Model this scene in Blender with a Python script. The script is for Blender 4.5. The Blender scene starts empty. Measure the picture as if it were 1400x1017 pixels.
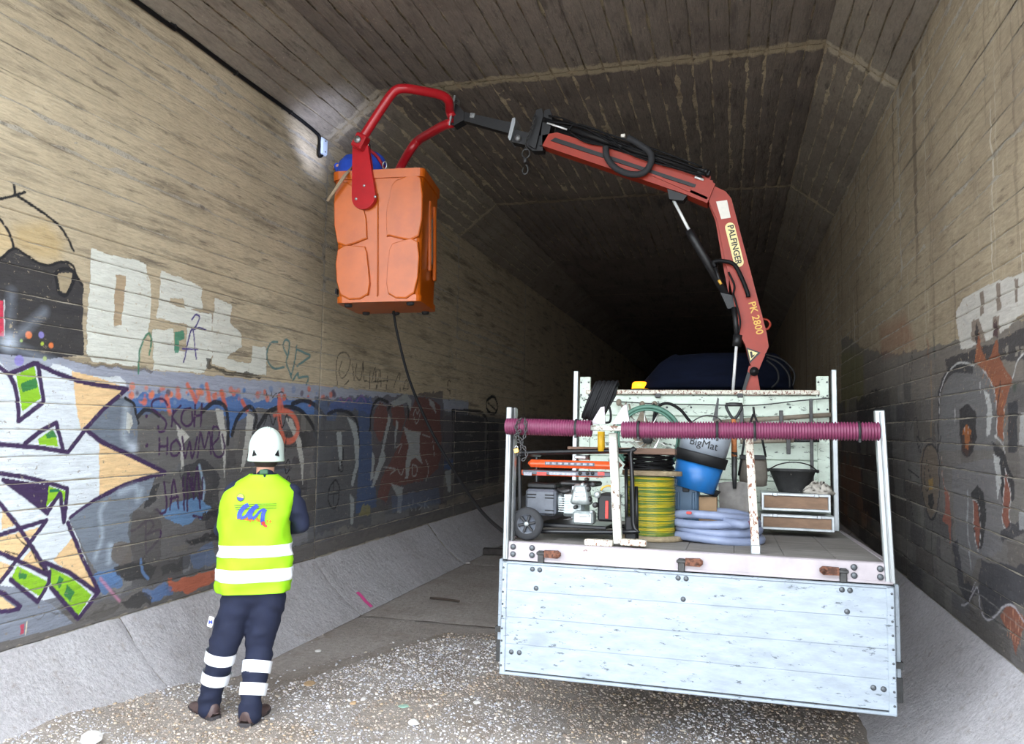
import bpy, bmesh, math, random
import numpy as np
from mathutils import Vector, Matrix, Euler
random.seed(7); RNG = np.random.default_rng(7)
S = bpy.context.scene; C = S.collection
PI = math.pi
# ------------------------------------------------------------------ camera
FPX, CX, CY, CAMH = 1055.0, 700.0, 508.5, 1.8
RC = np.array([[0.96266189, 0.27020035, 0.01654838], [-0.0041816, 0.07596542, -0.99710168], [-0.27067433, 0.9598026, 0.07425888]])
cam_d = bpy.data.cameras.new('camera'); cam = bpy.data.objects.new('camera', cam_d); C.objects.link(cam)
cam_d.sensor_width = 36; cam_d.lens = FPX/1400*36; cam_d.clip_start = 0.05; cam_d.clip_end = 300
M = Matrix.Identity(4)
for i in range(3):
    M[i][0] = RC[0][i]; M[i][1] = -RC[1][i]; M[i][2] = -RC[2][i]
M[2][3] = CAMH
cam.matrix_world = M; S.camera = cam
# ------------------------------------------------------------------ light
S.view_settings.view_transform = 'Standard'; S.view_settings.look = 'None'; S.view_settings.gamma = 1
S.view_settings.use_curve_mapping = False; S.view_settings.exposure = 1.2
wd = bpy.data.worlds.new('sky'); S.world = wd; wd.use_nodes = True
wb = wd.node_tree.nodes['Background']; wb.inputs[0].default_value = (0.86, 0.93, 1.0, 1); wb.inputs[1].default_value = 3.2

# ------------------------------------------------------------------ pixel helpers (design coordinates -> points in the place)
def ray(x, y): return RC.T @ np.array([x-CX, y-CY, FPX])
CAMP = np.array([0, 0, CAMH])
def onZ(x, y, z=0.0):
    r = ray(x, y); return CAMP + (z-CAMH)/r[2]*r
def onX(x, y, X):
    r = ray(x, y); return CAMP + X/r[0]*r
def onY(x, y, Y):
    r = ray(x, y); return CAMP + Y/r[1]*r
def V(p): return Vector((float(p[0]), float(p[1]), float(p[2])))
# ------------------------------------------------------------------ noise
def _h(ix, iy, s):
    n = (ix*374761393 + iy*668265263 + s*974711) & 0x7fffffff
    n = ((n ^ (n >> 13))*1274126177) & 0x7fffffff
    return ((n ^ (n >> 16)) & 0xffff)/65535.0
def vnoise(x, y, s=0):
    x = np.asarray(x, float); y = np.asarray(y, float)
    ix = np.floor(x).astype(np.int64); iy = np.floor(y).astype(np.int64)
    fx = x-ix; fy = y-iy; fx = fx*fx*(3-2*fx); fy = fy*fy*(3-2*fy)
    a = _h(ix, iy, s); b = _h(ix+1, iy, s); c = _h(ix, iy+1, s); d = _h(ix+1, iy+1, s)
    return (a*(1-fx)+b*fx)*(1-fy) + (c*(1-fx)+d*fx)*fy
# ------------------------------------------------------------------ colours / materials
def lin(c):
    r = []
    for v in c[:3]:
        v = v/255.0; r.append(v/12.92 if v <= 0.04045 else ((v+0.055)/1.055)**2.4)
    return (*r, 1.0)
class NT:
    def __init__(s, name):
        s.m = bpy.data.materials.new(name); s.m.use_nodes = True; s.t = s.m.node_tree; s.b = s.t.nodes['Principled BSDF']
    def n(s, t, **k):
        o = s.t.nodes.new(t)
        for a, b in k.items(): setattr(o, a, b)
        return o
    def l(s, a, b): s.t.links.new(a, b)
    def pos(s, scale, space='obj'):
        mp = s.n('ShaderNodeMapping'); mp.inputs['Scale'].default_value = scale
        if space == 'obj': s.l(s.n('ShaderNodeTexCoord').outputs['Object'], mp.inputs[0])
        else: s.l(s.n('ShaderNodeNewGeometry').outputs['Position'], mp.inputs[0])
        return mp.outputs[0]
    def noise(s, vec, sc, det=4, rough=.6):
        o = s.n('ShaderNodeTexNoise'); o.inputs['Scale'].default_value = sc; o.inputs['Detail'].default_value = det; o.inputs['Roughness'].default_value = rough
        s.l(vec, o.inputs['Vector']); return o.outputs['Fac']
    def ramp(s, fac, a, b, lo=0., hi=1.):
        o = s.n('ShaderNodeMapRange'); o.inputs[1].default_value = a; o.inputs[2].default_value = b; o.inputs[3].default_value = lo; o.inputs[4].default_value = hi
        s.l(fac, o.inputs[0]); return o.outputs[0]
    def mix(s, fac, a, b, bt='MIX'):
        o = s.n('ShaderNodeMix', data_type='RGBA', blend_type=bt)
        if isinstance(fac, (int, float)): o.inputs[0].default_value = fac
        else: s.l(fac, o.inputs[0])
        for i, c in ((6, a), (7, b)):
            if isinstance(c, tuple): o.inputs[i].default_value = c
            else: s.l(c, o.inputs[i])
        return o.outputs[2]
    def math(s, op, a, b=0.0):
        o = s.n('ShaderNodeMath', operation=op)
        for i, c in ((0, a), (1, b)):
            if isinstance(c, (int, float)): o.inputs[i].default_value = c
            else: s.l(c, o.inputs[i])
        return o.outputs[0]
    def bump(s, h, st, dist=.01):
        o = s.n('ShaderNodeBump'); o.inputs['Strength'].default_value = st; o.inputs['Distance'].default_value = dist
        s.l(h, o.inputs['Height']); s.l(o.outputs[0], s.b.inputs['Normal'])
def mat(name, col, rough=.5, metal=0., var=.12, sc=18, chip=None, chipamt=.6, bump=.15, bsc=None, stretch=(1, 1, 1), bd=.004, dirt=None, spec=.5):
    t = NT(name); v = t.pos(stretch)
    n1 = t.noise(v, sc)
    c = lin(col); k1 = tuple(x*(1-var*1.6) for x in c[:3])+(1,); k2 = tuple(min(1, x*(1+var)) for x in c[:3])+(1,)
    out = t.mix(t.ramp(n1, .3, .7), k1, k2)
    if dirt:
        out = t.mix(t.ramp(t.noise(v, sc*.35, 6, .7), .52, .75, 0, .75), out, lin(dirt))
    if chip:
        f = t.ramp(t.noise(v, sc*1.7, 8, .75), chipamt, chipamt+.04)
        out = t.mix(f, out, lin(chip))
    t.l(out, t.b.inputs['Base Color']); t.b.inputs['Roughness'].default_value = rough; t.b.inputs['Metallic'].default_value = metal
    t.b.inputs['Specular IOR Level'].default_value = spec
    if bump: t.bump(t.noise(v, bsc or sc*3, 5), bump, bd)
    return t.m
def concrete(name, c1, c2, stain, stretch=(3, .8, 7), pale=(200, 190, 170), drips=False, paint=True, stainlo=.56, stainamt=.75, joint=False, low=None):
    t = NT(name); g = t.pos((1, 1, 1), 'w')
    n1 = t.noise(g, 1.3, 6, .65)
    out = t.mix(t.ramp(n1, .32, .68), lin(c1), lin(c2))
    sv = t.pos(stretch, 'w')
    out = t.mix(t.ramp(t.noise(sv, 1.0, 8, .72), stainlo, stainlo+.14, 0, stainamt), out, lin(stain))
    fine = t.noise(t.pos(tuple(a*.5 for a in stretch), 'w'), 22, 5, .7)
    out = t.mix(t.ramp(fine, .40, .68, .0, .5), out, tuple(x*.4 for x in lin(c1)[:3])+(1,))
    out = t.mix(t.ramp(t.noise(t.pos(tuple(a*1.1 for a in stretch), 'w'), 2.4, 7, .75), .57, .66, 0, stainamt*.8), out, lin(stain))
    out = t.mix(t.ramp(t.noise(g, 34, 3, .6), .66, .74, 0, .5), out, lin(pale))
    if low:     # lower part of the wall was overpainted grey long ago
        sz = t.n('ShaderNodeSeparateXYZ'); t.l(g, sz.inputs[0]); hz = t.math('ADD', sz.outputs[2], t.math('MULTIPLY', t.noise(g, 3, 5, .7), .35))
        out = t.mix(t.ramp(hz, 2.2, 2.3, .8, 0), out, t.mix(t.ramp(t.noise(sv, 2.5, 7, .75), .35, .65), lin(low), tuple(x*.5 for x in lin(low)[:3])+(1,)))
    if drips:
        dv = t.pos((1, 5, .22), 'w')
        out = t.mix(t.ramp(t.noise(dv, 2.2, 4, .6), .62, .67, 0, .75), out, lin((196, 188, 170)))
        out = t.mix(t.ramp(t.noise(t.pos((1, 4, .15), 'w'), 1.6, 4, .6), .56, .66, 0, .6), out, lin((84, 70, 58)))
    rough = .92
    if joint:   # repaired mortar and a dark crack along the casting joint
        sx = t.n('ShaderNodeSeparateXYZ'); t.l(g, sx.inputs[0]); dy = t.math('ABSOLUTE', t.math('SUBTRACT', sx.outputs[1], 6.93))
        dd = t.math('ADD', dy, t.math('MULTIPLY', t.noise(g, 5, 5, .7), -.28))
        out = t.mix(t.ramp(dd, -.06, -.02, .75, 0), out, lin(pale)); out = t.mix(t.ramp(dy, .018, .03, .85, 0), out, (.012, .01, .009, 1))
    if paint:
        at = t.n('ShaderNodeAttribute', attribute_name='paint')
        chip = t.math('MULTIPLY', t.ramp(t.noise(g, 26, 6, .7), .62, .66, 1, .25), t.ramp(t.noise(sv, 5, 8, .8), .62, .66, 1, .45))
        a = t.math('MULTIPLY', at.outputs['Alpha'], chip)
        pc = t.mix(t.ramp(t.noise(sv, 6, 8, .8), .36, .68, 0, .5), at.outputs['Color'], t.mix(.55, at.outputs['Color'], (0.02, .02, .02, 1)))
        out = t.mix(a, out, pc)
    t.l(out, t.b.inputs['Base Color']); t.b.inputs['Roughness'].default_value = rough
    h = t.math('ADD', t.math('MULTIPLY', t.noise(sv, 3, 8, .75), 1.0), t.math('MULTIPLY', t.noise(g, 30, 6, .7), .5))
    t.bump(h, .8, .025)
    return t.m
# ------------------------------------------------------------------ mesh builder
class MB:
    def __init__(s): s.v = []; s.f = []; s.mi = []; s.m = 0; s.sm = []
    def add(s, vs, fs, smooth=False):
        o = len(s.v); s.v += [tuple(map(float, p)) for p in vs]
        for f in fs: s.f.append(tuple(i+o for i in f)); s.mi.append(s.m); s.sm.append(smooth)
        return s
    def box(s, c, d, rot=None, b=0.0, rz=0.0):
        x, y, z = d[0]/2, d[1]/2, d[2]/2
        Rm = rot.to_matrix() if isinstance(rot, Euler) else (rot if rot is not None else Matrix.Rotation(rz, 3, 'Z'))
        b = min(b, x*.9, y*.9, z*.9)
        if b <= 0:
            vs = [(sx*x, sy*y, sz*z) for sz in (-1, 1) for sy in (-1, 1) for sx in (-1, 1)]
            fs = [(0, 2, 3, 1), (4, 5, 7, 6), (0, 1, 5, 4), (2, 6, 7, 3), (0, 4, 6, 2), (1, 3, 7, 5)]
        else:
            vs = []; idx = {}
            for sx in (-1, 1):
                for sy in (-1, 1):
                    for sz in (-1, 1):
                        for a in range(3):
                            p = [sx*(x-b), sy*(y-b), sz*(z-b)]; p[a] = (sx*x, sy*y, sz*z)[a]
                            idx[(sx, sy, sz, a)] = len(vs); vs.append(tuple(p))
            fs = []
            def q(*k): fs.append(tuple(idx[i] for i in k))
            for sg in (-1, 1):
                q((sg, -1, -1, 0), (sg, 1, -1, 0), (sg, 1, 1, 0), (sg, -1, 1, 0))
                q((-1, sg, -1, 1), (1, sg, -1, 1), (1, sg, 1, 1), (-1, sg, 1, 1))
                q((-1, -1, sg, 2), (1, -1, sg, 2), (1, 1, sg, 2), (-1, 1, sg, 2))
            for a in (-1, 1):
                for c2 in (-1, 1):
                    q((a, c2, -1, 0), (a, c2, 1, 0), (a, c2, 1, 1), (a, c2, -1, 1))
                    q((a, -1, c2, 0), (a, 1, c2, 0), (a, 1, c2, 2), (a, -1, c2, 2))
                    q((-1, a, c2, 1), (1, a, c2, 1), (1, a, c2, 2), (-1, a, c2, 2))
                    for d3 in (-1, 1): q((a, c2, d3, 0), (a, c2, d3, 1), (a, c2, d3, 2))
        c = Vector(c)
        return s.add([c+Rm@Vector(p) for p in vs], fs)
    def tube(s, pts, r, n=12, cap=True, closed=False, smooth=True, sq=1.0):
        pts = [Vector(p) for p in pts]; N = len(pts); rs = r if hasattr(r, '__len__') else [r]*N
        vs = []; fs = []; up = None
        for i, p in enumerate(pts):
            if closed: d = pts[(i+1) % N]-pts[i-1]
            else: d = pts[min(i+1, N-1)]-pts[max(i-1, 0)]
            d.normalize()
            if up is None:
                up = Vector((0, 0, 1)) if abs(d.z) < .9 else Vector((0, 1, 0))
            a = d.cross(up)
            if a.length < 1e-4: a = d.cross(Vector((1, 0, 0)))
            a.normalize(); up = a.cross(d).normalized()
            for k in range(n):
                t = 2*PI*k/n; vs.append(p + (a*math.cos(t) + up*math.sin(t)*sq)*rs[i])
        for i in range(N if closed else N-1):
            j = (i+1) % N
            for k in range(n): fs.append((i*n+k, i*n+(k+1) % n, j*n+(k+1) % n, j*n+k))
        if cap and not closed: fs.append(tuple(range(n-1, -1, -1))); fs.append(tuple((N-1)*n+k for k in range(n)))
        return s.add(vs, fs, smooth)
    def cyl(s, a, b, r, r2=None, n=20, smooth=True): return s.tube([a, b], [r, r if r2 is None else r2], n, smooth=smooth)
    def lathe(s, prof, c=(0, 0, 0), ax=(0, 0, 1), n=28, smooth=True, cap=True):
        ax = Vector(ax).normalized(); t = Vector((1, 0, 0)) if abs(ax.x) < .9 else Vector((0, 1, 0))
        a = ax.cross(t).normalized(); b = ax.cross(a); c = Vector(c); vs = []; fs = []
        for r, h in prof:
            for k in range(n):
                an = 2*PI*k/n; vs.append(c+ax*h+(a*math.cos(an)+b*math.sin(an))*r)
        for i in range(len(prof)-1):
            for k in range(n): fs.append((i*n+k, i*n+(k+1) % n, (i+1)*n+(k+1) % n, (i+1)*n+k))
        if cap: fs.append(tuple(range(n-1, -1, -1))); fs.append(tuple((len(prof)-1)*n+k for k in range(n)))
        return s.add(vs, fs, smooth)
    def prism(s, poly, f, d0, d1, smooth=False):
        """poly: 2d points; f(a,b,d) -> 3d point"""
        n = len(poly); vs = [f(a, b, d0) for a, b in poly]+[f(a, b, d1) for a, b in poly]
        fs = [tuple(range(n-1, -1, -1)), tuple(range(n, 2*n))]+[(i, (i+1) % n, n+(i+1) % n, n+i) for i in range(n)]
        return s.add(vs, fs, smooth)
    def ball(s, c, r, n=12, sc=(1, 1, 1), rot=None):
        vs = []; fs = []; m = n//2+1; Rm = rot or Matrix.Identity(3); c = Vector(c)
        for i in range(m+1):
            th = PI*i/m
            for k in range(n):
                p = Vector((math.sin(th)*math.cos(2*PI*k/n)*sc[0], math.sin(th)*math.sin(2*PI*k/n)*sc[1], math.cos(th)*sc[2]))*r
                vs.append(c+Rm@p)
        for i in range(m):
            for k in range(n): fs.append((i*n+k, (i+1)*n+k, (i+1)*n+(k+1) % n, i*n+(k+1) % n))
        return s.add(vs, fs, True)
    def loft(s, rings, cap=True, smooth=True, closed=True):
        n = len(rings[0]); vs = [p for r in rings for p in r]; fs = []
        for i in range(len(rings)-1):
            for k in range(n if closed else n-1): fs.append((i*n+k, i*n+(k+1) % n, (i+1)*n+(k+1) % n, (i+1)*n+k))
        if cap: fs.append(tuple(range(n-1, -1, -1))); fs.append(tuple((len(rings)-1)*n+k for k in range(n)))
        return s.add(vs, fs, smooth)
    def build(s, name, mats, parent=None, world=False, fix=True, noise=0):
        me = bpy.data.meshes.new(name)
        vs = s.v
        if world and parent is not None:
            W = root_mat(parent).inverted(); vs = [tuple(W@Vector(p)) for p in vs]
        me.from_pydata(vs, [], s.f)
        ml = mats if isinstance(mats, (list, tuple)) else [mats]
        for m in ml: me.materials.append(m)
        me.polygons.foreach_set('material_index', s.mi); me.polygons.foreach_set('use_smooth', s.sm)
        if fix:
            bm = bmesh.new(); bm.from_mesh(me); bmesh.ops.remove_doubles(bm, verts=bm.verts, dist=1e-6); bmesh.ops.recalc_face_normals(bm, faces=bm.faces)
            bm.to_mesh(me); bm.free()
        me.update()
        o = bpy.data.objects.new(name, me); C.objects.link(o)
        if parent is not None: o.parent = parent
        return o
def root_mat(o):
    m = Matrix.LocRotScale(o.location, o.rotation_euler, o.scale)
    return (root_mat(o.parent) @ m) if o.parent else m
def thing(name, label, cat, loc=(0, 0, 0), rot=(0, 0, 0), group=None):
    o = bpy.data.objects.new(name, None); C.objects.link(o); o.empty_display_size = .1
    o.location = tuple(map(float, loc)); o.rotation_euler = rot; o['label'] = label; o['category'] = cat
    if group: o['group'] = group
    return o
def tag(o, label, cat, group=None):
    o['label'] = label; o['category'] = cat
    if group: o['group'] = group
    return o
def structure(name, loc=(0, 0, 0)):
    o = bpy.data.objects.new(name, None); C.objects.link(o); o.location = loc; o['kind'] = 'structure'; return o
def lab(o, l): o['label'] = l; return o
def spline(pts, n=8, closed=False):
    P = [Vector(p) for p in pts]; out = []; N = len(P)
    for i in range(N if closed else N-1):
        p0 = P[(i-1) % N] if (closed or i > 0) else P[0]*2-P[1]
        p1 = P[i]; p2 = P[(i+1) % N]; p3 = P[(i+2) % N] if (closed or i < N-2) else P[N-1]*2-P[N-2]
        for k in range(n):
            t = k/n; out.append(.5*((2*p1)+(p2-p0)*t+(2*p0-5*p1+4*p2-p3)*t*t+(3*p1-p0-3*p2+p3)*t**3))
    if not closed: out.append(P[-1])
    return out
def text_mesh(txt, size, bold=0.0, shear=0.0, extrude=0.0015, space=1.0):
    cu = bpy.data.curves.new('txt', 'FONT'); cu.body = txt; cu.size = size; cu.offset = bold; cu.shear = shear; cu.extrude = extrude
    cu.align_x = 'CENTER'; cu.align_y = 'CENTER'; cu.space_character = space; cu.resolution_u = 3
    o = bpy.data.objects.new('txt', cu); C.objects.link(o)
    dg = bpy.context.evaluated_depsgraph_get(); me = bpy.data.meshes.new_from_object(o.evaluated_get(dg))
    vs = [v.co.copy() for v in me.vertices]; fs = [tuple(p.vertices) for p in me.polygons]
    bpy.data.objects.remove(o); bpy.data.curves.remove(cu); bpy.data.meshes.remove(me)
    return vs, fs
# ================================================================== materials
WLC = ((208, 192, 162), (186, 170, 142), (92, 84, 74)); WRC = ((184, 168, 140), (158, 142, 118), (96, 82, 68))
M_WALL_L = concrete('concrete_wall_left', *WLC, low=(142, 134, 126), stainlo=.53, stainamt=.8)
M_WALL_L2 = concrete('concrete_wall_left_bare', *WLC, low=(142, 134, 126), paint=False, stainlo=.53, stainamt=.8)
M_WALL_R = concrete('concrete_wall_right', *WRC, low=(142, 134, 126), drips=True, stainlo=.6)
M_WALL_R2 = concrete('concrete_wall_right_bare', *WRC, low=(142, 134, 126), drips=True, stainlo=.6, paint=False)
M_CEIL = concrete('concrete_ceiling', (142, 131, 121), (116, 106, 99), (58, 52, 50), stretch=(7, 1.0, 7), pale=(204, 190, 160), paint=False, stainlo=.53, stainamt=.75, joint=True)
M_FILL = concrete('concrete_haunch', (160, 150, 134), (134, 123, 112), (74, 66, 60), stretch=(6, 1.0, 6), pale=(204, 192, 168), paint=False, stainlo=.55, joint=True)
M_JOINT = concrete('concrete_joint', (196, 188, 172), (160, 150, 134), (84, 74, 62), stretch=(2, 9, 12), paint=False, stainlo=.52)
M_JOINTC = concrete('concrete_joint_ceiling', (222, 206, 172), (170, 152, 130), (50, 44, 40), stretch=(8, 8, 8), paint=False, stainlo=.5)
M_KERB = concrete('concrete_kerb', (196, 193, 196), (178, 173, 174), (132, 116, 102), stretch=(5, 4, 3), paint=False, stainlo=.6, stainamt=.5)
M_FLOOR = concrete('concrete_floor', (178, 170, 164), (156, 146, 138), (126, 110, 92), stretch=(2, 2, 2), paint=False, stainlo=.56, stainamt=.5)
M_DIRT = concrete('dirt_ground', (176, 168, 162), (148, 136, 124), (124, 104, 82), stretch=(2.2, 1.6, 2), paint=False, stainlo=.53, stainamt=.6)
# ================================================================== painted marks on the walls (flat print held in a colour attribute)
def seg_dist(px, py, pts):
    d = np.full(px.shape, 1e9)
    for (ax, ay), (bx, by) in zip(pts[:-1], pts[1:]):
        vx, vy = bx-ax, by-ay; L = vx*vx+vy*vy+1e-9
        t = np.clip(((px-ax)*vx+(py-ay)*vy)/L, 0, 1)
        d = np.minimum(d, np.hypot(px-ax-t*vx, py-ay-t*vy))
    return d
def inside(px, py, poly):
    r = np.zeros(px.shape, bool); n = len(poly)
    for i in range(n):
        (x1, y1), (x2, y2) = poly[i], poly[(i+1) % n]
        if y1 == y2: continue
        c = ((y1 > py) != (y2 > py)) & (px < (x2-x1)*(py-y1)/(y2-y1)+x1); r ^= c
    return r
SHL = []; SHR = []
def _o(side): return SHL if side == 'L' else SHR
class G:
    """shape lists are drawn in photo crops (ox, oy, scale) and carried onto the wall plane"""
    def __init__(s, side, ox, oy, sc): s.side = side; s.o = (ox, oy, sc); s.X = -3.95 if side == 'L' else 1.37
    def w(s, p):
        q = onX(s.o[0]+p[0]/s.o[2], s.o[1]+p[1]/s.o[2], s.X); return (q[1], q[2])
    def poly(s, pts, col, a=1.0, soft=0.0, rag=0.0): _o(s.side).append(('p', [s.w(p) for p in pts], lin(col), a, soft, rag)); return s
    def line(s, pts, w, col, a=1.0, soft=0.0, sm=True):
        q = [s.w(p) for p in pts]
        if sm and len(q) > 2: q = [(v.x, v.y) for v in spline([(a1, b1, 0) for a1, b1 in q], 5)]
        m = s.w(pts[len(pts)//2]); m2 = s.w((pts[len(pts)//2][0], pts[len(pts)//2][1]+w)); ww = abs(m2[1]-m[1])/2
        _o(s.side).append(('l', q, lin(col), a, soft, ww)); return s
    def dot(s, c, r, col, a=1.0, soft=0.0, ry=None):
        m = s.w(c); m2 = s.w((c[0], c[1]+(ry or r))); _o(s.side).append(('d', [m], lin(col), a, soft, abs(m2[1]-m[1]))); return s
def paint(Yc, Zc, shapes):
    n = len(Yc); col = np.zeros((n, 4)); base = col[:, :3]; al = col[:, 3]
    jy = (vnoise(Yc*60, Zc*60, 3)-.5)
    for k, pts, c, a, soft, w in shapes:
        ys = [p[0] for p in pts]; zs = [p[1] for p in pts]; pad = .05+(w if k != 'p' else 0)*2.2+soft
        idx = np.nonzero((Yc > min(ys)-pad) & (Yc < max(ys)+pad) & (Zc > min(zs)-pad) & (Zc < max(zs)+pad))[0]
        if not len(idx): continue
        y, z = Yc[idx], Zc[idx]
        if k == 'p':
            if w: jj = (vnoise(y*14, z*14, 5)-.5)*w + jy[idx]*w*.5; y2 = y+jj; z2 = z+(vnoise(y*16, z*16, 9)-.5)*w
            else: y2, z2 = y+jy[idx]*.006, z
            f = inside(y2, z2, pts).astype(float)
            if soft: 
                d = seg_dist(y2, z2, pts+[pts[0]]); f = np.where(f > 0, np.clip(.5+d/soft, 0, 1), np.clip(.5-d/soft, 0, 1))
        elif k == 'l':
            d = seg_dist(y, z, pts); e = .004+soft; f = np.clip((w+e*.5-d+jy[idx]*.004)/e, 0, 1)
        else:
            d = np.hypot(y-pts[0][0], z-pts[0][1]); e = .005+soft; f = np.clip((w+e*.5-d)/e, 0, 1)
        f = f*a
        na = f+al[idx]*(1-f)
        for ch in range(3): base[idx, ch] = np.where(na > 1e-5, (c[ch]*f+base[idx, ch]*al[idx]*(1-f))/np.maximum(na, 1e-5), c[ch])
        al[idx] = na
    col[:, :3] = base; col[:, 3] = al
    return col
# ---- left wall, far layers first
PUR = (62, 40, 82); BLK = (28, 28, 32); WHI = (232, 239, 246); PEA = (250, 212, 160); GRN = (150, 205, 40); DGR = (30, 120, 70); PALE = (232, 234, 224); TAN = (186, 164, 134)
g = G('L', 0, 0, 1)
g.poly([(0, 470), (110, 497), (300, 514), (445, 528), (540, 537), (640, 548), (640, 570), (440, 562), (300, 556), (160, 552), (-40, 550), (-60, 470)], (164, 170, 188), .95, rag=.02)
g.poly([(-60, 548), (160, 552), (300, 556), (450, 562), (530, 556), (600, 560), (700, 575), (700, 645), (600, 690), (430, 725), (300, 765), (140, 805), (30, 845), (-60, 870)], (104, 102, 104), .88, rag=.03)
g.poly([(-60, 830), (60, 800), (240, 765), (440, 715), (600, 680), (600, 700), (430, 742), (240, 792), (60, 845), (-60, 880)], (128, 132, 142), .7, rag=.04)
random.seed(3)
for i in range(120):   # dark and light masonry-like blotches of worn paint
    x = random.uniform(140, 680); t = (x-140)/540; y0 = 560+t*10; y1 = 800-t*130; y = random.uniform(y0, y1)
    w = random.uniform(10, 46)*(1-.5*t); h = random.uniform(4, 15)*(1-.4*t); k = random.choice([(70, 68, 70), (132, 128, 122), (52, 52, 56), (120, 114, 108), (92, 98, 112), (80, 76, 74)])
    g.poly([(x, y), (x+w, y-random.uniform(0, 3)), (x+w*.9, y+h), (x-3, y+h*.9)], k, random.uniform(.35, .8), rag=.03)
for i in range(170):   # worn paint that keeps to the casting courses
    r = random.randint(1, 8); z0 = .5+r*.1567+.004; y = random.uniform(4.2, 10.5); L = random.uniform(.12, .7); k = random.choice([(86, 84, 84), (128, 124, 118), (60, 58, 60), (146, 142, 136), (104, 106, 116), (74, 70, 66), (116, 108, 98)])
    if y < 5.1-(r > 4)*.0 and r > 1: continue
    SHL.append(('p', [(y, z0), (y+L, z0), (y+L, z0+.148), (y, z0+.148)], lin(k), random.uniform(.3, .7), 0.0, .03))
SHL.append(('p', [(2, .5), (15, .5), (15, .67), (2, .67)], lin((98, 96, 98)), .75, 0.0, .06)); SHL.append(('p', [(7.2, .6), (15, .6), (15, 1.95), (7.2, 2.05)], lin((92, 88, 86)), .35, 0.0, .1))
# blue and orange fringe along the band
g = G('L', 140, 500, 3.081)
g.poly([(100, 150), (190, 105), (300, 140), (430, 150), (560, 120), (640, 150), (760, 140), (900, 150), (985, 160), (985, 230), (900, 215), (760, 180), (640, 180), (560, 240), (545, 300), (520, 210), (430, 175), (230, 200), (130, 205)], (78, 118, 178), .9, rag=.05)
for i in range(95):
    x = random.uniform(110, 980); y = 95+random.gauss(20, 20)+(x-110)*.03; r = random.uniform(4, 17)
    g.dot((x, y), r, random.choice([(224, 112, 78), (232, 130, 90), (88, 128, 184), (120, 146, 186), (214, 120, 96), (92, 80, 96)]), random.uniform(.6, .95), .008)
for p in ([(360, 80), (395, 150)], [(440, 80), (455, 150)], [(500, 110), (520, 170)], [(270, 130), (285, 200)], [(590, 150), (610, 190)]): g.line(p, 22, (226, 108, 70), .85, .01)
# grey letters with black arches and pale drops
g.poly([(130, 200), (180, 180), (240, 200), (420, 190), (500, 170), (530, 300), (520, 480), (380, 480), (240, 500), (140, 480)], (108, 106, 104), .6, rag=.05)
for a in ([(30, 150), (70, 145), (120, 170), (140, 210), (150, 240)], [(150, 215), (180, 185), (215, 190), (240, 210)], [(420, 195), (470, 155), (515, 170), (530, 230), (528, 330)], [(545, 290), (570, 220), (620, 172), (650, 215), (640, 260)], [(655, 260), (700, 195), (760, 175), (830, 185), (880, 240), (905, 300)], [(800, 160), (850, 145), (900, 170), (940, 220)]): g.line(a, 20, BLK, .92)
for a in ([(475, 180), (510, 185), (522, 300), (516, 490), (504, 350), (490, 250)], [(312, 245), (340, 270), (365, 300), (340, 330), (345, 450), (332, 470), (328, 330), (315, 290)], [(612, 195), (640, 215), (628, 300), (600, 420), (582, 450), (598, 320)], [(120, 205), (132, 240), (118, 290), (104, 270)], [(770, 215), (800, 225), (835, 310), (850, 400), (846, 520), (836, 420), (815, 320), (785, 250)]): g.poly(a, (196, 194, 186), .92, rag=.006)
g.line([(745, 130), (748, 230), (765, 310), (805, 310), (825, 260), (800, 205), (760, 190)], 26, (238, 120, 92), .85, .01)
g.line([(680, 250), (702, 200), (720, 250), (740, 195), (758, 262), (778, 205), (785, 235)], 6, BLK)
g.line([(775, 290), (770, 360)], 6, BLK); g.line([(770, 420), (785, 395), (790, 430), (775, 455), (770, 425)], 6, BLK); g.line([(775, 480), (785, 465), (790, 500), (770, 505)], 6, BLK)
g.poly([(330, 420), (430, 400), (490, 440), (495, 640), (380, 650), (340, 560)], (46, 46, 52), .75, rag=.05)
g.poly([(190, 520), (240, 500), (230, 560), (180, 600)], (40, 40, 44), .8, rag=.03)
g.poly([(255, 600), (350, 560), (400, 550), (455, 590), (420, 640), (340, 670), (270, 640)], (108, 150, 196), .85, rag=.05)
g.line([(408, 420), (430, 500), (425, 560)], 14, (170, 196, 220), .8, .01)
g.poly([(40, 840), (180, 800), (190, 900), (90, 915)], (58, 56, 58), .8, rag=.05); g.poly([(0, 850), (50, 830), (80, 930), (10, 960), (-30, 930)], (92, 128, 176), .8, rag=.05)
g.poly([(270, 905), (380, 885), (480, 860), (480, 910), (380, 950), (280, 960)], (206, 110, 78), .85, rag=.05); g.poly([(360, 800), (460, 740), (480, 830), (380, 860)], (104, 122, 156), .7, rag=.05)
g.poly([(170, 940), (260, 920), (270, 980), (180, 990)], (110, 134, 178), .7, rag=.05); g.poly([(250, 850), (370, 800), (360, 860), (250, 890)], (56, 54, 54), .6, rag=.05)
g.poly([(350, 740), (490, 690), (490, 730), (370, 760)], (40, 40, 42), .7, rag=.03)
PU2 = (62, 28, 74)
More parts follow.
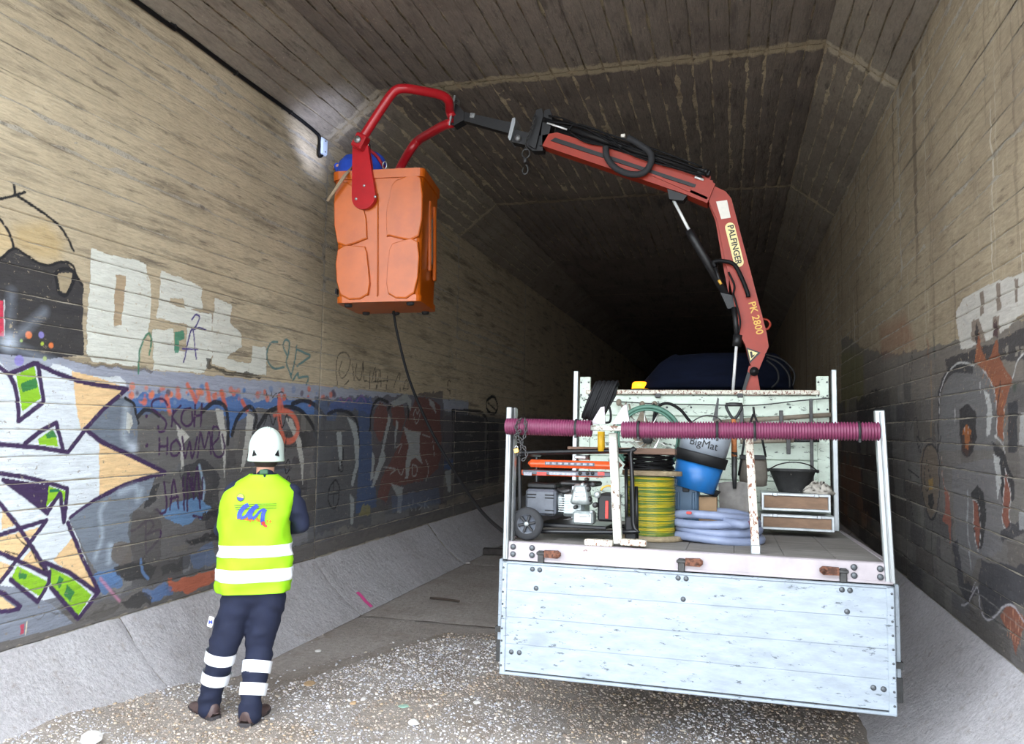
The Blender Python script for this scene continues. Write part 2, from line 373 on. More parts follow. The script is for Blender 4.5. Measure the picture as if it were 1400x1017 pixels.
for a in ([(275, 165), (255, 140), (220, 145), (208, 175), (240, 205), (268, 235), (262, 270), (240, 278), (235, 255)], [(300, 185), (292, 255)], [(330, 168), (296, 212), (330, 262)], [(372, 178), (342, 190), (335, 235), (358, 255), (380, 235), (378, 195)], [(392, 165), (388, 255)], [(420, 160), (415, 252)], [(390, 212), (418, 208)],
          [(240, 305), (240, 372)], [(274, 303), (272, 372)], [(240, 340), (273, 338)], [(310, 312), (288, 335), (292, 375), (318, 375), (328, 340), (312, 312)], [(335, 300), (350, 388), (366, 320), (380, 390), (398, 300)], [(402, 385), (412, 280), (430, 345), (450, 275), (458, 370)], [(462, 335), (490, 300), (488, 262), (466, 262), (462, 330), (478, 380), (505, 378), (515, 340), (505, 290)],
          [(262, 490), (272, 600), (250, 622), (228, 605)], [(286, 605), (302, 480), (322, 600)], [(286, 560), (320, 552)], [(342, 470), (345, 605)], [(358, 610), (362, 445), (384, 540), (402, 425), (412, 600)], [(384, 632), (420, 640)], [(425, 470), (420, 560)], [(380, 470), (385, 560)],
          [(92, 700), (96, 785)], [(64, 708), (140, 690)], [(88, 745), (122, 742)], [(182, 650), (184, 792)], [(150, 682), (195, 648), (215, 672), (190, 712)], [(188, 712), (240, 690), (240, 728), (184, 790)]): g.line(a, 11, PU2, .95)
g.dot((187, 335), 9, PU2); g.dot((187, 212), 8, PU2)
# second mural further in
g = G('L', 430, 440, 3.178)
g.poly([(0, 330), (100, 330), (240, 320), (250, 880), (100, 900), (0, 930)], (84, 86, 92), .7, rag=.06)
g.poly([(190, 350), (240, 340), (250, 600), (270, 800), (180, 830), (190, 600)], (70, 90, 128), .85, rag=.04); g.poly([(70, 340), (250, 330), (250, 400), (150, 380), (60, 400)], (76, 96, 148), .85, rag=.05)
g.poly([(250, 330), (560, 300), (560, 780), (300, 800), (250, 700)], (88, 82, 88), .75, rag=.05)
for a in ([(258, 400), (285, 345), (312, 370), (320, 430), (285, 530), (258, 470)], [(335, 370), (385, 360), (395, 420), (375, 480), (340, 450)], [(400, 420), (440, 330), (500, 330), (545, 360), (552, 560), (535, 640), (470, 690), (330, 720), (310, 785), (272, 760), (290, 680), (345, 580), (380, 500)]): g.poly(a, (116, 74, 66), .9, rag=.03)
for a in ([(60, 400), (100, 385), (150, 395), (185, 440), (195, 540)], [(240, 470), (250, 380), (280, 335), (320, 350)], [(320, 380), (350, 345), (400, 340), (410, 420)], [(600, 385), (745, 412), (745, 620)], [(600, 385), (598, 600)], [(105, 640), (125, 570), (100, 480)]): g.line(a, 16, (34, 34, 38), .9)
for a in ([(140, 410), (180, 440), (195, 520), (192, 620), (165, 720), (158, 700), (178, 610), (170, 500)], [(95, 480), (118, 475), (122, 580), (110, 640), (104, 580)], [(155, 745), (172, 770), (168, 880), (156, 880)], [(322, 400), (332, 420), (300, 560), (258, 720), (245, 720), (290, 560)], [(385, 450), (410, 470), (460, 480), (455, 560), (470, 620), (440, 590), (420, 600), (405, 680), (392, 680), (400, 580), (410, 540)], [(355, 425), (365, 440), (345, 575), (348, 500)], [(250, 565), (262, 590), (255, 680), (243, 690)], [(300, 560), (310, 590), (270, 690), (262, 680)], [(330, 350), (400, 310), (420, 340), (420, 390), (400, 350), (345, 370)], [(495, 330), (520, 350), (530, 400), (510, 370), (500, 360)], [(565, 650), (595, 640), (590, 740), (580, 740)], [(330, 700), (385, 720), (375, 830), (360, 830), (360, 760)]): g.poly(a, (168, 172, 172), .9, rag=.006)
for a in ([(430, 400), (440, 380), (448, 400), (462, 370), (455, 420), (440, 440), (430, 400)], [(300, 630), (350, 640), (330, 660)], [(360, 640), (375, 665), (388, 640)], [(425, 620), (445, 630), (440, 665), (425, 665), (425, 620)], [(485, 600), (495, 640), (485, 690)], [(355, 545), (380, 530), (365, 570)], [(470, 490), (500, 500)], [(515, 520), (520, 580)]): g.line(a, 6, (172, 172, 170), .9)
for a in ([(405, 825), (405, 785), (425, 820), (428, 775)], [(440, 820), (440, 780)], [(465, 775), (448, 790), (470, 800), (455, 815)], [(478, 770), (480, 812)], [(494, 765), (480, 790), (498, 808)]): g.line(a, 5, (170, 172, 172), .9, sm=False)
g.poly([(330, 760), (420, 740), (540, 720), (545, 790), (430, 810), (340, 830)], (96, 112, 142), .5, rag=.05); g.poly([(190, 840), (215, 790), (240, 800), (245, 840)], (150, 140, 84), .7, rag=.03)
g.line([(85, 690), (65, 720), (62, 780), (80, 810), (100, 790), (108, 730), (95, 690), (85, 690)], 8, BLK); g.line([(62, 750), (105, 745)], 5, BLK); g.line([(82, 700), (84, 800)], 5, BLK); g.line([(110, 600), (125, 640), (112, 650), (106, 620)], 6, BLK)
g.line([(110, 330), (130, 350), (150, 330), (165, 345)], 8, (150, 96, 150), .85); g.line([(180, 350), (205, 320), (225, 350)], 10, (132, 104, 168), .8)
g.poly([(565, 600), (600, 590), (600, 640), (560, 640)], (70, 96, 140), .8, rag=.03); g.poly([(560, 420), (600, 390), (600, 600), (565, 610)], (92, 88, 96), .6, rag=.03)
g.poly([(606, 395), (740, 415), (740, 700), (610, 700)], (54, 54, 58), .75, rag=.03); g.poly([(755, 430), (800, 440), (800, 700), (755, 700)], (48, 48, 52), .7, rag=.03)
g.line([(680, 480), (670, 560), (655, 760)], 5, (110, 110, 106), .8); g.line([(655, 490), (685, 495)], 5, (110, 110, 106), .8); g.line([(700, 590), (715, 590), (707, 630), (700, 590)], 4, (120, 120, 116), .8)
g.line([(770, 325), (748, 345), (752, 385), (780, 400), (795, 370), (785, 330), (770, 325)], 13, BLK); g.line([(752, 350), (788, 385)], 8, BLK)
g.line([(592, 115), (582, 140), (590, 175), (600, 150), (592, 115)], 8, (176, 170, 150), .9)
for a in ([(100, 272), (95, 190), (108, 140), (140, 135), (155, 165), (145, 215), (120, 245), (108, 215), (118, 170)], [(130, 275), (150, 255)], [(165, 185), (172, 250)], [(185, 180), (178, 230), (200, 250), (212, 170)], [(212, 170), (215, 250), (228, 255)], [(240, 215), (240, 290)], [(250, 260), (265, 200), (270, 290), (285, 210), (290, 280)], [(255, 260), (320, 255)], [(318, 235), (312, 290)], [(345, 285), (360, 240), (370, 225), (372, 300)], [(385, 295), (400, 250), (408, 290), (390, 290)], [(585, 340), (592, 270), (582, 255), (578, 290), (590, 300)]): g.line(a, 6, (62, 56, 50), .85)
# faded block capitals
g = G('L', 100, 320, 3.633)
g.poly([(92, 72), (180, 100), (300, 125), (360, 152), (386, 262), (386, 380), (372, 490), (345, 530), (322, 655), (200, 643), (100, 632), (62, 590), (75, 400), (85, 230)], PALE, .96, rag=.016)
g.poly([(213, 203), (262, 208), (256, 300), (242, 452), (205, 458), (205, 330)], TAN, 1, rag=.012)
g.poly([(438, 185), (560, 225), (640, 265), (640, 372), (560, 372), (545, 325), (480, 320), (475, 345), (600, 380), (690, 400), (690, 600), (655, 692), (530, 682), (398, 670), (395, 470), (500, 475), (505, 575), (560, 582), (570, 450), (418, 420), (430, 260)], PALE, .94, rag=.018)
g.poly([(700, 320), (785, 345), (780, 440), (835, 490), (840, 560), (790, 590), (760, 620), (880, 642), (890, 553), (962, 565), (958, 702), (850, 692), (690, 652), (690, 500)], PALE, .85, rag=.02)
g.poly([(660, 610), (685, 620), (690, 660), (760, 680), (900, 690), (940, 715), (760, 700), (665, 660)], (62, 56, 48), .85, rag=.03); g.poly([(70, 635), (330, 655), (400, 672), (400, 690), (200, 665), (40, 645)], (92, 82, 68), .6, rag=.03)
g.line([(325, 690), (332, 570), (370, 495), (388, 520), (376, 600)], 12, (60, 130, 100), .9)
g.poly([(505, 490), (550, 480), (556, 520), (530, 530), (525, 590), (505, 595)], (60, 140, 110), .9, rag=.015)
g.line([(548, 635), (592, 470), (610, 620)], 9, (74, 62, 130)); g.line([(545, 570), (622, 572)], 9, (74, 62, 130)); g.line([(592, 425), (608, 400), (628, 412), (618, 445), (602, 472), (630, 465), (662, 478)], 9, (74, 62, 130))
TEA = (70, 124, 128)
for a in ([(1018, 535), (985, 540), (965, 580), (968, 635), (1000, 668), (1048, 660)], [(1062, 600), (1045, 560), (1055, 525), (1075, 540), (1068, 600), (1060, 640), (1085, 715)], [(1112, 555), (1100, 640), (1082, 700)], [(1112, 572), (1150, 590), (1178, 605), (1150, 628), (1112, 655)], [(1092, 725), (1115, 690), (1120, 712), (1165, 708), (1160, 745)]): g.line(a, 12, TEA, .85)
g.line([(960, 780), (965, 812)], 5, (60, 50, 50)); g.line([(985, 780), (990, 812), (1010, 790), (1015, 815)], 5, (60, 50, 50)); g.line([(1020, 790), (1040, 785), (1060, 820)], 5, (60, 50, 50))
g.line([(1035, 830), (1040, 880), (1000, 900)], 20, (236, 116, 92), .7, .01)
# black panel and head outline at far left
g = G('L', 0, 230, 3.766)
g.poly([(-120, 300), (0, 270), (60, 340), (70, 410), (0, 450), (-120, 480)], (212, 186, 140), .7, soft=.05); g.poly([(70, 300), (240, 270), (330, 380), (300, 470), (200, 470), (80, 400)], (208, 178, 120), .55, soft=.08)
g.poly([(-150, 500), (0, 470), (70, 412), (130, 445), (240, 500), (330, 480), (385, 525), (428, 602), (430, 962), (260, 985), (60, 965), (-150, 940)], (44, 44, 50), .96, rag=.012)
g.poly([(300, 540), (372, 538), (366, 590), (342, 645), (312, 632), (294, 580)], (176, 160, 130), 1)
g.line([(284, 545), (296, 590), (306, 638), (340, 655), (368, 610), (382, 550), (360, 522), (310, 522), (284, 545)], 20, BLK)
for a in ([(-60, 175), (0, 158), (70, 142), (128, 122)], [(70, 68), (76, 135)], [(76, 135), (170, 195), (230, 235), (300, 292), (348, 360), (380, 425)], [(-60, 200), (0, 262), (48, 335), (70, 412)], [(-60, 480), (0, 465), (70, 412), (130, 445), (190, 485), (250, 500), (310, 482), (370, 498), (392, 555), (425, 600)]): g.line(a, 15, (22, 22, 26))
g.poly([(-40, 680), (15, 680), (22, 760), (20, 865), (-40, 870)], (220, 60, 90), .9); g.line([(22, 680), (24, 860)], 6, (220, 220, 224))
for c, r, k in (((145, 858), 19, (232, 130, 76)), ((210, 858), 17, (146, 138, 208)), ((262, 912), 15, (236, 130, 72)), ((215, 903), 10, (176, 196, 70)), ((108, 888), 8, (176, 206, 110)), ((100, 990), 28, (150, 142, 210)), ((232, 980), 12, (176, 196, 90))): g.dot(c, r, k)
for a, al in (([(45, 900), (60, 640)], .22), ([(45, 900), (230, 740)], .28), ([(45, 900), (170, 960), (280, 1000)], .3), ([(-60, 870), (45, 900)], .3)): g.line(a, 26, (214, 228, 250), al, .07, sm=False)
g.dot((45, 900), 14, (226, 238, 255), .95, .12)
# big outlined arrows
g = G('L', 0, 430, 3.765)
g.poly([(-200, 245), (0, 245), (60, 300), (180, 245), (260, 270), (370, 330), (500, 365), (655, 380), (530, 480), (440, 590), (520, 650), (700, 735), (855, 810), (640, 880), (480, 960), (355, 1050), (400, 1150), (505, 1425), (395, 1570), (300, 1450), (195, 1480), (0, 1440), (-200, 1440)], WHI, .97)
g.poly([(270, 250), (330, 262), (400, 300), (520, 320), (620, 318), (650, 350), (650, 372), (500, 350), (370, 315), (260, 268)], (232, 238, 242), .95, rag=.01)
g.poly([(445, 592), (560, 470), (640, 425), (690, 470), (712, 560), (705, 660), (690, 735), (540, 655)], (118, 128, 142), .95, rag=.01)
g.poly([(655, 500), (682, 520), (685, 560), (665, 615), (650, 590)], (206, 206, 196), .95)
g.line([(645, 430), (690, 460), (700, 510)], 16, BLK); g.line([(650, 480), (645, 560), (640, 640), (690, 690)], 26, (214, 226, 240), .6, .06); g.dot((685, 690), 18, (224, 234, 248), .75, .09)
g.poly([(370, 290), (500, 322), (650, 375), (530, 480), (420, 592), (400, 520), (385, 400)], PEA); g.poly([(510, 655), (700, 740), (850, 810), (640, 880), (515, 935)], PEA)
g.poly([(85, 310), (178, 265), (210, 432), (115, 498)], GRN); g.poly([(110, 355), (188, 322), (196, 372), (118, 402)], DGR, .9, rag=.01); g.poly([(195, 640), (275, 588), (300, 680), (200, 668)], GRN); g.poly([(235, 618), (272, 590), (288, 630), (240, 642)], DGR, .9, rag=.01)
for a in ([(-80, 215), (0, 268), (45, 305), (75, 360), (92, 440), (98, 545)], [(98, 548), (225, 450), (210, 340), (195, 250)], [(55, 305), (180, 250), (300, 305), (400, 340), (500, 362), (655, 382)], [(650, 385), (530, 490), (440, 590), (350, 708)], [(-100, 660), (0, 668), (200, 685), (350, 708)], [(130, 662), (200, 605), (290, 556), (305, 620), (322, 695)], [(440, 590), (520, 655), (700, 738), (850, 812)], [(850, 815), (740, 845), (640, 878), (500, 950), (365, 1045)]): g.line(a, 25, PUR, sm=False)
g = G('L', 0, 640, 4.2375)
g.poly([(400, 300), (560, 190), (720, 110), (900, 55), (860, 180), (770, 250), (750, 470), (690, 560), (580, 620), (530, 560)], (128, 138, 152), .92, rag=.01)
g.line([(700, 140), (790, 110), (800, 180), (820, 130)], 26, (206, 220, 238), .6, .05); g.line([(610, 200), (580, 260), (590, 400), (550, 520)], 16, (206, 220, 238), .6, .04); g.line([(640, 450), (630, 540)], 24, (206, 220, 238), .65, .05)
g.poly([(655, 430), (760, 430), (760, 540), (700, 570), (650, 520)], (112, 104, 98), .9, rag=.02); g.poly([(750, 250), (830, 240), (930, 250), (940, 600), (850, 620), (780, 560), (750, 420)], (86, 82, 80), .7, rag=.04)
g.poly([(660, 560), (830, 540), (920, 560), (870, 640), (720, 660), (670, 620)], (62, 60, 60), .85, rag=.04); g.poly([(540, 620), (640, 580), (690, 660), (640, 690), (570, 670)], (98, 134, 184), .85, rag=.04)
g.line([(815, 530), (825, 600), (860, 640)], 20, (106, 140, 190), .8); g.poly([(700, 770), (820, 715), (885, 740), (870, 790), (740, 810)], (58, 56, 56), .8, rag=.04); g.poly([(870, 700), (990, 670), (1000, 740), (880, 770)], (96, 124, 170), .8, rag=.04)
g.line([(580, 640), (640, 710), (690, 770)], 18, (206, 140, 168), .8, .01)
g.poly([(0, 680), (90, 690), (300, 790), (430, 900), (200, 960), (0, 1010), (-200, 1060), (-200, 680)], (138, 144, 158), .95)
g.poly([(160, 880), (420, 820), (520, 880), (700, 830), (700, 790), (560, 810), (470, 880), (330, 830)], (84, 80, 74), .6, rag=.05); g.poly([(118, 905), (140, 900), (136, 960), (112, 965)], (200, 70, 96), .9); g.line([(155, 890), (145, 965)], 6, (236, 220, 190))
for p in ([(15, 215), (90, 330), (10, 358)], [(-200, 380), (0, 402), (112, 372), (182, 440), (95, 540), (0, 500), (-200, 470)], [(140, 368), (228, 342), (182, 415)], [(182, 470), (262, 600), (118, 545)], [(-100, 540), (0, 540), (62, 562), (0, 645), (-100, 700)], [(-100, 735), (0, 738), (95, 812), (-100, 822)], [(420, 400), (565, 705), (400, 600), (308, 535)]): g.poly(p, PEA)
g.poly([(10, 55), (290, 98), (272, 262), (180, 180), (100, 130)], PUR); g.poly([(285, 105), (388, 135), (378, 205), (350, 140), (270, 226)], GRN); g.poly([(290, 120), (345, 120), (350, 135), (290, 142)], DGR)
g.poly([(62, 640), (100, 566), (275, 655), (235, 745)], GRN); g.poly([(110, 605), (155, 615), (150, 640), (108, 640)], DGR, .9, rag=.01); g.poly([(288, 572), (420, 640), (532, 735), (452, 852), (300, 685)], GRN); g.poly([(385, 668), (432, 720), (405, 775), (365, 735)], DGR, .9, rag=.01); g.poly([(345, 625), (368, 640), (345, 700), (330, 670)], DGR, .9, rag=.01)
for a in ([(-100, 22), (0, 30), (150, 52), (285, 85), (390, 118)], [(392, 118), (385, 210), (372, 312)], [(20, 68), (150, 160), (275, 262)], [(275, 255), (350, 145)], [(352, 148), (372, 310)], [(395, 318), (440, 430), (500, 570), (572, 715)], [(-100, 410), (0, 388), (130, 345), (270, 302)], [(270, 305), (130, 490), (0, 660)], [(-20, 180), (10, 215), (110, 340), (200, 480), (285, 615)], [(-100, 460), (0, 490), (130, 548), (285, 622)], [(290, 600), (285, 660), (218, 775), (60, 645)], [(255, 545), (400, 605), (565, 722), (452, 872), (295, 690)], [(-60, 700), (20, 725), (115, 800)], [(-60, 832), (40, 828), (105, 815)]): g.line(a, 27, PUR, sm=False)
for a in ([(95, 390), (130, 430), (175, 465), (215, 540), (255, 590)], [(30, 480), (100, 500)]): g.line(a, 7, BLK)
# ---- right wall
SHR.append(('p', [(2, .6), (15, .6), (15, .82), (2, .82)], lin((92, 90, 92)), .8, 0.0, .06))
g = G('R', 1150, 380, 1.956)
g.poly([(0, 140), (60, 190), (140, 200), (240, 190), (420, 130), (520, 110), (560, 300), (560, 1000), (430, 960), (320, 890), (160, 740), (60, 640), (0, 600)], (96, 94, 96), .72, rag=.04)
g.poly([(100, 130), (170, 100), (200, 180), (110, 210)], (150, 92, 66), .45, soft=.12); g.poly([(0, 190), (60, 200), (60, 330), (0, 360)], (120, 116, 40), .5, soft=.12); g.poly([(0, 470), (90, 480), (80, 660), (0, 660)], (140, 84, 40), .5, soft=.12)
g.poly([(40, 330), (90, 300), (130, 300), (140, 520), (150, 700), (60, 620)], (44, 42, 42), .8, rag=.05)
for i in range(150):
    r = random.randint(0, 9); z0 = .66+r*.1565+.004; y = random.uniform(4.0, 10.5); L = random.uniform(.15, .8); k = random.choice([(86, 84, 84), (118, 114, 108), (62, 60, 62), (130, 126, 120), (84, 76, 68)])
    SHR.append(('p', [(y, z0), (y+L, z0), (y+L, z0+.148), (y, z0+.148)], lin(k), random.uniform(.3, .6), 0.0, .03))
g = G('R', 1240, 400, 4.625)
g.poly([(305, 130), (350, 45), (420, 0), (560, -70), (800, -150), (800, 80), (590, 258), (500, 305), (410, 345), (340, 362), (322, 220)], (206, 202, 194), .95, rag=.012)
for a in ([(410, 180), (455, 160), (500, 305), (440, 330), (408, 300)], [(458, 0), (482, -10), (492, 130), (470, 150)], [(562, -60), (590, -60), (598, 100), (570, 120)], [(545, 150), (585, 150), (585, 260), (545, 280)], [(678, -90), (700, -90), (705, 60), (688, 60)]): g.poly(a, (128, 112, 98), .9, rag=.006)
g.poly([(240, 420), (400, 370), (520, 330), (740, 215), (900, 150), (900, 420), (700, 430), (560, 430), (400, 460), (260, 500)], (56, 52, 54), .88, rag=.015)
for x in (690, 720, 625): g.poly([(x, 340), (x+18, 335), (x+16, 400), (x, 410)], (150, 142, 130), .7)
g.poly([(210, 700), (240, 580), (310, 480), (420, 455), (520, 520), (570, 680), (565, 1000), (200, 1000)], (112, 110, 110), .92, rag=.01)
g.line([(205, 640), (235, 550), (300, 480), (410, 480)], 60, (52, 50, 52), .9); g.line([(200, 690), (195, 1000)], 30, (44, 42, 44), .85)
for a in ([(200, 780), (210, 640), (240, 540), (300, 460), (350, 443), (425, 460)], [(480, 485), (520, 540), (550, 620), (565, 700), (567, 890), (552, 915)], [(552, 905), (590, 940), (620, 1010)], [(608, 960), (615, 740), (650, 590), (680, 520), (700, 440), (760, 360)]): g.line(a, 12, (198, 196, 194), .95)
g.poly([(425, 440), (445, 300), (452, 240), (470, 360), (500, 430), (530, 400), (560, 300), (575, 300), (590, 420), (640, 500), (670, 545), (640, 640), (615, 740), (608, 940), (570, 900), (565, 700), (550, 600), (500, 500)], (142, 84, 56), .95)
g.poly([(440, 180), (455, 240), (440, 330), (428, 300)], (44, 36, 38), .9); g.poly([(555, 160), (575, 180), (575, 290), (545, 270)], (70, 44, 50), .9)
for i in range(14):
    x = 430+i*17; y = 330+i*40; g.line([(x+30, y-20), (x, y+90)], 4, (206, 138, 84), .8)
g.poly([(330, 740), (380, 700), (435, 760), (440, 900), (420, 1010), (350, 1010), (335, 900)], (42, 38, 40), .92); g.poly([(350, 880), (375, 830), (405, 870), (408, 960), (380, 1040), (350, 990)], (164, 96, 46), .95)
for a in ([(365, 850), (360, 960)], [(390, 850), (375, 980)], [(300, 730), (308, 890)], [(462, 570), (466, 630)], [(485, 615), (530, 720), (510, 910)], [(345, 45), (350, 150), (390, 200)]): g.line(a, 16 if a[0][0] > 400 else 8, (186, 184, 182), .85)
g.poly([(485, 615), (520, 640), (540, 740), (525, 900), (500, 910), (505, 720)], (190, 190, 188), .9)
g.line([(590, 560), (575, 700), (560, 800)], 20, (50, 44, 46), .7); g.poly([(720, 760), (800, 740), (800, 1000), (710, 960)], (170, 170, 168), .9); g.poly([(640, 700), (700, 680), (700, 1010), (640, 1010)], (40, 40, 46), .85); g.dot((680, 600), 30, (62, 74, 60), .8, .01)
for a in ([(20, 870), (60, 790), (80, 990)], [(60, 800), (90, 1010)], [(85, 1010), (110, 940), (160, 930), (195, 1010)], [(15, 470), (40, 380), (20, 560)]): g.line(a, 9, (40, 38, 40), .85)
for x, y0, y1, k in ((130, 0, 180, (198, 186, 160)), (150, 440, 900, (156, 128, 96)), (170, 280, 400, (70, 80, 76)), (130, 300, 400, (146, 96, 70)), (275, 0, 240, (150, 132, 106))): g.line([(x, y0), (x+6, (y0+y1)/2), (x+3, y1)], 26, k, .6, .015)
g = G('R', 1240, 600, 3.3875)
g.poly([(60, 100), (80, 40), (110, 20), (140, 60), (150, 200), (140, 320), (110, 370), (80, 300), (66, 200)], (112, 98, 84), .9); g.line([(68, 120), (70, 220), (85, 310), (112, 375), (142, 320), (152, 200), (146, 80), (115, 25), (85, 45), (68, 120)], 12, (34, 32, 34), .95)
g.line([(92, 100), (82, 170), (90, 240), (110, 200), (100, 120)], 7, (34, 32, 34)); g.poly([(98, 260), (118, 250), (128, 300), (112, 330), (98, 300)], (34, 32, 34), .95); g.poly([(100, 190), (120, 180), (120, 230), (100, 240)], (150, 120, 60), .9)
g.line([(60, 60), (45, -10), (70, 20)], 10, (34, 32, 34)); g.line([(140, 60), (155, -10)], 10, (34, 32, 34)); g.line([(118, 380), (115, 500), (122, 610)], 12, (60, 56, 56), .7, .01)
g.line([(5, 140), (60, 180)], 8, (40, 38, 40)); g.line([(20, 150), (15, 260), (30, 380)], 7, (40, 38, 40), .8)
g.poly([(158, 80), (175, 220), (200, 270), (205, 500), (190, 400), (165, 380), (180, 300)], (146, 86, 68), .9); g.line([(160, 80), (172, 210), (198, 270), (204, 430)], 5, (182, 160, 150), .9)
g.poly([(210, 130), (440, 80), (450, 330), (440, 520), (330, 560), (300, 640), (240, 600), (215, 350)], (116, 114, 116), .7, rag=.02)
g.poly([(300, 250), (330, 215), (360, 250), (366, 380), (350, 500), (335, 520), (310, 420)], (38, 36, 38), .92); g.poly([(305, 280), (325, 300), (340, 400), (332, 515), (315, 440)], (136, 80, 62), .95)
g.line([(305, 280), (328, 300), (342, 400), (332, 520), (312, 430), (305, 280)], 5, (196, 192, 190)); g.line([(285, 240), (280, 400), (300, 600)], 18, (158, 160, 162), .8)
g.poly([(395, 10), (450, 60), (500, 200), (500, 280), (450, 320), (430, 200)], (40, 38, 42), .9); g.poly([(400, 70), (430, 90), (440, 200), (420, 290), (415, 180)], (186, 186, 184), .9)
g.poly([(255, -20), (310, -20), (300, 70), (280, 90), (258, 70)], (42, 36, 38), .9); g.poly([(265, -20), (290, -20), (285, 50), (270, 40)], (160, 96, 48), .9)
g.poly([(455, 140), (485, 260), (470, 340), (478, 400), (460, 420), (440, 380), (450, 270)], (136, 80, 62), .95); g.line([(456, 140), (484, 270), (472, 340), (480, 400), (462, 420), (440, 385), (450, 270), (456, 140)], 7, (200, 196, 194)); g.poly([(430, 420), (510, 380), (620, 300), (620, 400), (500, 460), (440, 470)], (52, 50, 56), .85, rag=.02)
g.poly([(520, 330), (600, 330), (600, 420), (520, 420)], (168, 168, 170), .7)
g.poly([(210, 480), (240, 470), (260, 660), (330, 690), (345, 560), (600, 600), (600, 800), (480, 760), (420, 800), (370, 840), (330, 720), (280, 770), (240, 680)], (48, 48, 56), .8, rag=.03)
g.poly([(430, 820), (460, 775), (500, 775), (560, 850), (530, 900), (510, 1000), (480, 900), (450, 860)], (136, 82, 62), .95)
for i in range(7): g.line([(450+i*14, 790+abs(i-3)*8), (455+i*12, 900+i*10)], 4, (206, 150, 120), .8)
g.line([(255, 770), (280, 765), (310, 710), (325, 690), (345, 800), (375, 838), (410, 820), (450, 775), (495, 775), (545, 850), (600, 900)], 10, (184, 180, 186), .95); g.line([(300, 710), (322, 650)], 5, (184, 180, 186), .9)
g.line([(190, 660), (350, 730), (540, 880)], 5, (150, 148, 144), .6, sm=False)
# ================================================================== tunnel
XL, XR, ZW, CL, CR2, ZC = -3.95, 1.37, 4.73, -3.37, 0.82, 5.18
MOUTH = 2.0
ZBL, ZBR, FL, FR = 0.5, 0.66, -3.42, 0.72
BAYS = [(MOUTH, 2.93), (2.93, 6.93), (6.93, 10.93), (10.93, 14.93)]; YEND = 42.0
def piece(name, parent, m, fn, us, vs_, side=1, rag=.006, seed=0, off=0.0, bev=.012, shapes=None, amp=.003):
    """a cast strip: fn(u,v,h) maps run u, width v and height h above the wall face to a point"""
    U, W = np.meshgrid(us, vs_, indexing='ij'); nu, nv = U.shape
    Hh = np.full(U.shape, off) + (vnoise(U*5, W*20, seed)-.5)*amp*2 + (vnoise(U*24, W*60, seed+1)-.5)*amp
    Wj = W.copy()
    Wj[:, 0] += np.clip(vnoise(U[:, 0]*7, U[:, 0]*0+seed, 2)-.42, 0, 1)*rag*2.4; Wj[:, -1] -= np.clip(vnoise(U[:, 0]*7, U[:, 0]*0+seed+5, 2)-.42, 0, 1)*rag*2.4
    Hh[:, 0] -= bev; Hh[:, -1] -= bev; Hh[0, :] -= bev; Hh[-1, :] -= bev
    P = fn(U.ravel(), Wj.ravel(), Hh.ravel())
    i = np.arange(nu*nv).reshape(nu, nv)
    F = np.stack([i[:-1, :-1], i[1:, :-1], i[1:, 1:], i[:-1, 1:]], -1).reshape(-1, 4)
    if side < 0: F = F[:, ::-1]
    me = bpy.data.meshes.new(name); n = len(P)
    me.vertices.add(n); me.vertices.foreach_set('co', P.ravel())
    me.loops.add(F.size); me.loops.foreach_set('vertex_index', F.ravel().astype(np.int32))
    me.polygons.add(len(F)); me.polygons.foreach_set('loop_start', np.arange(0, F.size, 4, dtype=np.int32))
    me.update(calc_edges=True); me.materials.append(m); me.polygons.foreach_set('use_smooth', [True]*len(F))
    if shapes is not None:
        a = me.color_attributes.new('paint', 'FLOAT_COLOR', 'POINT'); a.data.foreach_set('color', paint(P[:, 1].copy(), P[:, 2].copy(), shapes).ravel())
    o = bpy.data.objects.new(name, me); C.objects.link(o); o.parent = parent
    return o
def grow(a, b, k, mx):
    r = [a]; y = a
    while y < b:
        y += min(mx, k*max(y, 3.3)**2); r.append(min(y, b))
    if len(r) > 2 and r[-1]-r[-2] < 1e-4: r.pop(-2)
    return np.array(r)
def slab(name, parent, m, fn, quad_us, quad_vs, side=1):
    return piece(name, parent, m, fn, np.array(quad_us), np.array(quad_vs), side, rag=0, off=0, bev=0, amp=.0)
RH = .1567
FARB = [(14.93+4*i, 18.93+4*i) for i in range(7)]
def wallfn(X, s): return lambda u, v, h: np.stack([X+s*h, u, v], 1)
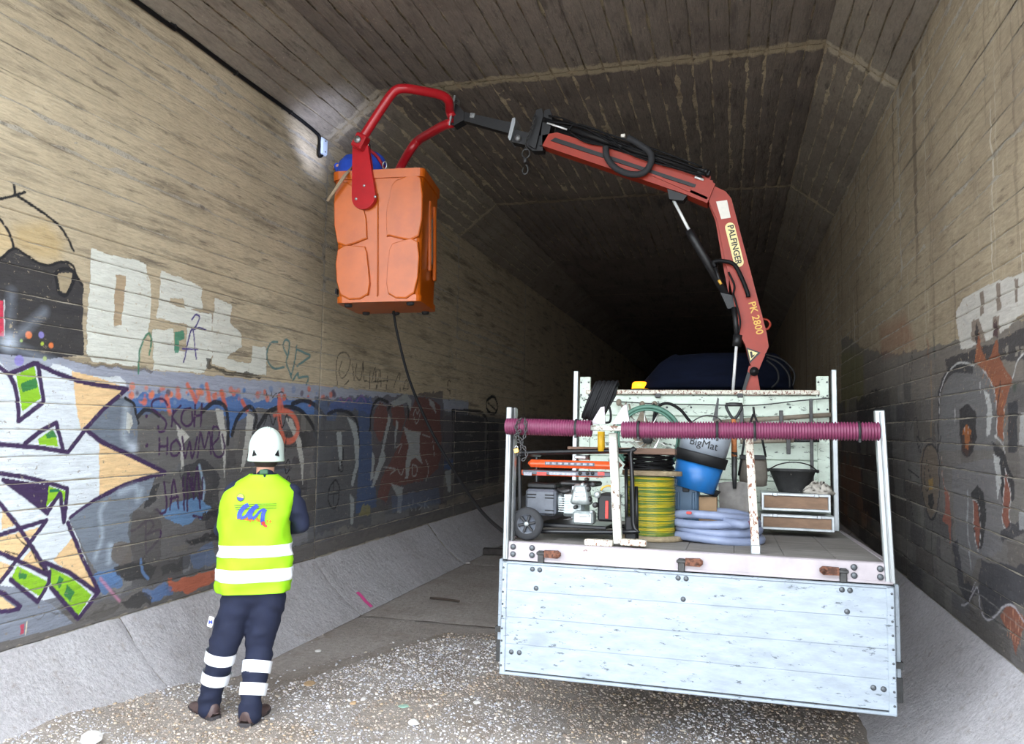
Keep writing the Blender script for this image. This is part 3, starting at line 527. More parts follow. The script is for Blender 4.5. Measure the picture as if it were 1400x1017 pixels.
for nm, X, s, zb, shp, mt, zp in (('wall_left', XL, 1, ZBL, SHL, (M_WALL_L, M_WALL_L2), 3.15), ('wall_right', XR, -1, ZBR, SHR, (M_WALL_R, M_WALL_R2), 3.0)):
    w = structure(nm); fn = wallfn(X, s)
    nrow = 27 if s > 0 else 26; rh = (ZW-zb)/nrow
    slab('joint_bed', w, M_JOINT, wallfn(X-s*.007, s), np.linspace(MOUTH, YEND, 60), np.linspace(zb-.3, ZW+.05, 8), s)
    for ya, yb in FARB: slab('far_wall', w, mt[1], fn, np.linspace(ya+.015, yb-.015, 12), np.linspace(zb-.3, ZW, 10), s)
    for bi, (ya, yb) in enumerate(BAYS):
        for r in range(nrow):
            za, zb2 = zb+r*rh, zb+(r+1)*rh
            vis = yb > 3.3; painted = vis and za < zp
            if painted:
                k = .00030 if s > 0 else .0006; y0 = max(ya, 3.2 if s > 0 else 4.0)
                us = grow(y0, yb-.012, k, .04); 
                if y0 > ya: us = np.concatenate([[ya+.012, (ya+y0)/2], us])
                nz = {0: 4, 1: 26, 2: 15, 3: 10}[bi] if s > 0 else {0: 3, 1: 24, 2: 10, 3: 6}[bi]
                piece('concrete_course', w, mt[0], fn, us, np.linspace(za+.0006, zb2-.0006, nz), s, rag=.0035, seed=r*7+bi, off=RNG.uniform(-.003, .003), bev=.007, shapes=shp)
            else:
                us = np.linspace(ya+.012, yb-.012, 60 if vis else 6)
                piece('concrete_course', w, mt[1], fn, us, np.linspace(za+.001, zb2-.001, 5), s, seed=r*7+bi, off=RNG.uniform(-.004, .004), bev=.006, rag=.006, amp=.004)
# ceiling boards
ce = structure('ceiling')
cfn = lambda u, v, h: np.stack([v, u, ZC-h], 1)
slab('joint_bed', ce, M_JOINTC, lambda u, v, h: np.stack([v, u, ZC+.008-h], 1), np.linspace(MOUTH, YEND, 30), np.linspace(CL-.05, CR2+.05, 6), -1)
[slab('far_ceiling', ce, M_CEIL, cfn, np.linspace(ya+.015, yb-.015, 10), np.linspace(CL, CR2, 8), -1) for ya, yb in FARB]
nb = 26; bw = (CR2-CL)/nb
for bi, (ya, yb) in enumerate(BAYS):
    for r in range(nb):
        piece('ceiling_board_strip', ce, M_CEIL, cfn, np.linspace(ya+.02, yb-.02, 70 if bi else 8), np.linspace(CL+r*bw+.001, CL+(r+1)*bw-.001, 5), -1, seed=r*5+bi+300, off=RNG.uniform(-.004, .004)+.02*(bi % 2), bev=.006, rag=.011, amp=.006)
# haunches (the sloping corners under the ceiling) and the kerbs at the foot of the walls
def slopefn(p, q, nx, nz):
    p = np.array(p); q = np.array(q)
    return lambda u, v, h: np.stack([p[0]+(q[0]-p[0])*v+nx*h, u, p[1]+(q[1]-p[1])*v+nz*h], 1)
for nm, p, q, nx, nz, sd in (('trim_1', (XL, ZW), (CL, ZC), .6, -.8, 1), ('trim_2', (XR, ZW), (CR2, ZC), -.6, -.8, -1)):
    t = structure(nm)
    slab('joint_bed', t, M_JOINTC, slopefn((p[0]-nx*.008, p[1]-nz*.008), (q[0]-nx*.008, q[1]-nz*.008), nx, nz), np.linspace(MOUTH, YEND, 30), np.linspace(-.02, 1.02, 4), sd)
    [slab('far_haunch', t, M_FILL, slopefn(p, q, nx, nz), np.linspace(ya+.015, yb-.015, 8), np.linspace(0, 1, 4), sd) for ya, yb in FARB]
    for bi, (ya, yb) in enumerate(BAYS):
        for r in range(5):
            piece('haunch_board_strip', t, M_FILL, slopefn(p, q, nx, nz), np.linspace(ya+.025, yb-.025, 60 if bi else 8), np.linspace(r/5+.004, (r+1)/5-.004, 5), sd, seed=r+bi*9+800, off=RNG.uniform(-.004, .004)+.015*(bi % 2), bev=.006, rag=.014, amp=.006)
KJ = [MOUTH, 4.4, 6.93, 9.94, 12.95, 15.95, 18.95, YEND]
for nm, p, q, nx, nz, sd in (('trim_3', (XL, ZBL), (FL, 0), .7, .7, -1), ('trim_4', (XR, ZBR), (FR, 0), -.7, .7, 1)):
    t = structure(nm)
    slab('joint_bed', t, M_JOINT, slopefn((p[0]-nx*.07, p[1]-nz*.07), (q[0]-nx*.07, q[1]-nz*.07), nx, nz), np.linspace(MOUTH, YEND, 20), np.linspace(0, 1, 4), sd)
    KK = KJ if sd < 0 else [MOUTH]+KJ[2:]
    for a, b in zip(KK[:-1], KK[1:]):
        off = RNG.uniform(-.006, .006)
        fn0 = slopefn(p, q, nx, nz)
        def fnk(u, v, h, fn0=fn0, nx=nx):
            P = fn0(u, v, h); c = np.sin(np.clip(v, 0, 1)*PI)*.035   # slightly hollow concrete apron that feathers into the floor
            P[:, 0] -= np.sign(nx)*c*.5; P[:, 2] -= c; P[:, 2] = np.where(v > .98, -.01, P[:, 2]); return P
        piece('kerb_slab', t, M_KERB, fnk, np.linspace(a+.003, b-.003, int(max(8, min(80, (b-a)*26)))), np.linspace(0, 1, 14), sd, seed=int(a*10)+50, off=off, bev=.006, rag=0, amp=.007)
fl = structure('floor')
ffn = lambda u, v, h: np.stack([v, u, h], 1)
slab('joint_bed', fl, M_DIRT, lambda u, v, h: np.stack([v, u, -.03+h], 1), np.linspace(-25, YEND, 40), np.linspace(-26, 24, 26), -1)
for a, b in zip(KJ[1:-1], KJ[2:]):
    piece('floor_slab', fl, M_FLOOR, ffn, np.linspace(a+.01, b-.01, int(min(60, (b-a)*14))), np.linspace(FL-.02, FR+.02, 40), -1, seed=int(a*10)+90, off=-.004, bev=.012, rag=.004, amp=.005)
# far end of the tunnel
we = structure('wall_back')
b = MB(); b.box((-1.3, YEND+.1, 2.6), (6, .2, 5.8)); b.build('end_panel', M_CEIL, we)
# earth and concrete over the tunnel, seen by the light only as the real roof and retaining walls
sh = structure('trim_5')
b = MB(); b.box((-1.3, 22.1, 5.75), (9, 40, 1.1)); b.box((-4.9, 22.1, 2.5), (1.7, 40, 5.6)); b.box((2.35, 22.1, 2.5), (1.7, 40, 5.6)); b.build('outer_shell', M_FILL, sh)
# ------------------------------------------------------------------ gravel ground
def gz(x, y):
    x = np.asarray(x, float); y = np.asarray(y, float)
    base = .018+.02*vnoise(x*1.3, y*1.3, 41)+.012*vnoise(x*4, y*4, 42)
    base += np.clip((-3.2-x)/.6, 0, 1)*np.clip((4.9-y)/1.2, 0, 1)*.16
    base += np.clip((x-.55)/.4, 0, 1)*np.clip((4.6-y)/1.0, 0, 1)*.06
    edge = 6.85+.3*(vnoise(x*1.7, x*0, 43)-.5)
    base -= np.clip((y-edge+.5)/.5, 0, 1.5)*.045
    ed2 = np.clip((y-4.7)/1.6, 0, 1)*.55      # swept strip beside the kerb
    base -= np.clip((-2.95+ed2-x)/.35, 0, 1)*np.clip((y-4.5)/.5, 0, 1)*.05
    return base
xs = np.linspace(-4.3, 1.6, 190); ys = np.concatenate([np.linspace(-3, 2.4, 20), np.linspace(2.45, 7.2, 170)])
X2, Y2 = np.meshgrid(xs, ys, indexing='ij'); Z2 = gz(X2, Y2)+.006*(vnoise(X2*16, Y2*16, 44)-.5)
P = np.stack([X2.ravel(), Y2.ravel(), Z2.ravel()], 1); i = np.arange(P.shape[0]).reshape(X2.shape)
F = np.stack([i[:-1, :-1], i[1:, :-1], i[1:, 1:], i[:-1, 1:]], -1).reshape(-1, 4)
me = bpy.data.meshes.new('gravel_bed'); me.from_pydata(P.tolist(), [], F.tolist()); me.materials.append(M_DIRT); me.polygons.foreach_set('use_smooth', [True]*len(F)); me.update()
gb = bpy.data.objects.new('gravel_bed', me); C.objects.link(gb); gb.parent = fl
def pebbles(name, n, xr, yr, s0, s1, mt, label, dens):
    phi = (1+5**.5)/2
    iv = np.array([(-1, phi, 0), (1, phi, 0), (-1, -phi, 0), (1, -phi, 0), (0, -1, phi), (0, 1, phi), (0, -1, -phi), (0, 1, -phi), (phi, 0, -1), (phi, 0, 1), (-phi, 0, -1), (-phi, 0, 1)])/1.9
    ifc = np.array([(0, 11, 5), (0, 5, 1), (0, 1, 7), (0, 7, 10), (0, 10, 11), (1, 5, 9), (5, 11, 4), (11, 10, 2), (10, 7, 6), (7, 1, 8), (3, 9, 4), (3, 4, 2), (3, 2, 6), (3, 6, 8), (3, 8, 9), (4, 9, 5), (2, 4, 11), (6, 2, 10), (8, 6, 7), (9, 8, 1)])
    x = RNG.uniform(*xr, n*2); u = RNG.uniform(0, 1, n*2); y = 1/(1/yr[0]+(1/yr[1]-1/yr[0])*u)
    keep = RNG.uniform(0, 1, n*2) < dens(x, y); x, y = x[keep][:n], y[keep][:n]; n = len(x)
    s = s0+(s1-s0)*RNG.power(1, n)**3; s *= (.8+.12*(y-3))
    sc = s[:, None]*RNG.uniform(.6, 1.25, (n, 3)); sc[:, 2] *= .65
    an = RNG.uniform(0, 6.28, n); vv = iv[None]*(1+RNG.uniform(-.22, .22, (n, 12, 3)))*sc[:, None, :]
    ca, sa = np.cos(an)[:, None], np.sin(an)[:, None]
    px = vv[..., 0]*ca-vv[..., 1]*sa+x[:, None]; py = vv[..., 0]*sa+vv[..., 1]*ca+y[:, None]; pz = vv[..., 2]+(gz(x, y)+sc[:, 2]*.35)[:, None]
    P = np.stack([px, py, pz], -1).reshape(-1, 3); F = (ifc[None]+np.arange(n)[:, None, None]*12).reshape(-1, 3)
    me = bpy.data.meshes.new(name); me.vertices.add(len(P)); me.vertices.foreach_set('co', P.ravel())
    me.loops.add(F.size); me.loops.foreach_set('vertex_index', F.ravel().astype(np.int32)); me.polygons.add(len(F)); me.polygons.foreach_set('loop_start', np.arange(0, F.size, 3, dtype=np.int32))
    me.update(calc_edges=True); me.materials.append(mt)
    pal = np.array([lin(c)[:3] for c in ((196, 194, 197), (178, 174, 175), (160, 154, 153), (214, 212, 212), (144, 134, 128), (186, 174, 158), (168, 169, 177))])
    br = vnoise(x*1.5, y*1.5, 61); k = RNG.integers(0, len(pal), n); c = pal[k]*(.78+.45*br)[:, None]; c = np.where(br[:, None] < .35, c*np.array([1, .88, .74]), c)
    a = me.color_attributes.new('paint', 'FLOAT_COLOR', 'POINT'); a.data.foreach_set('color', np.concatenate([np.repeat(c, 12, 0), np.ones((n*12, 1))], 1).ravel())
    o = bpy.data.objects.new(name, me); C.objects.link(o); o['kind'] = 'stuff'; o['label'] = label; o['category'] = 'gravel'
    return o
t = NT('gravel_stone'); at = t.n('ShaderNodeAttribute', attribute_name='paint'); t.l(at.outputs['Color'], t.b.inputs['Base Color']); t.b.inputs['Roughness'].default_value = .85; M_GRAV = t.m
def dens(x, y):
    d = .25+.9*vnoise(x*.9+3, y*.9, 71); d = d*np.clip((6.9-y)/.7, 0.05, 1)
    d = np.where((x < -2.95+np.clip((y-4.7)/1.6, 0, 1)*.55) & (y > 4.7), d*.08, d)
    d = np.where(x < -3.62, d*np.clip((4.6-y)/.5, 0, .6), d); return np.where(x > .75, d*.06, d)
pebbles('gravel', 52000, (-3.9, 1.3), (3.05, 7.2), .0035, .0125, M_GRAV, 'loose pale grey crushed gravel strewn over the dirt floor in the foreground', dens)
# ================================================================== truck (local frame: u right, v forward, w up, origin at rear left corner of the bed)
M_ALU = mat('worn_white_aluminium', (150, 160, 170), .5, .15, .1, 8, chip=(82, 90, 96), chipamt=.6, bump=.25, stretch=(1, 1, 3.2), dirt=(124, 132, 140))
M_ALU2 = mat('bare_aluminium_profile', (160, 164, 166), .34, .75, .08, 12, chip=(120, 112, 108), chipamt=.68, bump=.15, stretch=(3, 1, 1))
M_BEAM = mat('rear_beam_aluminium', (164, 156, 160), .5, .3, .1, 7, chip=(120, 92, 84), chipamt=.64, bump=.2)
M_WHITE = mat('chipped_white_paint', (184, 186, 176), .55, 0, .08, 14, chip=(96, 66, 48), chipamt=.555, bump=.3)
M_RWHITE = mat('rusty_white_paint', (208, 204, 190), .6, 0, .1, 20, chip=(112, 62, 38), chipamt=.52, bump=.4, stretch=(2, 2, 1))
M_HB = mat('headboard_white', (196, 208, 194), .55, 0, .06, 9, chip=(84, 92, 84), chipamt=.575, bump=.25, stretch=(1, 1, 2), dirt=(160, 168, 156))
M_RUST = mat('rusty_steel', (120, 78, 60), .75, .3, .25, 30, chip=(70, 44, 34), chipamt=.5, bump=.5)
M_BOLT = mat('grey_bolt', (92, 96, 100), .5, .6, .1, 40)
M_DECK = mat('worn_bed_plywood', (128, 124, 120), .8, 0, .2, 8, chip=(66, 62, 58), chipamt=.6, bump=.4, stretch=(.5, 4, 1), dirt=(88, 82, 76))
M_BLACK = mat('black_plastic', (24, 25, 27), .6, 0, .2, 30)
M_RUB = mat('black_rubber', (38, 39, 42), .8, 0, .15, 40)
M_STEEL = mat('galvanised_steel', (168, 172, 174), .38, .8, .12, 20)
M_DSTEEL = mat('dark_steel', (66, 66, 66), .5, .6, .2, 25)
M_NAVYSHAPE = mat('dark_blue_shape', (10, 15, 30), .9, 0, .2, 5, spec=.1, bump=.5, stretch=(1, 1, 4))
TW, TL = 2.0, 1.817
TLOC = (-1.228, 4.248, 1.172); TROT = (-.034, 0, -.005)
TM = Matrix.LocRotScale(Vector(TLOC), Euler(TROT), None); TI = TM.inverted()
def T(x, y, v):
    """photo point on the truck-local plane v -> local (u, v, w)"""
    o = TI@V(CAMP); d = TI.to_3x3()@V(ray(x, y)); k = (v-o.y)/d.y; return o+d*k
truck = thing('flatbed_truck', 'white flatbed truck with lowered aluminium tailgate seen from behind', 'truck', TLOC, TROT)
def part(name, b, m, parent=None, **k): return b.build(name, m, parent or truck, **k)
HB, HT = .102, .605
# bed floor: planks across the deck
b = MB(); b.box((TW/2, TL/2, -.05), (TW-.06, TL-.06, .07)); bedf = part('bed_frame', b, M_DSTEEL)
for k in range(8):
    b = MB(); b.box((TW/8*(k+.5), TL/2+.01, -.008), (TW/8-.0015, TL-.05, .016), b=.003); b.build('deck_board', M_DECK, bedf)
b = MB(); b.box((TW/2, .03, -HB/2), (TW, .06, HB), b=.006); b.box((TW/2, .0, -HB+.006), (TW, .012, .012)); beam = part('rear_beam', b, M_BEAM)
for u in (.055, .165, TW-.175, TW-.055):
    for w in (-.03, -.07):
        b = MB(); b.lathe([(.016, 0), (.016, .006), (.009, .012)], (u, -.001, w), (0, -1, 0), 12); b.build('bolt', M_BOLT, beam)
for x, d in ((752, 1), (945, 1), (1138, -1)):
    p = T(x, 762 if x < 1100 else 783, -.01); p = T(x, 757 if x == 752 else (768 if x == 945 else 780), -.01)
    lt = MB(); lt.box((p.x-d*.05, -.012, p.z-.02), (.035, .02, .07), b=.004); lt.box((p.x-d*.045, -.016, p.z+.0), (.06, .02, .018), b=.004); lt.build('latch_plate', M_DSTEEL, truck)
    lt = MB(); lt.prism([(p.x+d*a, p.z+c) for a, c in ((-.03, -.02), (.045, -.022), (.06, -.008), (.06, .008), (.045, .02), (-.03, .018))], lambda a, c, e: (a, e, c), -.03, -.006); lt.cyl((p.x+d*.045, -.036, p.z), (p.x+d*.045, -.01, p.z), .014, n=10); lt.build('tailgate_latch', M_RUST, truck)
# side rails of the bed
for u in (0.015, TW-.015):
    b = MB(); b.box((u, TL/2, -.045), (.03, TL, .1), b=.004); part('side_rail', b, M_BEAM)
# tailgate hanging down: planks, edge frame, bolts
tg = bpy.data.objects.new('tailgate', None)
b = MB(); b.box((TW/2, -.006, -HB-HT/2-.006), (TW-.02, .02, HT-.01)); tg = part('tailgate', b, M_DSTEEL)
for k in range(4):
    h = (HT-.03)/4; b = MB(); b.box((TW/2, -.022, -HB-.018-h*(k+.5)), (TW-.06, .016, h-.0008), b=.0012); b.build('tailgate_plank', M_ALU, tg)
for nm, c, d in (('edge_profile', (.018, -.02, -HB-HT/2-.006), (.03, .034, HT)), ('edge_profile', (TW-.018, -.02, -HB-HT/2-.006), (.036, .034, HT)), ('edge_profile', (TW/2, -.02, -HB-.012), (TW, .034, .012)), ('edge_profile', (TW/2, -.02, -HB-HT-.004), (TW, .03, .016))):
    b = MB(); b.box(c, d, b=.004); b.build(nm, M_ALU, tg)
for x, y in ((728, 778), (738, 779), (733, 804), (927, 790), (938, 791), (934, 819), (1151, 806), (1162, 807), (1158, 836), (699, 891), (710, 892), (1194, 940), (1208, 942)):
    p = T(x, y, -.03); b = MB(); b.lathe([(.0135, 0), (.0135, .004), (.006, .008)], (p.x, -.029, p.z), (0, -1, 0), 12); b.build('bolt', M_BOLT, tg)
for k in range(9):
    for u in (.012, TW-.012): b = MB(); b.lathe([(.006, 0), (.006, .003)], (u, -.036, -HB-.04-k*.066), (0, -1, 0), 8); b.build('rivet', M_BOLT, tg)
# side boards folded down
for u, nm in ((-.035, 1), (TW+.03, -1)):
    b = MB(); b.box((u, TL/2+.02, -.1-.26), (.022, TL-.1, .5), b=.004); sb = part('side_board', b, M_ALU)
    for k in range(3): b = MB(); b.box((u, TL/2+.02, -.1-.09-k*.165), (.03, TL-.14, .15), b=.004); b.build('board_rib', M_ALU, sb)
    b = MB(); b.box((u, .08, -.62), (.03, .03, .12), b=.003); b.box((u, .08, -.5), (.04, .05, .03)); b.build('hook', M_DSTEEL, sb)
# rear posts
for u, lean, nm in ((.012, 0, 0), (TW-.01, -.03, 1)):
    for k, (du, dv, wd2) in enumerate(((0, 0.012, .032), ((.026 if nm == 0 else -.02), .04, .012))[:1 if nm else 2]):
        b = MB(); a = Vector((u+du, dv, -HB if k == 0 else 0)); c = Vector((u+du+lean, dv, .757)); d = (c-a)
        q = d.to_track_quat('Z', 'Y').to_matrix(); b.box((a+c)/2, (wd2, .05, d.length), rot=q, b=.005)
        b.box((a+c)/2+Vector((0, -.026, 0)), (wd2*.35, .006, d.length-.02), rot=q, b=.002); part('rear_post', b, M_ALU2)
# headboard
hb = None
def H(x, y): p = T(x, y, TL); return (p.x, p.z)
wt = H(950, 534)[1]
b = MB(); b.box((TW/2+.0, TL+.02, wt/2-.02), (TW-.16, .02, wt-.03)); hb = part('headboard', b, M_HB)
nb2 = 6
for k in range(nb2):
    h = (wt-.06)/nb2; b = MB(); b.box((TW/2, TL, .02+h*(k+.5)), (TW-.2, .026, h-.004), b=.006); b.build('headboard_plank', M_HB, hb)
b = MB(); b.box((TW/2-.01, TL-.005, wt-.015), (TW-.26, .07, .035), b=.006); b.build('top_rail', M_RWHITE, hb)
ht = H(790, 508)[1]
for s2, u0, u1 in ((1, .045, .10), (-1, TW-.045, TW-.105)):
    b = MB(); b.box((u0, TL-.03, ht/2), (.038, .07, ht), b=.005); b.build('front_post', M_ALU2, truck)
    b = MB(); b.box(((u1+u0)/2+(u1-u0)*.75, TL-.01, ht/2-.02), (.085, .04, ht-.05), b=.004); pp = b.build('post_plate', M_HB, truck)
    for k in range(8): b = MB(); b.lathe([(.007, 0), (.007, .004)], ((u1+u0)/2+(u1-u0)*.75-s2*.03+.06*s2*(k % 2), TL-.03, ht-.09-(k//2)*.1), (0, -1, 0), 8); b.build('rivet', M_BOLT, pp)
for x, y in ((900, 541), (1012, 541)):
    q = H(x, y); b = MB(); b.box((q[0], TL-.035, q[1]), (.042, .012, .035), b=.003); b.build('bracket', M_DSTEEL, hb)
for x in (912, 945, 1045, 1080): q = H(x, 557); b = MB(); b.lathe([(.008, 0), (.008, .005)], (q[0], TL-.013, q[1]), (0, -1, 0), 8); b.build('bolt', M_BOLT, hb)
b = MB(); q = H(1013, 536); q2 = H(1013, 555); b.box((q[0], TL-.03, (q[1]+q2[1])/2), (.035, .014, q[1]-q2[1]), b=.003); b.build('strap_plate', M_HB, hb)
# cab, chassis and wheels (mostly hidden behind the bed)
M_CAB = mat('cab_white', (196, 204, 200), .4, 0, .05, 8); M_GLASS = mat('cab_glass', (24, 30, 36), .15, 0, .05, 8)
b = MB(); prof = [(TL+.55, -.55), (TL+.5, .35), (TL+.62, .97), (TL+1.5, .99), (TL+2.0, .35), (TL+2.12, -.1), (TL+2.12, -.6)]
b.prism(prof, lambda a, c, e: (e, a, c), .18, TW-.18); cab = part('cab', b, M_CAB)
b = MB(); b.box((TW/2, TL+.545, .62), (1.2, .03, .34), rot=Euler((-.19, 0, 0)), b=.01); b.build('rear_window', M_GLASS, cab)
b = MB(); b.prism([(TL+1.56, .9), (TL+1.97, .4), (TL+1.99, .42), (TL+1.58, .94)], lambda a, c, e: (e, a, c), .28, TW-.28); b.build('windscreen', M_GLASS, cab)
b = MB(); b.box((TW/2, TL/2+.95, -.33), (.75, 3.4, .16), b=.01); part('chassis', b, M_DSTEEL)
b = MB(); b.cyl((.2, 1.8, -.72), (TW-.2, 1.8, -.72), .06); part('rear_axle', b, M_DSTEEL)
for u in (.33, TW-.33, .28, TW-.28):
    front = u in (.28, TW-.28); v = 1.8 if not front else TL+1.7
    zc = -1.172+.34 + (.061 if not front else .12)
    b = MB(); b.lathe([(.17, -.1), (.3, -.1), (.335, -.075), (.34, 0), (.335, .075), (.3, .1), (.17, .1)], (u, v, zc), (1, 0, 0), 36)
    w = part('wheel', b, M_RUB); b = MB(); b.lathe([(.17, -.08), (.12, -.03), (.05, -.05), (.05, .05), (.12, .03), (.17, .08)], (u, v, zc), (1, 0, 0), 24); b.build('wheel_hub', M_DSTEEL, w)
p = T(875, 526, TL+.9); M_AMB = NT('amber_beacon_lens'); M_AMB.b.inputs['Base Color'].default_value = lin((230, 140, 20)); M_AMB.b.inputs['Emission Color'].default_value = lin((255, 165, 30)); M_AMB.b.inputs['Emission Strength'].default_value = 1.1; M_AMB = M_AMB.m
b = MB(); b.lathe([(.05, 0), (.08, .02), (.08, .03)], (p.x, p.y, p.z-.07), (0, 0, 1), 20); bc = part('beacon_base', b, M_BLACK)
b = MB(); b.lathe([(.075, 0), (.07, .05), (.055, .065), (.0, .07)], (p.x, p.y, p.z-.04), (0, 0, 1), 20); b.build('beacon_lens', M_AMB, bc)
a = T(872, 527, TL+1.1); c = T(1086, 527, TL+1.1); zt = T(960, 489, TL+1.1).z
b = MB(); n = 26; rings = []
for k, (w0, f1, f2) in enumerate(((0, 0, 1), (.35, .05, .99), (.8, .13, .97), (1, .2, .93))):
    ring = []
    for j in range(n):
        an = 2*PI*j/n; e = .55+.1*math.sin(j*3.1+k); cx = a.x+(c.x-a.x)*(f1+f2)/2; hx = (c.x-a.x)*(f2-f1)/2
        ring.append((cx+math.copysign(abs(math.cos(an))**.6, math.cos(an))*hx, TL+1.2+math.copysign(abs(math.sin(an))**.6, math.sin(an))*(.5-.06*k), a.z-.05+(zt-a.z+.05)*w0*(1+.06*math.sin(j*1.7))))
    rings.append(ring)
b.loft(rings); lab(part('roof_shape', b, M_NAVYSHAPE), 'dark blue shape above the cab roof')  # unidentified dark blue bulk above the cab, tapering upward
# ------------------------------------------------------------------ conduits tied between the rear posts
M_PUR = mat('purple_corrugated_plastic', (108, 44, 74), .42, 0, .08, 20)
def corrugated(x0, y0, x1, y1, lb, ties):
    A = T(x0, y0, -.03); B = T(x1, y1, -.03); A.y = B.y = -.055; th = thing('corrugated_pipe', lb, 'pipe', TM@A, (0, 0, 0), 'purple corrugated pipes tied across the rear posts')
    L = (B-A).length; n = int(L/.0140); prof = []
    for i in range(n*4+1):
        prof.append((.040 if i % 4 in (0, 1) else .0475, L*i/(n*4)))
    Aw = TM@A; Bw = TM@B
    o = MB().lathe(prof, Aw, (Bw-Aw), 22, cap=False); o.lathe([(.033, 0), (.033, L)], Aw, (Bw-Aw), 16, cap=False); o.build('pipe_shell', M_PUR, th, world=True)
    for x in ties:
        f = (x-x0)/(x1-x0); p = Aw.lerp(Bw, f); o = MB(); o.lathe([(.049, -.006), (.051, -.006), (.051, .006), (.049, .006)], p, (Bw-Aw), 20, cap=False); o.box(p+Vector((0, -.03, -.045)), (.012, .01, .02)); o.build('cable_tie', M_BLACK, th, world=True)
corrugated(694, 583, 810, 586, 'short purple corrugated pipe on the left, above the generator', (790,)); corrugated(851, 588, 1201, 590, 'long purple corrugated pipe spanning to the right rear post', (876, 988, 1039, 1175))
# T-shaped support stand and rusty post
sp = T(845, 745, .06)
def stand_post(x0, y0, x1, y1, w, v, b):
    a = T(x0, y0, v); c = T(x1, y1, v); d = c-a; b.box((a+c)/2, (w, w, d.length), rot=d.to_track_quat('Z', 'Y').to_matrix(), b=.004)
st = thing('support_stand', 'white chipped metal T stand standing right of the generator', 'stand', TM@sp, TROT)
def inst(b, name, m, th, **k):
    """mesh given in truck-local coordinates, parented to a thing elsewhere"""
    W = root_mat(th).inverted()@TM; b.v = [tuple(W@Vector(p)) for p in b.v]; return b.build(name, m, th, **k)
b = MB(); stand_post(845, 743, 838, 592, .046, .05, b); inst(b, 'upright', M_WHITE, st)
b = MB(); a = T(807, 585, .0); c = T(853, 586, .0); b.box((a+c)/2-Vector((0, .01, 0)), ((c-a).length, .05, .028), b=.004); inst(b, 'crossbar', M_WHITE, st)
for pts in ([(808, 580), (828, 580), (827, 556), (822, 557)], [(837, 580), (862, 580), (857, 553), (852, 556)]):
    b = MB(); q = [T(x, y, .02) for x, y in pts]; b.prism([(p.x, p.z) for p in q], lambda a1, c1, e: (a1, e, c1), .0, .016); inst(b, 'gusset_plate', M_BEAM, st)
for x0, x1 in ((800, 838), (849, 884)):
    b = MB(); a = T(x0, 741, .03); c = T(x1, 742, .03); b.box((a+c)/2, ((c-a).length, .06, .032), b=.004); inst(b, 'foot', M_RWHITE, st)
sp = T(1033, 753, .09); st = thing('rusty_post', 'thin rust-flecked white post leaning beside the grey hose coil', 'post', TM@sp, TROT)
b = MB(); stand_post(1033, 752, 1024, 598, .042, .1, b); inst(b, 'upright', M_RWHITE, st); b = MB(); a = T(1033, 751, .1); b.box(a, (.05, .05, .05), b=.004); inst(b, 'foot_socket', M_STEEL, st)
# ================================================================== loader crane (plane Y = 6.3)
M_RED = mat('crane_red', (150, 40, 12), .5, 0, .1, 10, chip=(60, 40, 36), chipamt=.66, bump=.12)
M_CYL = mat('chrome_rod', (236, 238, 238), .3, .25, .03, 8, bump=0)
M_BSTEEL = mat('black_greasy_steel', (24, 24, 26), .5, .1, .2, 18, chip=(110, 104, 96), chipamt=.7)
M_HOSE = mat('black_hydraulic_hose', (16, 16, 18), .6, 0, .15, 30, spec=.2)
M_CREAM = mat('cream_decal', (232, 214, 150), .5, 0, .05, 20, bump=0); M_INK = mat('black_print', (20, 20, 22), .5, 0, .05, 20, bump=0)
M_YEL = mat('yellow_print', (214, 168, 70), .5, 0, .05, 20, bump=0); M_PAPER = mat('white_label', (222, 218, 208), .6, 0, .05, 20, chip=(150, 70, 54), chipamt=.66, bump=0)
CYP = 6.35
def K(x, y, Y=CYP): p = onY(x, y, Y); return V(p)
def kp(pts, y0, y1, b):
    q = [K(x, y) for x, y in pts]; b.prism([(p.x, p.z) for p in q], lambda a, c, e: (a, e, c), y0, y1); return b
base = K(1026, 535)
cr = thing('loader_crane', 'red folding loader crane reaching from behind the headboard to the basket', 'crane', (base.x, CYP+.06, 1.0))
def cp(name, b, m, par=None, label=None):
    par = par or cr; o = b.build(name, m, par, world=True)
    if label: o['label'] = label
    return o
b = MB(); b.box((base.x, CYP+.06, 1.05), (.7, .32, .28), b=.03); b.box((base.x, CYP+.06, 1.3), (.34, .3, .4), b=.03); cp('crane_base', b, M_RED)
b = MB(); b.lathe([(.13, 0), (.13, .5), (.1, .55), (.1, .62)], (base.x, CYP+.06, 1.45), (0, 0, 1), 24); cp('slewing_column', b, M_RED)
b = MB(); kp([(1010, 560), (1044, 560), (1036, 515), (1033, 500), (1024, 500), (1016, 532)], CYP, CYP+.12, b); cp('column_head', b, M_RED)
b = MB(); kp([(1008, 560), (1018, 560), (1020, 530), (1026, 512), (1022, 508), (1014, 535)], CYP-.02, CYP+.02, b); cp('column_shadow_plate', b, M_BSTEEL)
# inner boom: polygon plate
b = MB(); kp([(1019, 472), (1027, 502), (1037, 507), (1044, 490), (1051, 474), (1048, 455), (1000, 272), (992, 262), (975, 254), (969, 276), (980, 300), (1003, 410), (1008, 450)], CYP-.01, CYP+.13, b); ib = cp('inner_boom', b, M_RED)
b = MB(); kp([(969, 278), (975, 276), (984, 300), (997, 370), (996, 400), (990, 370), (978, 300)], CYP+.02, CYP+.1, b); cp('boom_rib', b, M_RED, ib)
b = MB(); p = K(1031, 508); b.cyl((p.x, CYP-.04, p.z), (p.x, CYP+.16, p.z), .035, n=20); b.cyl((p.x, CYP-.05, p.z), (p.x, CYP-.03, p.z), .02, n=16); cp('pivot_pin', b, M_BSTEEL)
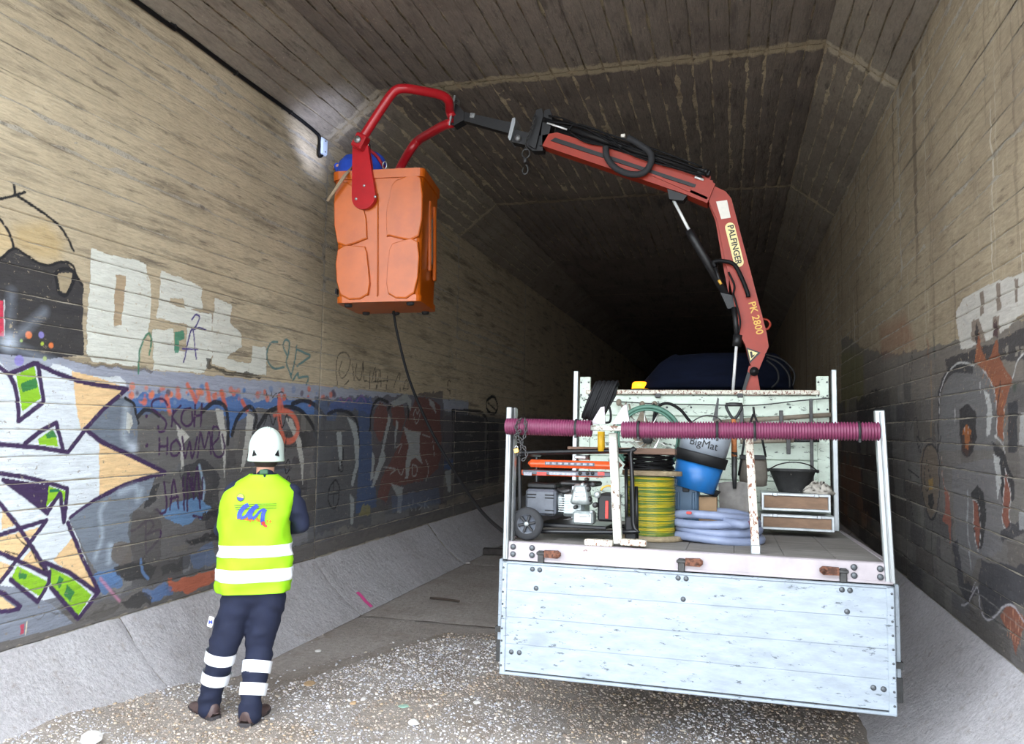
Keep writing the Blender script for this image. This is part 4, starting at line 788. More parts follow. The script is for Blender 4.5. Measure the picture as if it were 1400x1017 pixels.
# outer boom
b = MB(); kp([(742, 186), (762, 182), (975, 248), (967, 277), (957, 273), (742, 200)], CYP-.02, CYP+.12, b); kp([(960, 240), (978, 253), (967, 279), (940, 268)], CYP-.03, CYP+.13, b); ob = cp('outer_boom', b, M_RED)
b = MB(); kp([(754, 194), (760, 190), (952, 254), (950, 258)], CYP-.034, CYP-.02, b); cp('guide_strip', b, M_BSTEEL, ob)
b = MB(); kp([(888, 236), (968, 271), (966, 274), (886, 239)], CYP-.03, CYP-.02, b); cp('weld_flange', b, M_RED, ob)
b = MB(); kp([(955, 232), (972, 240), (970, 252), (950, 246)], CYP+.02, CYP+.08, b); cp('lug', b, M_RED, ob)
# extension ram and hose pack above the outer boom
b = MB()
b.tube([K(742, 164), K(965, 238)], .030, 14); b.tube([K(735, 158, CYP+.06), K(940, 226, CYP+.06)], .026, 12); b.tube([K(760, 178, CYP+.02), K(950, 242, CYP+.02)], .022, 12); cp('ram_cylinder', b, M_BSTEEL)
b = MB(); b.tube([K(748, 168, CYP-.04), K(775, 177, CYP-.04)], .008, 8); cp('ram_rod', b, M_CYL); b = MB(); b.tube([K(950, 242, CYP-.04), K(962, 246, CYP-.04)], .01, 8); cp('ram_rod', b, M_CYL)
for k, pts in enumerate(([(750, 158), (770, 162), (800, 176), (860, 200), (930, 222), (965, 236)], [(745, 165), (790, 172), (820, 186), (870, 214), (930, 232), (960, 242)], [(778, 178), (784, 170), (800, 172), (830, 184), (850, 205)], [(778, 180), (800, 194), (830, 200), (870, 212), (920, 226)], [(770, 164), (840, 186), (900, 206), (960, 228)], [(850, 200), (880, 208), (920, 228), (965, 240)])):
    b = MB(); b.tube(spline([K(x, y, CYP-.05-.012*(k % 3)) for x, y in pts], 5), .0075, 8); cp('hydraulic_hose', b, M_HOSE)
pts = [(828, 200), (830, 215), (842, 230), (862, 238), (880, 236), (890, 222), (888, 208), (872, 196), (858, 188)]
b = MB(); q = spline([K(x, y, CYP-.08) for x, y in pts], 8); rs = [.026+.0025*(i % 2) for i in range(len(q))]; b.tube(q, rs, 12); cp('hose_sleeve', b, M_RUB)
b = MB(); p = K(962, 236); b.box(p, (.11, .06, .05), rot=Euler((0, .32, 0)), b=.008); b.cyl((p.x+.02, CYP-.06, p.z-.005), (p.x+.02, CYP+.08, p.z-.005), .018, n=12); cp('cylinder_eye', b, M_BSTEEL)
b = MB(); p = K(852, 186, CYP-.05); b.box(p, (.036, .03, .028), b=.003); cp('valve_tag', b, M_PAPER)
# end collar, extension, plate
b = MB(); kp([(724, 200), (734, 152), (742, 150), (744, 158), (733, 205)], CYP-.03, CYP+.13, b); kp([(738, 200), (745, 152), (752, 150), (756, 160), (752, 182), (742, 200)], CYP-.02, CYP+.12, b); cp('boom_collar', b, M_BSTEEL)
b = MB(); kp([(700, 176), (742, 186), (742, 206), (728, 206), (718, 198), (700, 194)], CYP+.0, CYP+.1, b); cp('collar_box', b, M_BSTEEL)
b = MB(); kp([(698, 194), (696, 190), (702, 164), (706, 163), (706, 170), (700, 193)], CYP-.04, CYP+.14, b); cp('stop_plate', b, M_STEEL)
b = MB(); kp([(632, 152), (700, 167), (697, 182), (632, 164)], CYP+.01, CYP+.09, b); ex = cp('extension_arm', b, M_BSTEEL)
b = MB(); p = K(646, 158, CYP); b.box((p.x, CYP, p.z), (.045, .02, .045), rot=Euler((0, .2, 0)), b=.003); b.cyl((p.x, CYP-.02, p.z), (p.x, CYP, p.z), .012, n=12); cp('arm_bolt', b, M_STEEL, ex)
b = MB(); p = K(709, 190, CYP); b.cyl((p.x, CYP-.04, p.z), (p.x, CYP, p.z), .026, n=16); b.cyl((p.x, CYP-.05, p.z), (p.x, CYP-.03, p.z), .012, n=12); cp('collar_pin', b, M_STEEL)
# lift cylinders
b = MB(); b.tube([K(920, 272, CYP+.05), K(946, 322, CYP+.05)], .013, 12); cp('chrome_rod', b, M_CYL, None, 'chrome rod of the upper lift cylinder')
b = MB(); b.tube([K(942, 315, CYP+.05), K(948, 326, CYP+.05), K(1000, 414, CYP+.05)], [.032, .036, .036], 16); cp('lift_cylinder', b, M_BSTEEL)
b = MB(); kp([(912, 258), (940, 266), (934, 274), (915, 272)], CYP+.0, CYP+.1, b); cp('cylinder_bracket', b, M_BSTEEL); b = MB(); kp([(985, 400), (1008, 405), (1008, 420), (995, 422)], CYP, CYP+.1, b); cp('cylinder_bracket', b, M_BSTEEL)
b = MB(); b.tube([K(1002, 535, CYP-.02), K(1007, 470, CYP-.02)], .012, 12); cp('chrome_rod', b, M_CYL, None, 'thin upright chrome rod of the lower cylinder')
b = MB(); b.tube([K(1007, 474, CYP), K(1009, 458, CYP)], .036, 14); b.tube([K(1008, 462, CYP), K(1004, 420, CYP)], .022, 12); cp('lower_cylinder', b, M_BSTEEL)
for pts, r in (([(978, 365), (976, 358), (990, 357), (1004, 362), (1014, 380), (1022, 400), (1023, 406)], .017), ([(1002, 400), (1008, 420), (1012, 440), (1010, 455)], .008), ([(996, 372), (1004, 390), (1002, 404)], .008), ([(1048, 488), (1065, 496), (1078, 512), (1080, 530)], .008), ([(1048, 492), (1062, 505), (1064, 520), (1055, 530)], .008), ([(1046, 484), (1070, 492), (1086, 510), (1084, 528)], .007)):
    b = MB(); b.tube(spline([K(x, y, CYP-.05) for x, y in pts], 6), r, 10); cp('hydraulic_hose', b, M_HOSE)
b = MB(); b.tube([K(978, 366, CYP-.06), K(986, 390, CYP-.06)], .014, 10); cp('hose_fitting', b, M_BSTEEL); b = MB(); b.tube([K(983, 383, CYP-.065), K(986, 389, CYP-.065)], .012, 10); cp('brass_fitting', b, M_YEL)
b = MB(); b.tube(spline([K(x, y, CYP+.05) for x, y in ((1043, 436), (1050, 438), (1053, 444), (1049, 450), (1044, 449))], 5), .009, 8); cp('hose_guide', b, M_RED)
# decals on the inner boom
def on_face(b, txt, cx, cy, size, ang, yy, **k):
    vs, fs = text_mesh(txt, size, **k); c = K(cx, cy); ca, sa = math.cos(ang), math.sin(ang)
    b.add([(c.x+v.x*ca-v.y*sa, yy-v.z, c.z+v.x*sa+v.y*ca) for v in vs], fs); return b
p0 = K(1003, 318); p1 = K(1018, 352); d = K(1010, 362)-K(998, 308); ang = math.atan2(d.z, d.x)
b = MB(); A = K(998, 311); B = K(1010, 359); nrm_ = Vector((-(B-A).z, 0, (B-A).x)).normalized(); poly = []
for k in range(9): t = PI*k/8; dd = (A-B).normalized(); poly.append(A+nrm_*.038*math.cos(t)+dd*.038*math.sin(t))
for k in range(9): t = PI*k/8; dd = (B-A).normalized(); poly.append(B-nrm_*.038*math.cos(t)+dd*.038*math.sin(t))
b.prism([(p.x, p.z) for p in poly], lambda a, c, e: (a, e, c), CYP-.0125, CYP-.009); cp('name_plate', b, M_CREAM, ib)
b = MB(); on_face(b, 'PALFINGER', 1004, 335, .066, ang, CYP-.014, bold=.0012); cp('lettering', b, M_INK, ib)
d = K(1040, 462)-K(1027, 412); ang2 = math.atan2(d.z, d.x)
b = MB(); on_face(b, 'PK 2800', 1033, 435, .078, ang2, CYP-.0125, bold=.0012); cp('lettering', b, M_YEL, ib)
b = MB(); kp([(979, 276), (994, 274), (999, 298), (986, 300)], CYP-.012, CYP-.009, b); cp('worn_label', b, M_PAPER, ib)
b = MB(); kp([(1020, 475), (1040, 482), (1025, 497)], CYP-.012, CYP-.009, b); wsn = cp('warning_sign', b, M_INK, ib)
b = MB(); kp([(1022.5, 478), (1036, 482.5), (1026, 493)], CYP-.014, CYP-.0125, b); cp('sign_face', b, M_CREAM, wsn)
b = MB(); kp([(1025, 481), (1028, 480.5), (1029, 486), (1032, 484.5), (1031, 487), (1027, 490), (1026, 486)], CYP-.016, CYP-.0145, b); cp('sign_symbol', b, M_INK, wsn)
# chain and hook hanging from the collar
hk = thing('crane_hook', 'dark chain and swivel hook hanging below the boom tip collar', 'hook', K(717, 200))
def chain(th, pts, r, link, m, name='chain_link'):
    q = spline(pts, 4); L = [0]
    for a1, a2 in zip(q[:-1], q[1:]): L.append(L[-1]+(Vector(a2)-Vector(a1)).length)
    n = max(2, int(L[-1]/(link*.72)))
    for i in range(n+1):
        s = L[-1]*i/n; j = max(k for k in range(len(L)) if L[k] <= s+1e-9); j = min(j, len(q)-2)
        f = (s-L[j])/max(1e-6, L[j+1]-L[j]); c = Vector(q[j]).lerp(Vector(q[j+1]), f); d = (Vector(q[j+1])-Vector(q[j])).normalized()
        side = d.cross(Vector((0, 1, 0))); side = side.normalized() if side.length > .1 else Vector((1, 0, 0)); oth = d.cross(side)
        w = side if i % 2 else oth; b = MB(); ring = [c+d*link*.5*math.cos(t*PI/5)+w*link*.3*math.sin(t*PI/5) for t in range(10)]
        b.tube(ring, r, 6, closed=True); b.build(name, m, th, world=True)
chain(hk, [K(731, 158, CYP-.07), K(727, 175, CYP-.07), K(720, 192, CYP-.07), K(719, 203, CYP-.07)], .004, .03, M_DSTEEL)
b = MB(); c = K(719, 210, CYP-.07); b.tube([c+Vector((.034*math.cos(t*PI/8), 0, .04*math.sin(t*PI/8))) for t in range(16)], .006, 8, closed=True); b.build('ring', M_DSTEEL, hk, world=True)
b = MB(); c = K(718, 220, CYP-.07); b.lathe([(.008, .03), (.018, .02), (.018, -.015), (.01, -.02)], c, (0, 0, 1), 14); b.build('swivel', M_DSTEEL, hk, world=True)
b = MB(); c = K(718, 232, CYP-.07); b.tube([c+Vector((.026*math.sin(t*PI/9), 0, .04*math.cos(t*PI/9))) for t in range(0, 15)], [.009-.0002*t for t in range(15)], 8); b.tube([c+Vector((-.01, .0, .03)), c+Vector((-.024, 0, -.01))], .005, 6); b.build('hook_body', M_DSTEEL, hk, world=True)
# ================================================================== man basket
M_OR = mat('orange_glass_fibre', (178, 84, 8), .32, 0, .1, 5, chip=(150, 66, 30), chipamt=.68, bump=.15, dirt=(146, 58, 14))
M_ORD = mat('orange_panel', (196, 98, 28), .3, 0, .1, 5, chip=(160, 76, 34), chipamt=.68, bump=.12, dirt=(206, 116, 50))
M_YOKE = mat('yoke_red', (168, 24, 34), .3, 0, .08, 10, chip=(70, 24, 26), chipamt=.7, bump=.06)
M_DARKIN = mat('basket_inside', (120, 60, 24), .5, 0, .1, 8)
YF = 5.95
TLc, TRc, BLc, BRc = K(444, 242, YF), K(557, 230, YF), K(464, 419, YF), K(569, 404, YF)
ctr = (BLc+BRc)/2; upv = ((TLc+TRc)/2-(BLc+BRc)/2); HBK = upv.length; xv = (TRc-TLc).normalized()
tilt = math.atan2(-xv.z, xv.x); yaw = math.radians(9)
BM = Matrix.LocRotScale(ctr, Euler((0, tilt, yaw), 'ZYX') if False else (Matrix.Rotation(yaw, 3, 'Z')@Matrix.Rotation(tilt, 3, 'Y')).to_euler(), None)
bk = thing('man_basket', 'orange glass fibre work basket hanging high beside the left wall', 'basket', ctr, BM.to_euler())
WT, WB, DP = (TRc-TLc).length*1.0, (BRc-BLc).length*1.0, .66
def bl(s, h): # half width/depth at height fraction
    return WB/2+(WT-WB)/2*h
def rr(hw, y0, y1, z, r=.06, n=5):
    o = []
    for cx, cy, a0 in ((hw-r, y0+r, -PI/2), (hw-r, y1-r, 0), (-hw+r, y1-r, PI/2), (-hw+r, y0+r, PI)):
        for k in range(n): a = a0+PI/2*k/(n-1); o.append((cx+r*math.cos(a), cy+r*math.sin(a), z))
    return o
def shell(z0, z1, off, m=6): return [rr(bl(0, z/HBK)+off, -off+(.02*(1-z/HBK)), DP+off-(.03*(1-z/HBK)), z) for z in np.linspace(z0, z1, m)]
b = MB(); outer = shell(0, HBK, 0); inner = shell(.04, HBK, -.03)
b.loft(outer, cap=False, smooth=False); b.loft(inner, cap=False, smooth=False); n = len(outer[0])
vs = outer[-1]+inner[-1]; b.add(vs, [(k, (k+1) % n, n+(k+1) % n, n+k) for k in range(n)]); b.add(outer[0], [tuple(range(n))]); b.add(inner[0], [tuple(range(n))])
b.build('tub', M_OR, bk)
b = MB(); R1 = shell(HBK-.07, HBK+.004, .016, 3); R0 = shell(HBK-.07, HBK+.004, -.012, 3); b.loft(R1, cap=False, smooth=False); b.loft(R0, cap=False, smooth=False)
for j in (0, 2): b.add(R1[j]+R0[j], [(k, (k+1) % n, n+(k+1) % n, n+k) for k in range(n)])
b.build('rim', M_OR, bk)
b = MB(); b.loft(shell(-.005, .05, .014, 2), smooth=False); b.build('bottom_skirt', M_OR, bk)
# raised corner panels of the front face
def fx(fu, fz): z = fz*HBK; return (bl(0, fz)*fu, z)
PAN = [[(-.97, .90), (-.62, .90), (-.50, .84), (-.46, .78), (-.28, .66), (-.25, .50), (-.30, .47), (-.95, .45)],
       [(.97, .93), (.52, .93), (.36, .90), (.30, .85), (.27, .78), (.20, .68), (.22, .50), (.28, .49), (.97, .48)],
       [(-.95, .40), (-.36, .42), (-.28, .40), (-.24, .34), (-.22, .05), (-.9, .05)], [(.95, .44), (.42, .44), (.32, .41), (.27, .34), (.27, .05), (.9, .05)]]
for pn in PAN:
    q = [fx(*p) for p in pn]; cx = sum(p[0] for p in q)/len(q); cz = sum(p[1] for p in q)/len(q)
    sm = [(v.x, v.y) for v in spline([(a, c, 0) for a, c in q], 3, closed=True)]
    b = MB(); N = len(sm); r0 = [(a, .022, c) for a, c in sm]; r1 = [(cx+(a-cx)*.985, -.008, cz+(c-cz)*.985) for a, c in sm]; r2 = [(cx+(a-cx)*.95, -.013, cz+(c-cz)*.95) for a, c in sm]
    b.loft([r0, r1, r2], smooth=False); b.build('moulded_panel', M_OR, bk)
b = MB(); b.tube([(0, .0, .04), (0, -.002, HBK*.82)], .004, 6); b.build('seam', M_OR, bk)
# side opening with rail on the right
b = MB(); xr = bl(0, .5); b.box((xr-.01, DP*.58, HBK*.56), (.035, .13, HBK*.5), b=.01); b.build('side_slot', M_INK, bk)
b = MB(); b.box((xr+.012, DP*.45, HBK*.55), (.03, .03, HBK*.56), b=.008); b.box((xr+.02, DP*.7, HBK*.52), (.03, .05, HBK*.6), b=.008); b.build('slot_frame', M_OR, bk)
b = MB(); b.box((xr+.01, DP*.57, HBK*.52), (.02, .035, HBK*.36), b=.004); b.build('door_rail', M_STEEL, bk)
for x, y in ((-.8, .1), (.75, .08), (-.75, .55), (.78, .6), (0, .6)):
    b = MB(); b.lathe([(.03, 0), (.036, -.012), (.03, -.028)], (x*WB/2, y, 0), (0, 0, 1), 12); b.build('rubber_foot', M_RUB, bk)
b = MB(); b.box((-bl(0, .85)-.012, .12, HBK*.1), (.02, .05, .05), b=.006); b.build('side_buffer', M_RUB, bk)
# yoke
yk = thing('basket_yoke', 'red tubular yoke joining the orange basket to the crane tip', 'yoke', K(620, 165, CYP))
def yp(name, b, m): return b.build(name, m, yk, world=True)
Y0 = YF-.03
pl = [K(484, 205, Y0), K(508, 205, Y0), K(516, 268, Y0)]; c = K(499, 270, Y0); r = (K(515, 270, Y0)-c).length
poly = [(K(484, 200, Y0).x, K(484, 200, Y0).z), (K(505, 200, Y0).x, K(505, 200, Y0).z)]+[(c.x+r*math.cos(-t*PI/10), c.z+r*math.sin(-t*PI/10)) for t in range(0, 11)]
b = MB(); b.prism(poly, lambda a, q, e: (a, e, q), Y0-.03, Y0+.012); hp = yp('hanger_plate', b, M_YOKE)
for x, y in ((498, 254), (487, 272), (513, 269)): q = K(x, y, Y0-.03); b = MB(); b.lathe([(.012, 0), (.012, .008), (.006, .012)], (q.x, Y0-.028, q.z), (0, -1, 0), 10); b.build('bolt', M_STEEL, hp, world=True)
b = MB(); b.tube(spline([K(490, 197, Y0-.05), K(500, 182, Y0-.05), K(522, 148, Y0-.05), K(538, 126, Y0-.04), K(552, 121, Y0-.02), K(580, 125, Y0+.1), K(603, 130, Y0+.22), K(613, 138, Y0+.3), K(615, 152, CYP), K(618, 160, CYP)], 5), .04, 16); yp('front_tube', b, M_YOKE)
b = MB(); q = K(493, 194, Y0-.06); b.box(q, (.105, .1, .13), rot=Euler((0, .5, 0)), b=.012); jb_ = yp('joint_box', b, M_YOKE); b = MB(); b.cyl((q.x, q.y-.07, q.z), (q.x, q.y-.04, q.z), .03, n=16); b.cyl((q.x, q.y-.075, q.z), (q.x, q.y-.06, q.z), .014, n=12); b.build('pivot_bolt', M_STEEL, jb_, world=True)
YB = YF+.82
b = MB(); b.tube(spline([K(618, 168, CYP), K(606, 172, CYP+.08), K(585, 184, CYP+.25), K(572, 192, CYP+.35), K(562, 204, YB-.08), K(549, 226, YB), K(541, 245, YB), K(536, 270, YB)], 5), .043, 16); yp('rear_tube', b, M_YOKE)
b = MB(); A = K(625, 134, CYP+.04); B = K(617, 175, CYP+.04); d = B-A; b.box((A+B)/2, (.02, .13, d.length), rot=Euler((0, math.atan2(d.x, d.z), 0)), b=.003); mp = yp('mounting_plate', b, M_STEEL)
for x, y in ((624, 139), (619, 170)):
    q = K(x, y, CYP-.06); b = MB(); b.lathe([(.013, 0), (.013, .01)], (q.x, CYP-.065, q.z), (0, -1, 0), 8); b.build('bolt', M_BSTEEL, mp, world=True)
b = MB(); kp([(622, 140), (634, 152), (634, 164), (620, 172)], CYP+.0, CYP+.1, b); yp('adapter', b, M_BSTEEL)
# lanyard rope over the rim
lr = thing('lanyard', 'grey strap lanyard slung over the top left rim of the orange basket', 'strap', K(484, 228, YF-.06))
b = MB()
for o in (0, .018): b.tube([K(484, 226, YF+.05), K(470, 240, YF-.13)+Vector((o, 0, 0)), K(447, 275, YF-.14)+Vector((o*.5, 0, 0))], .009, 8)
b.build('webbing', mat('grey_webbing', (150, 132, 108), .8, 0, .15, 40), lr, world=True)
# ================================================================== cargo on the bed (truck-local coordinates)
def cargo(name, label, cat, p, group=None): return thing(name, label, cat, TM@Vector(p), TROT, group)
M_GOR = mat('generator_orange', (232, 92, 44), .35, 0, .06, 20, bump=.05); M_GREY = mat('generator_grey', (84, 88, 96), .5, 0, .1, 20, bump=.1)
M_ENG = mat('cast_aluminium', (168, 176, 176), .35, .55, .15, 40, bump=.25, bd=.002); M_TUBE = mat('black_tube', (26, 27, 30), .3, .2, .1, 20, bump=0)
M_LRED = mat('red_label', (206, 60, 52), .5, 0, .1, 60, bump=0); M_LGR = mat('grey_label', (150, 152, 162), .5, 0, .3, 90, bump=0)
vg = .16
def gp(x, y, v=vg): return T(x, y, v)
g0 = gp(712, 735); gen = cargo('portable_generator', 'open-frame petrol generator with orange tank and wheel at the left of the bed', 'generator', g0)
def gb_(name, b, m, par=None): o = inst(b, name, m, gen) if par is None else inst2(b, name, m, par); return o
def inst2(b, name, m, par):
    W = root_mat(par).inverted()@TM; b.v = [tuple(W@Vector(p)) for p in b.v]; return b.build(name, m, par)
DG = .42
for v in (vg, vg+DG):
    dz = 0
    A, B, Cc, D = gp(712, 726), gp(710, 619), gp(862, 616), gp(866, 727)
    pts = [A, A.lerp(B, .85), B.lerp(A, .04)+Vector((.006, 0, 0)), B.lerp(Cc, .04), Cc.lerp(B, .04), Cc.lerp(D, .05), D.lerp(Cc, .12), D.lerp(A, .04), A.lerp(D, .04)]
    pts = [Vector((p.x, v, p.z)) for p in pts]; b = MB(); b.tube(spline(pts, 5, closed=True), .0125, 10, closed=True); gb_('frame_tube', b, M_TUBE)
for x, y in ((714, 622), (860, 620), (722, 727), (850, 727)):
    p = gp(x, y); b = MB(); b.cyl((p.x, vg, p.z), (p.x, vg+DG, p.z), .011, n=10); gb_('cross_tube', b, M_TUBE)
a, c = gp(722, 628), gp(836, 642)
b = MB(); b.box(((a.x+c.x)/2, vg+.2, (a.z+c.z)/2), (c.x-a.x+.02, .36, a.z-c.z), b=.018); tk = gb_('fuel_tank', b, M_GOR)
b = MB(); p = gp(830, 651); b.box((p.x-.28, vg+.2, p.z+.005), (.5, .3, .03), b=.008); gb_('tank_base', b, M_GOR)
a, c = gp(744, 631), gp(812, 637.5); b = MB(); b.box(((a.x+c.x)/2, vg+.018, (a.z+c.z)/2), (c.x-a.x, .004, a.z-c.z), b=0); lb_ = gb_('tank_label', b, M_GREY, tk)
for k in range(8):
    x = a.x+(c.x-a.x)*(k+.5)/8; b = MB(); b.box((x, vg+.014, (a.z+c.z)/2+.001*(k % 2)), ((c.x-a.x)/8*.6, .004, (a.z-c.z)*.62)); gb_('label_mark', b, M_LGR, lb_)
b = MB(); p = gp(790, 626); b.box((p.x, vg+.08, p.z+.005), (.07, .03, .02), b=.004); gb_('tap_block', b, M_STEEL); b = MB(); b.cyl((p.x, vg+.2, p.z-.01), (p.x, vg+.2, p.z+.02), .035, n=16); gb_('fuel_cap', b, M_STEEL)
a, c = gp(715, 643), gp(836, 651); b = MB(); b.box(((a.x+c.x)/2, vg+.0, (a.z+c.z)/2), (c.x-a.x, .03, a.z-c.z+.008), b=.004); pn = gb_('control_panel', b, M_GREY)
for x0, x1, m in ((717, 728, M_LGR), (735, 748, M_LRED), (752, 788, M_LGR), (818, 827, M_LRED)):
    a1, c1 = gp(x0, 645), gp(x1, 650); b = MB(); b.box(((a1.x+c1.x)/2, vg-.017, (a1.z+c1.z)/2), (c1.x-a1.x, .004, a1.z-c1.z)); gb_('panel_label', b, m, pn)
for x in (794, 804, 811): p = gp(x, 647); b = MB(); b.cyl((p.x, vg-.026, p.z), (p.x, vg-.01, p.z), .010, n=12); gb_('panel_socket', b, M_BLACK, pn)
a, c = gp(717, 668), gp(758, 706); b = MB(); b.box(((a.x+c.x)/2, vg+.14, (a.z+c.z)/2), (c.x-a.x, .24, a.z-c.z), b=.015); mf = gb_('silencer_cover', b, M_GREY)
a2, c2 = gp(717, 660), gp(758, 669); b = MB(); b.box(((a2.x+c2.x)/2, vg+.15, (a2.z+c2.z)/2), (c2.x-a2.x-.01, .2, a2.z-c2.z), b=.008); gb_('silencer_top', b, M_BLACK, mf)
for x, ys in ((725, (676, 680)), (750, (677, 681, 698, 703)), (726, (676,))):
    for y in ys: p = gp(x, y); b = MB(); b.box((p.x, vg+.02, p.z), (.055, .008, .007), b=.002); gb_('vent_slot', b, M_BLACK, mf)
p = gp(779, 690); b = MB(); b.box((p.x, vg+.18, p.z), (.14, .2, .15), b=.02); b.lathe([(.075, 0), (.08, .02), (.08, .12)], (p.x-.055, vg+.17, p.z+.01), (-1, 0, 0), 20); eng = gb_('engine_block', b, M_ENG)
for k in range(7): b = MB(); b.box((p.x-.03, vg+.068, p.z+.035-k*.013), (.10, .012, .005)); gb_('cooling_fin', b, M_ENG, eng)
q = gp(793, 676); b = MB()
b.loft([[(q.x+sx*s*(1.0 if zz < 0 else .78)*.062*.9, vg+yy, q.z+zz*.055*s) for sx, zz in ((-1, -.8), (-.8, -1), (.8, -1), (1, -.8), (.8, .9), (.65, 1), (-.65, 1), (-.8, .9))] for yy, s in ((.08, 1.1), (.01, 1.05), (-.01, .85), (-.014, .6))]); cc = gb_('rocker_cover', b, M_ENG, eng)
for dz in (.016, -.006): b = MB(); b.box((q.x, vg-.016, q.z+dz), (.055, .006, .012), b=.003); gb_('cover_boss', b, M_STEEL, cc)
q2 = gp(797, 708); b = MB(); b.box((q2.x, vg+.05, q2.z), (.12, .12, .075), b=.012); b.box((q2.x+.01, vg-.012, q2.z+.015), (.06, .01, .018), b=.003); gb_('crankcase', b, M_ENG, eng)
for x, y, r in ((788, 693, .012), (804, 668, .02), (812, 662, .016), (806, 682, .018), (815, 690, .016), (798, 662, .012), (810, 700, .014), (818, 676, .02), (803, 655, .011)):
    q = gp(x, y, vg+.05); b = MB(); b.lathe([(r*.6, .0), (r, .012), (r, .05), (r*.7, .06)], (q.x, vg+.06, q.z), (0, -1, 0), 10); gb_('engine_fitting', b, random.choice([M_STEEL, M_DSTEEL, M_ENG]), eng)
b = MB(); a, c = gp(816, 675), gp(840, 714); b.box(((a.x+c.x)/2, vg+.15, (a.z+c.z)/2), (c.x-a.x, .26, a.z-c.z), b=.012); al = gb_('alternator_housing', b, M_BLACK)
b = MB(); p = gp(829, 697); b.box((p.x, vg+.018, p.z), (.018, .006, .1), b=.002); gb_('red_label', b, M_LRED, al)
b = MB(); b.tube(spline([gp(822, 670, vg+.03), gp(825, 666, vg+.02), gp(833, 664, vg+.02), gp(838, 668, vg+.03)], 5), .006, 8); gb_('fuel_hose', b, M_YEL)
b = MB(); a, c = gp(760, 658), gp(812, 666); b.box(((a.x+c.x)/2, vg+.2, (a.z+c.z)/2), (c.x-a.x, .2, .03), b=.01); b.tube(spline([gp(760, 668, vg+.1), gp(770, 672, vg+.06), gp(780, 670, vg+.06)], 4), .014, 8); gb_('air_cleaner', b, M_DSTEEL)
b = MB(); a, c = gp(745, 716), gp(815, 720); b.box(((a.x+c.x)/2, vg+.2, (a.z+c.z)/2-.01), (c.x-a.x+.1, .3, .02), b=.004); gb_('engine_mount', b, M_TUBE)
w = gp(720, 716, .06); b = MB(); b.lathe([(.055, -.022), (.082, -.022), (.092, -.012), (.094, 0), (.092, .012), (.082, .022), (.055, .022)], (w.x, .075, w.z), (0, 1, 0), 36, cap=False); wl = gb_('wheel', b, M_RUB)
b = MB(); b.lathe([(.06, -.012), (.052, -.016), (.05, -.004), (.0, -.004)], (w.x, .075, w.z), (0, 1, 0), 28, cap=False); gb_('rim', b, M_GREY, wl)
for k in range(6):
    an = k*PI/3+.2; b = MB(); b.box((w.x+math.cos(an)*.032, .062, w.z+math.sin(an)*.032), (.042, .012, .014), rot=Euler((0, -an, 0)), b=.003); gb_('spoke', b, M_TUBE, wl)
b = MB(); b.lathe([(.012, -.026), (.014, -.02), (.014, 0)], (w.x, .075, w.z), (0, 1, 0), 12); gb_('hub_cap', b, M_ENG, wl)
for x in (857, 864, 871):
    b = MB(); a, c = T(x, 736, .2), T(x-1, 665 if x != 857 else 640, .2); b.tube([a, c], .010, 8); gb_('handle_tube', b, M_TUBE)
b = MB(); a, c = T(862, 737, .2), T(864, 706, .2); b.box((a+c)/2, (.06, .05, (c-a).length), b=.006); gb_('handle_bracket', b, M_BLACK)
# loose chain and padlock on the left
lc = cargo('chain', 'rusty grey chain looped over the short purple pipe at the left post', 'chain', T(715, 580, -.1))
def TW_(x, y, v): return TM@T(x, y, v)
for pts in ([(712, 573), (706, 580), (707, 592), (712, 602), (713, 612), (708, 622)], [(718, 574), (719, 586), (717, 597), (713, 606), (718, 614), (720, 624), (716, 628)], [(712, 606), (704, 598), (710, 590)]):
    chain(lc, [TW_(x, y, -.115) for x, y in pts], .0035, .024, M_DSTEEL)
pk = cargo('padlock', 'small brass padlock hanging from the chain by the left post', 'padlock', T(706, 616, -.12))
M_BRASS = mat('brass', (206, 168, 96), .35, .5, .1, 30)
q = T(706, 616, -.12); b = MB(); b.box(q, (.028, .014, .026), rot=Euler((0, -.3, 0)), b=.003); inst(b, 'lock_body', M_BRASS, pk)
b = MB(); b.tube([q+Vector((.009*math.cos(t*PI/6), 0, .012+.014*math.sin(t*PI/6))) for t in range(7)], .0025, 8); inst(b, 'shackle', M_STEEL, pk)
# plank and yellow tube over the generator
M_PLK = mat('old_brown_plank', (112, 88, 74), .8, 0, .25, 6, bump=.4, stretch=(1, 8, 8), dirt=(80, 64, 54))
a, c = T(775, 616, .3), T(923, 616, .3); a.z = c.z
pl_ = cargo('timber_plank', 'weathered brown plank lying across the generator frame', 'plank', (a+c)/2)
b = MB(); b.box(((a.x+c.x)/2, .38, T(850, 616, .3).z), (c.x-a.x, .14, .036), b=.004); inst(b, 'board', M_PLK, pl_)
yt = cargo('yellow_tube', 'short upright yellow tube between pipe and generator top', 'tube', T(822, 618, .12))
b = MB(); a, c = T(822, 617, .16), T(822, 590, .16); b.lathe([(.012, 0), (.021, 0), (.021, (c-a).length), (.012, (c-a).length)], a, c-a, 16); inst(b, 'tube_body', mat('yellow_plastic', (214, 168, 28), .4), yt)
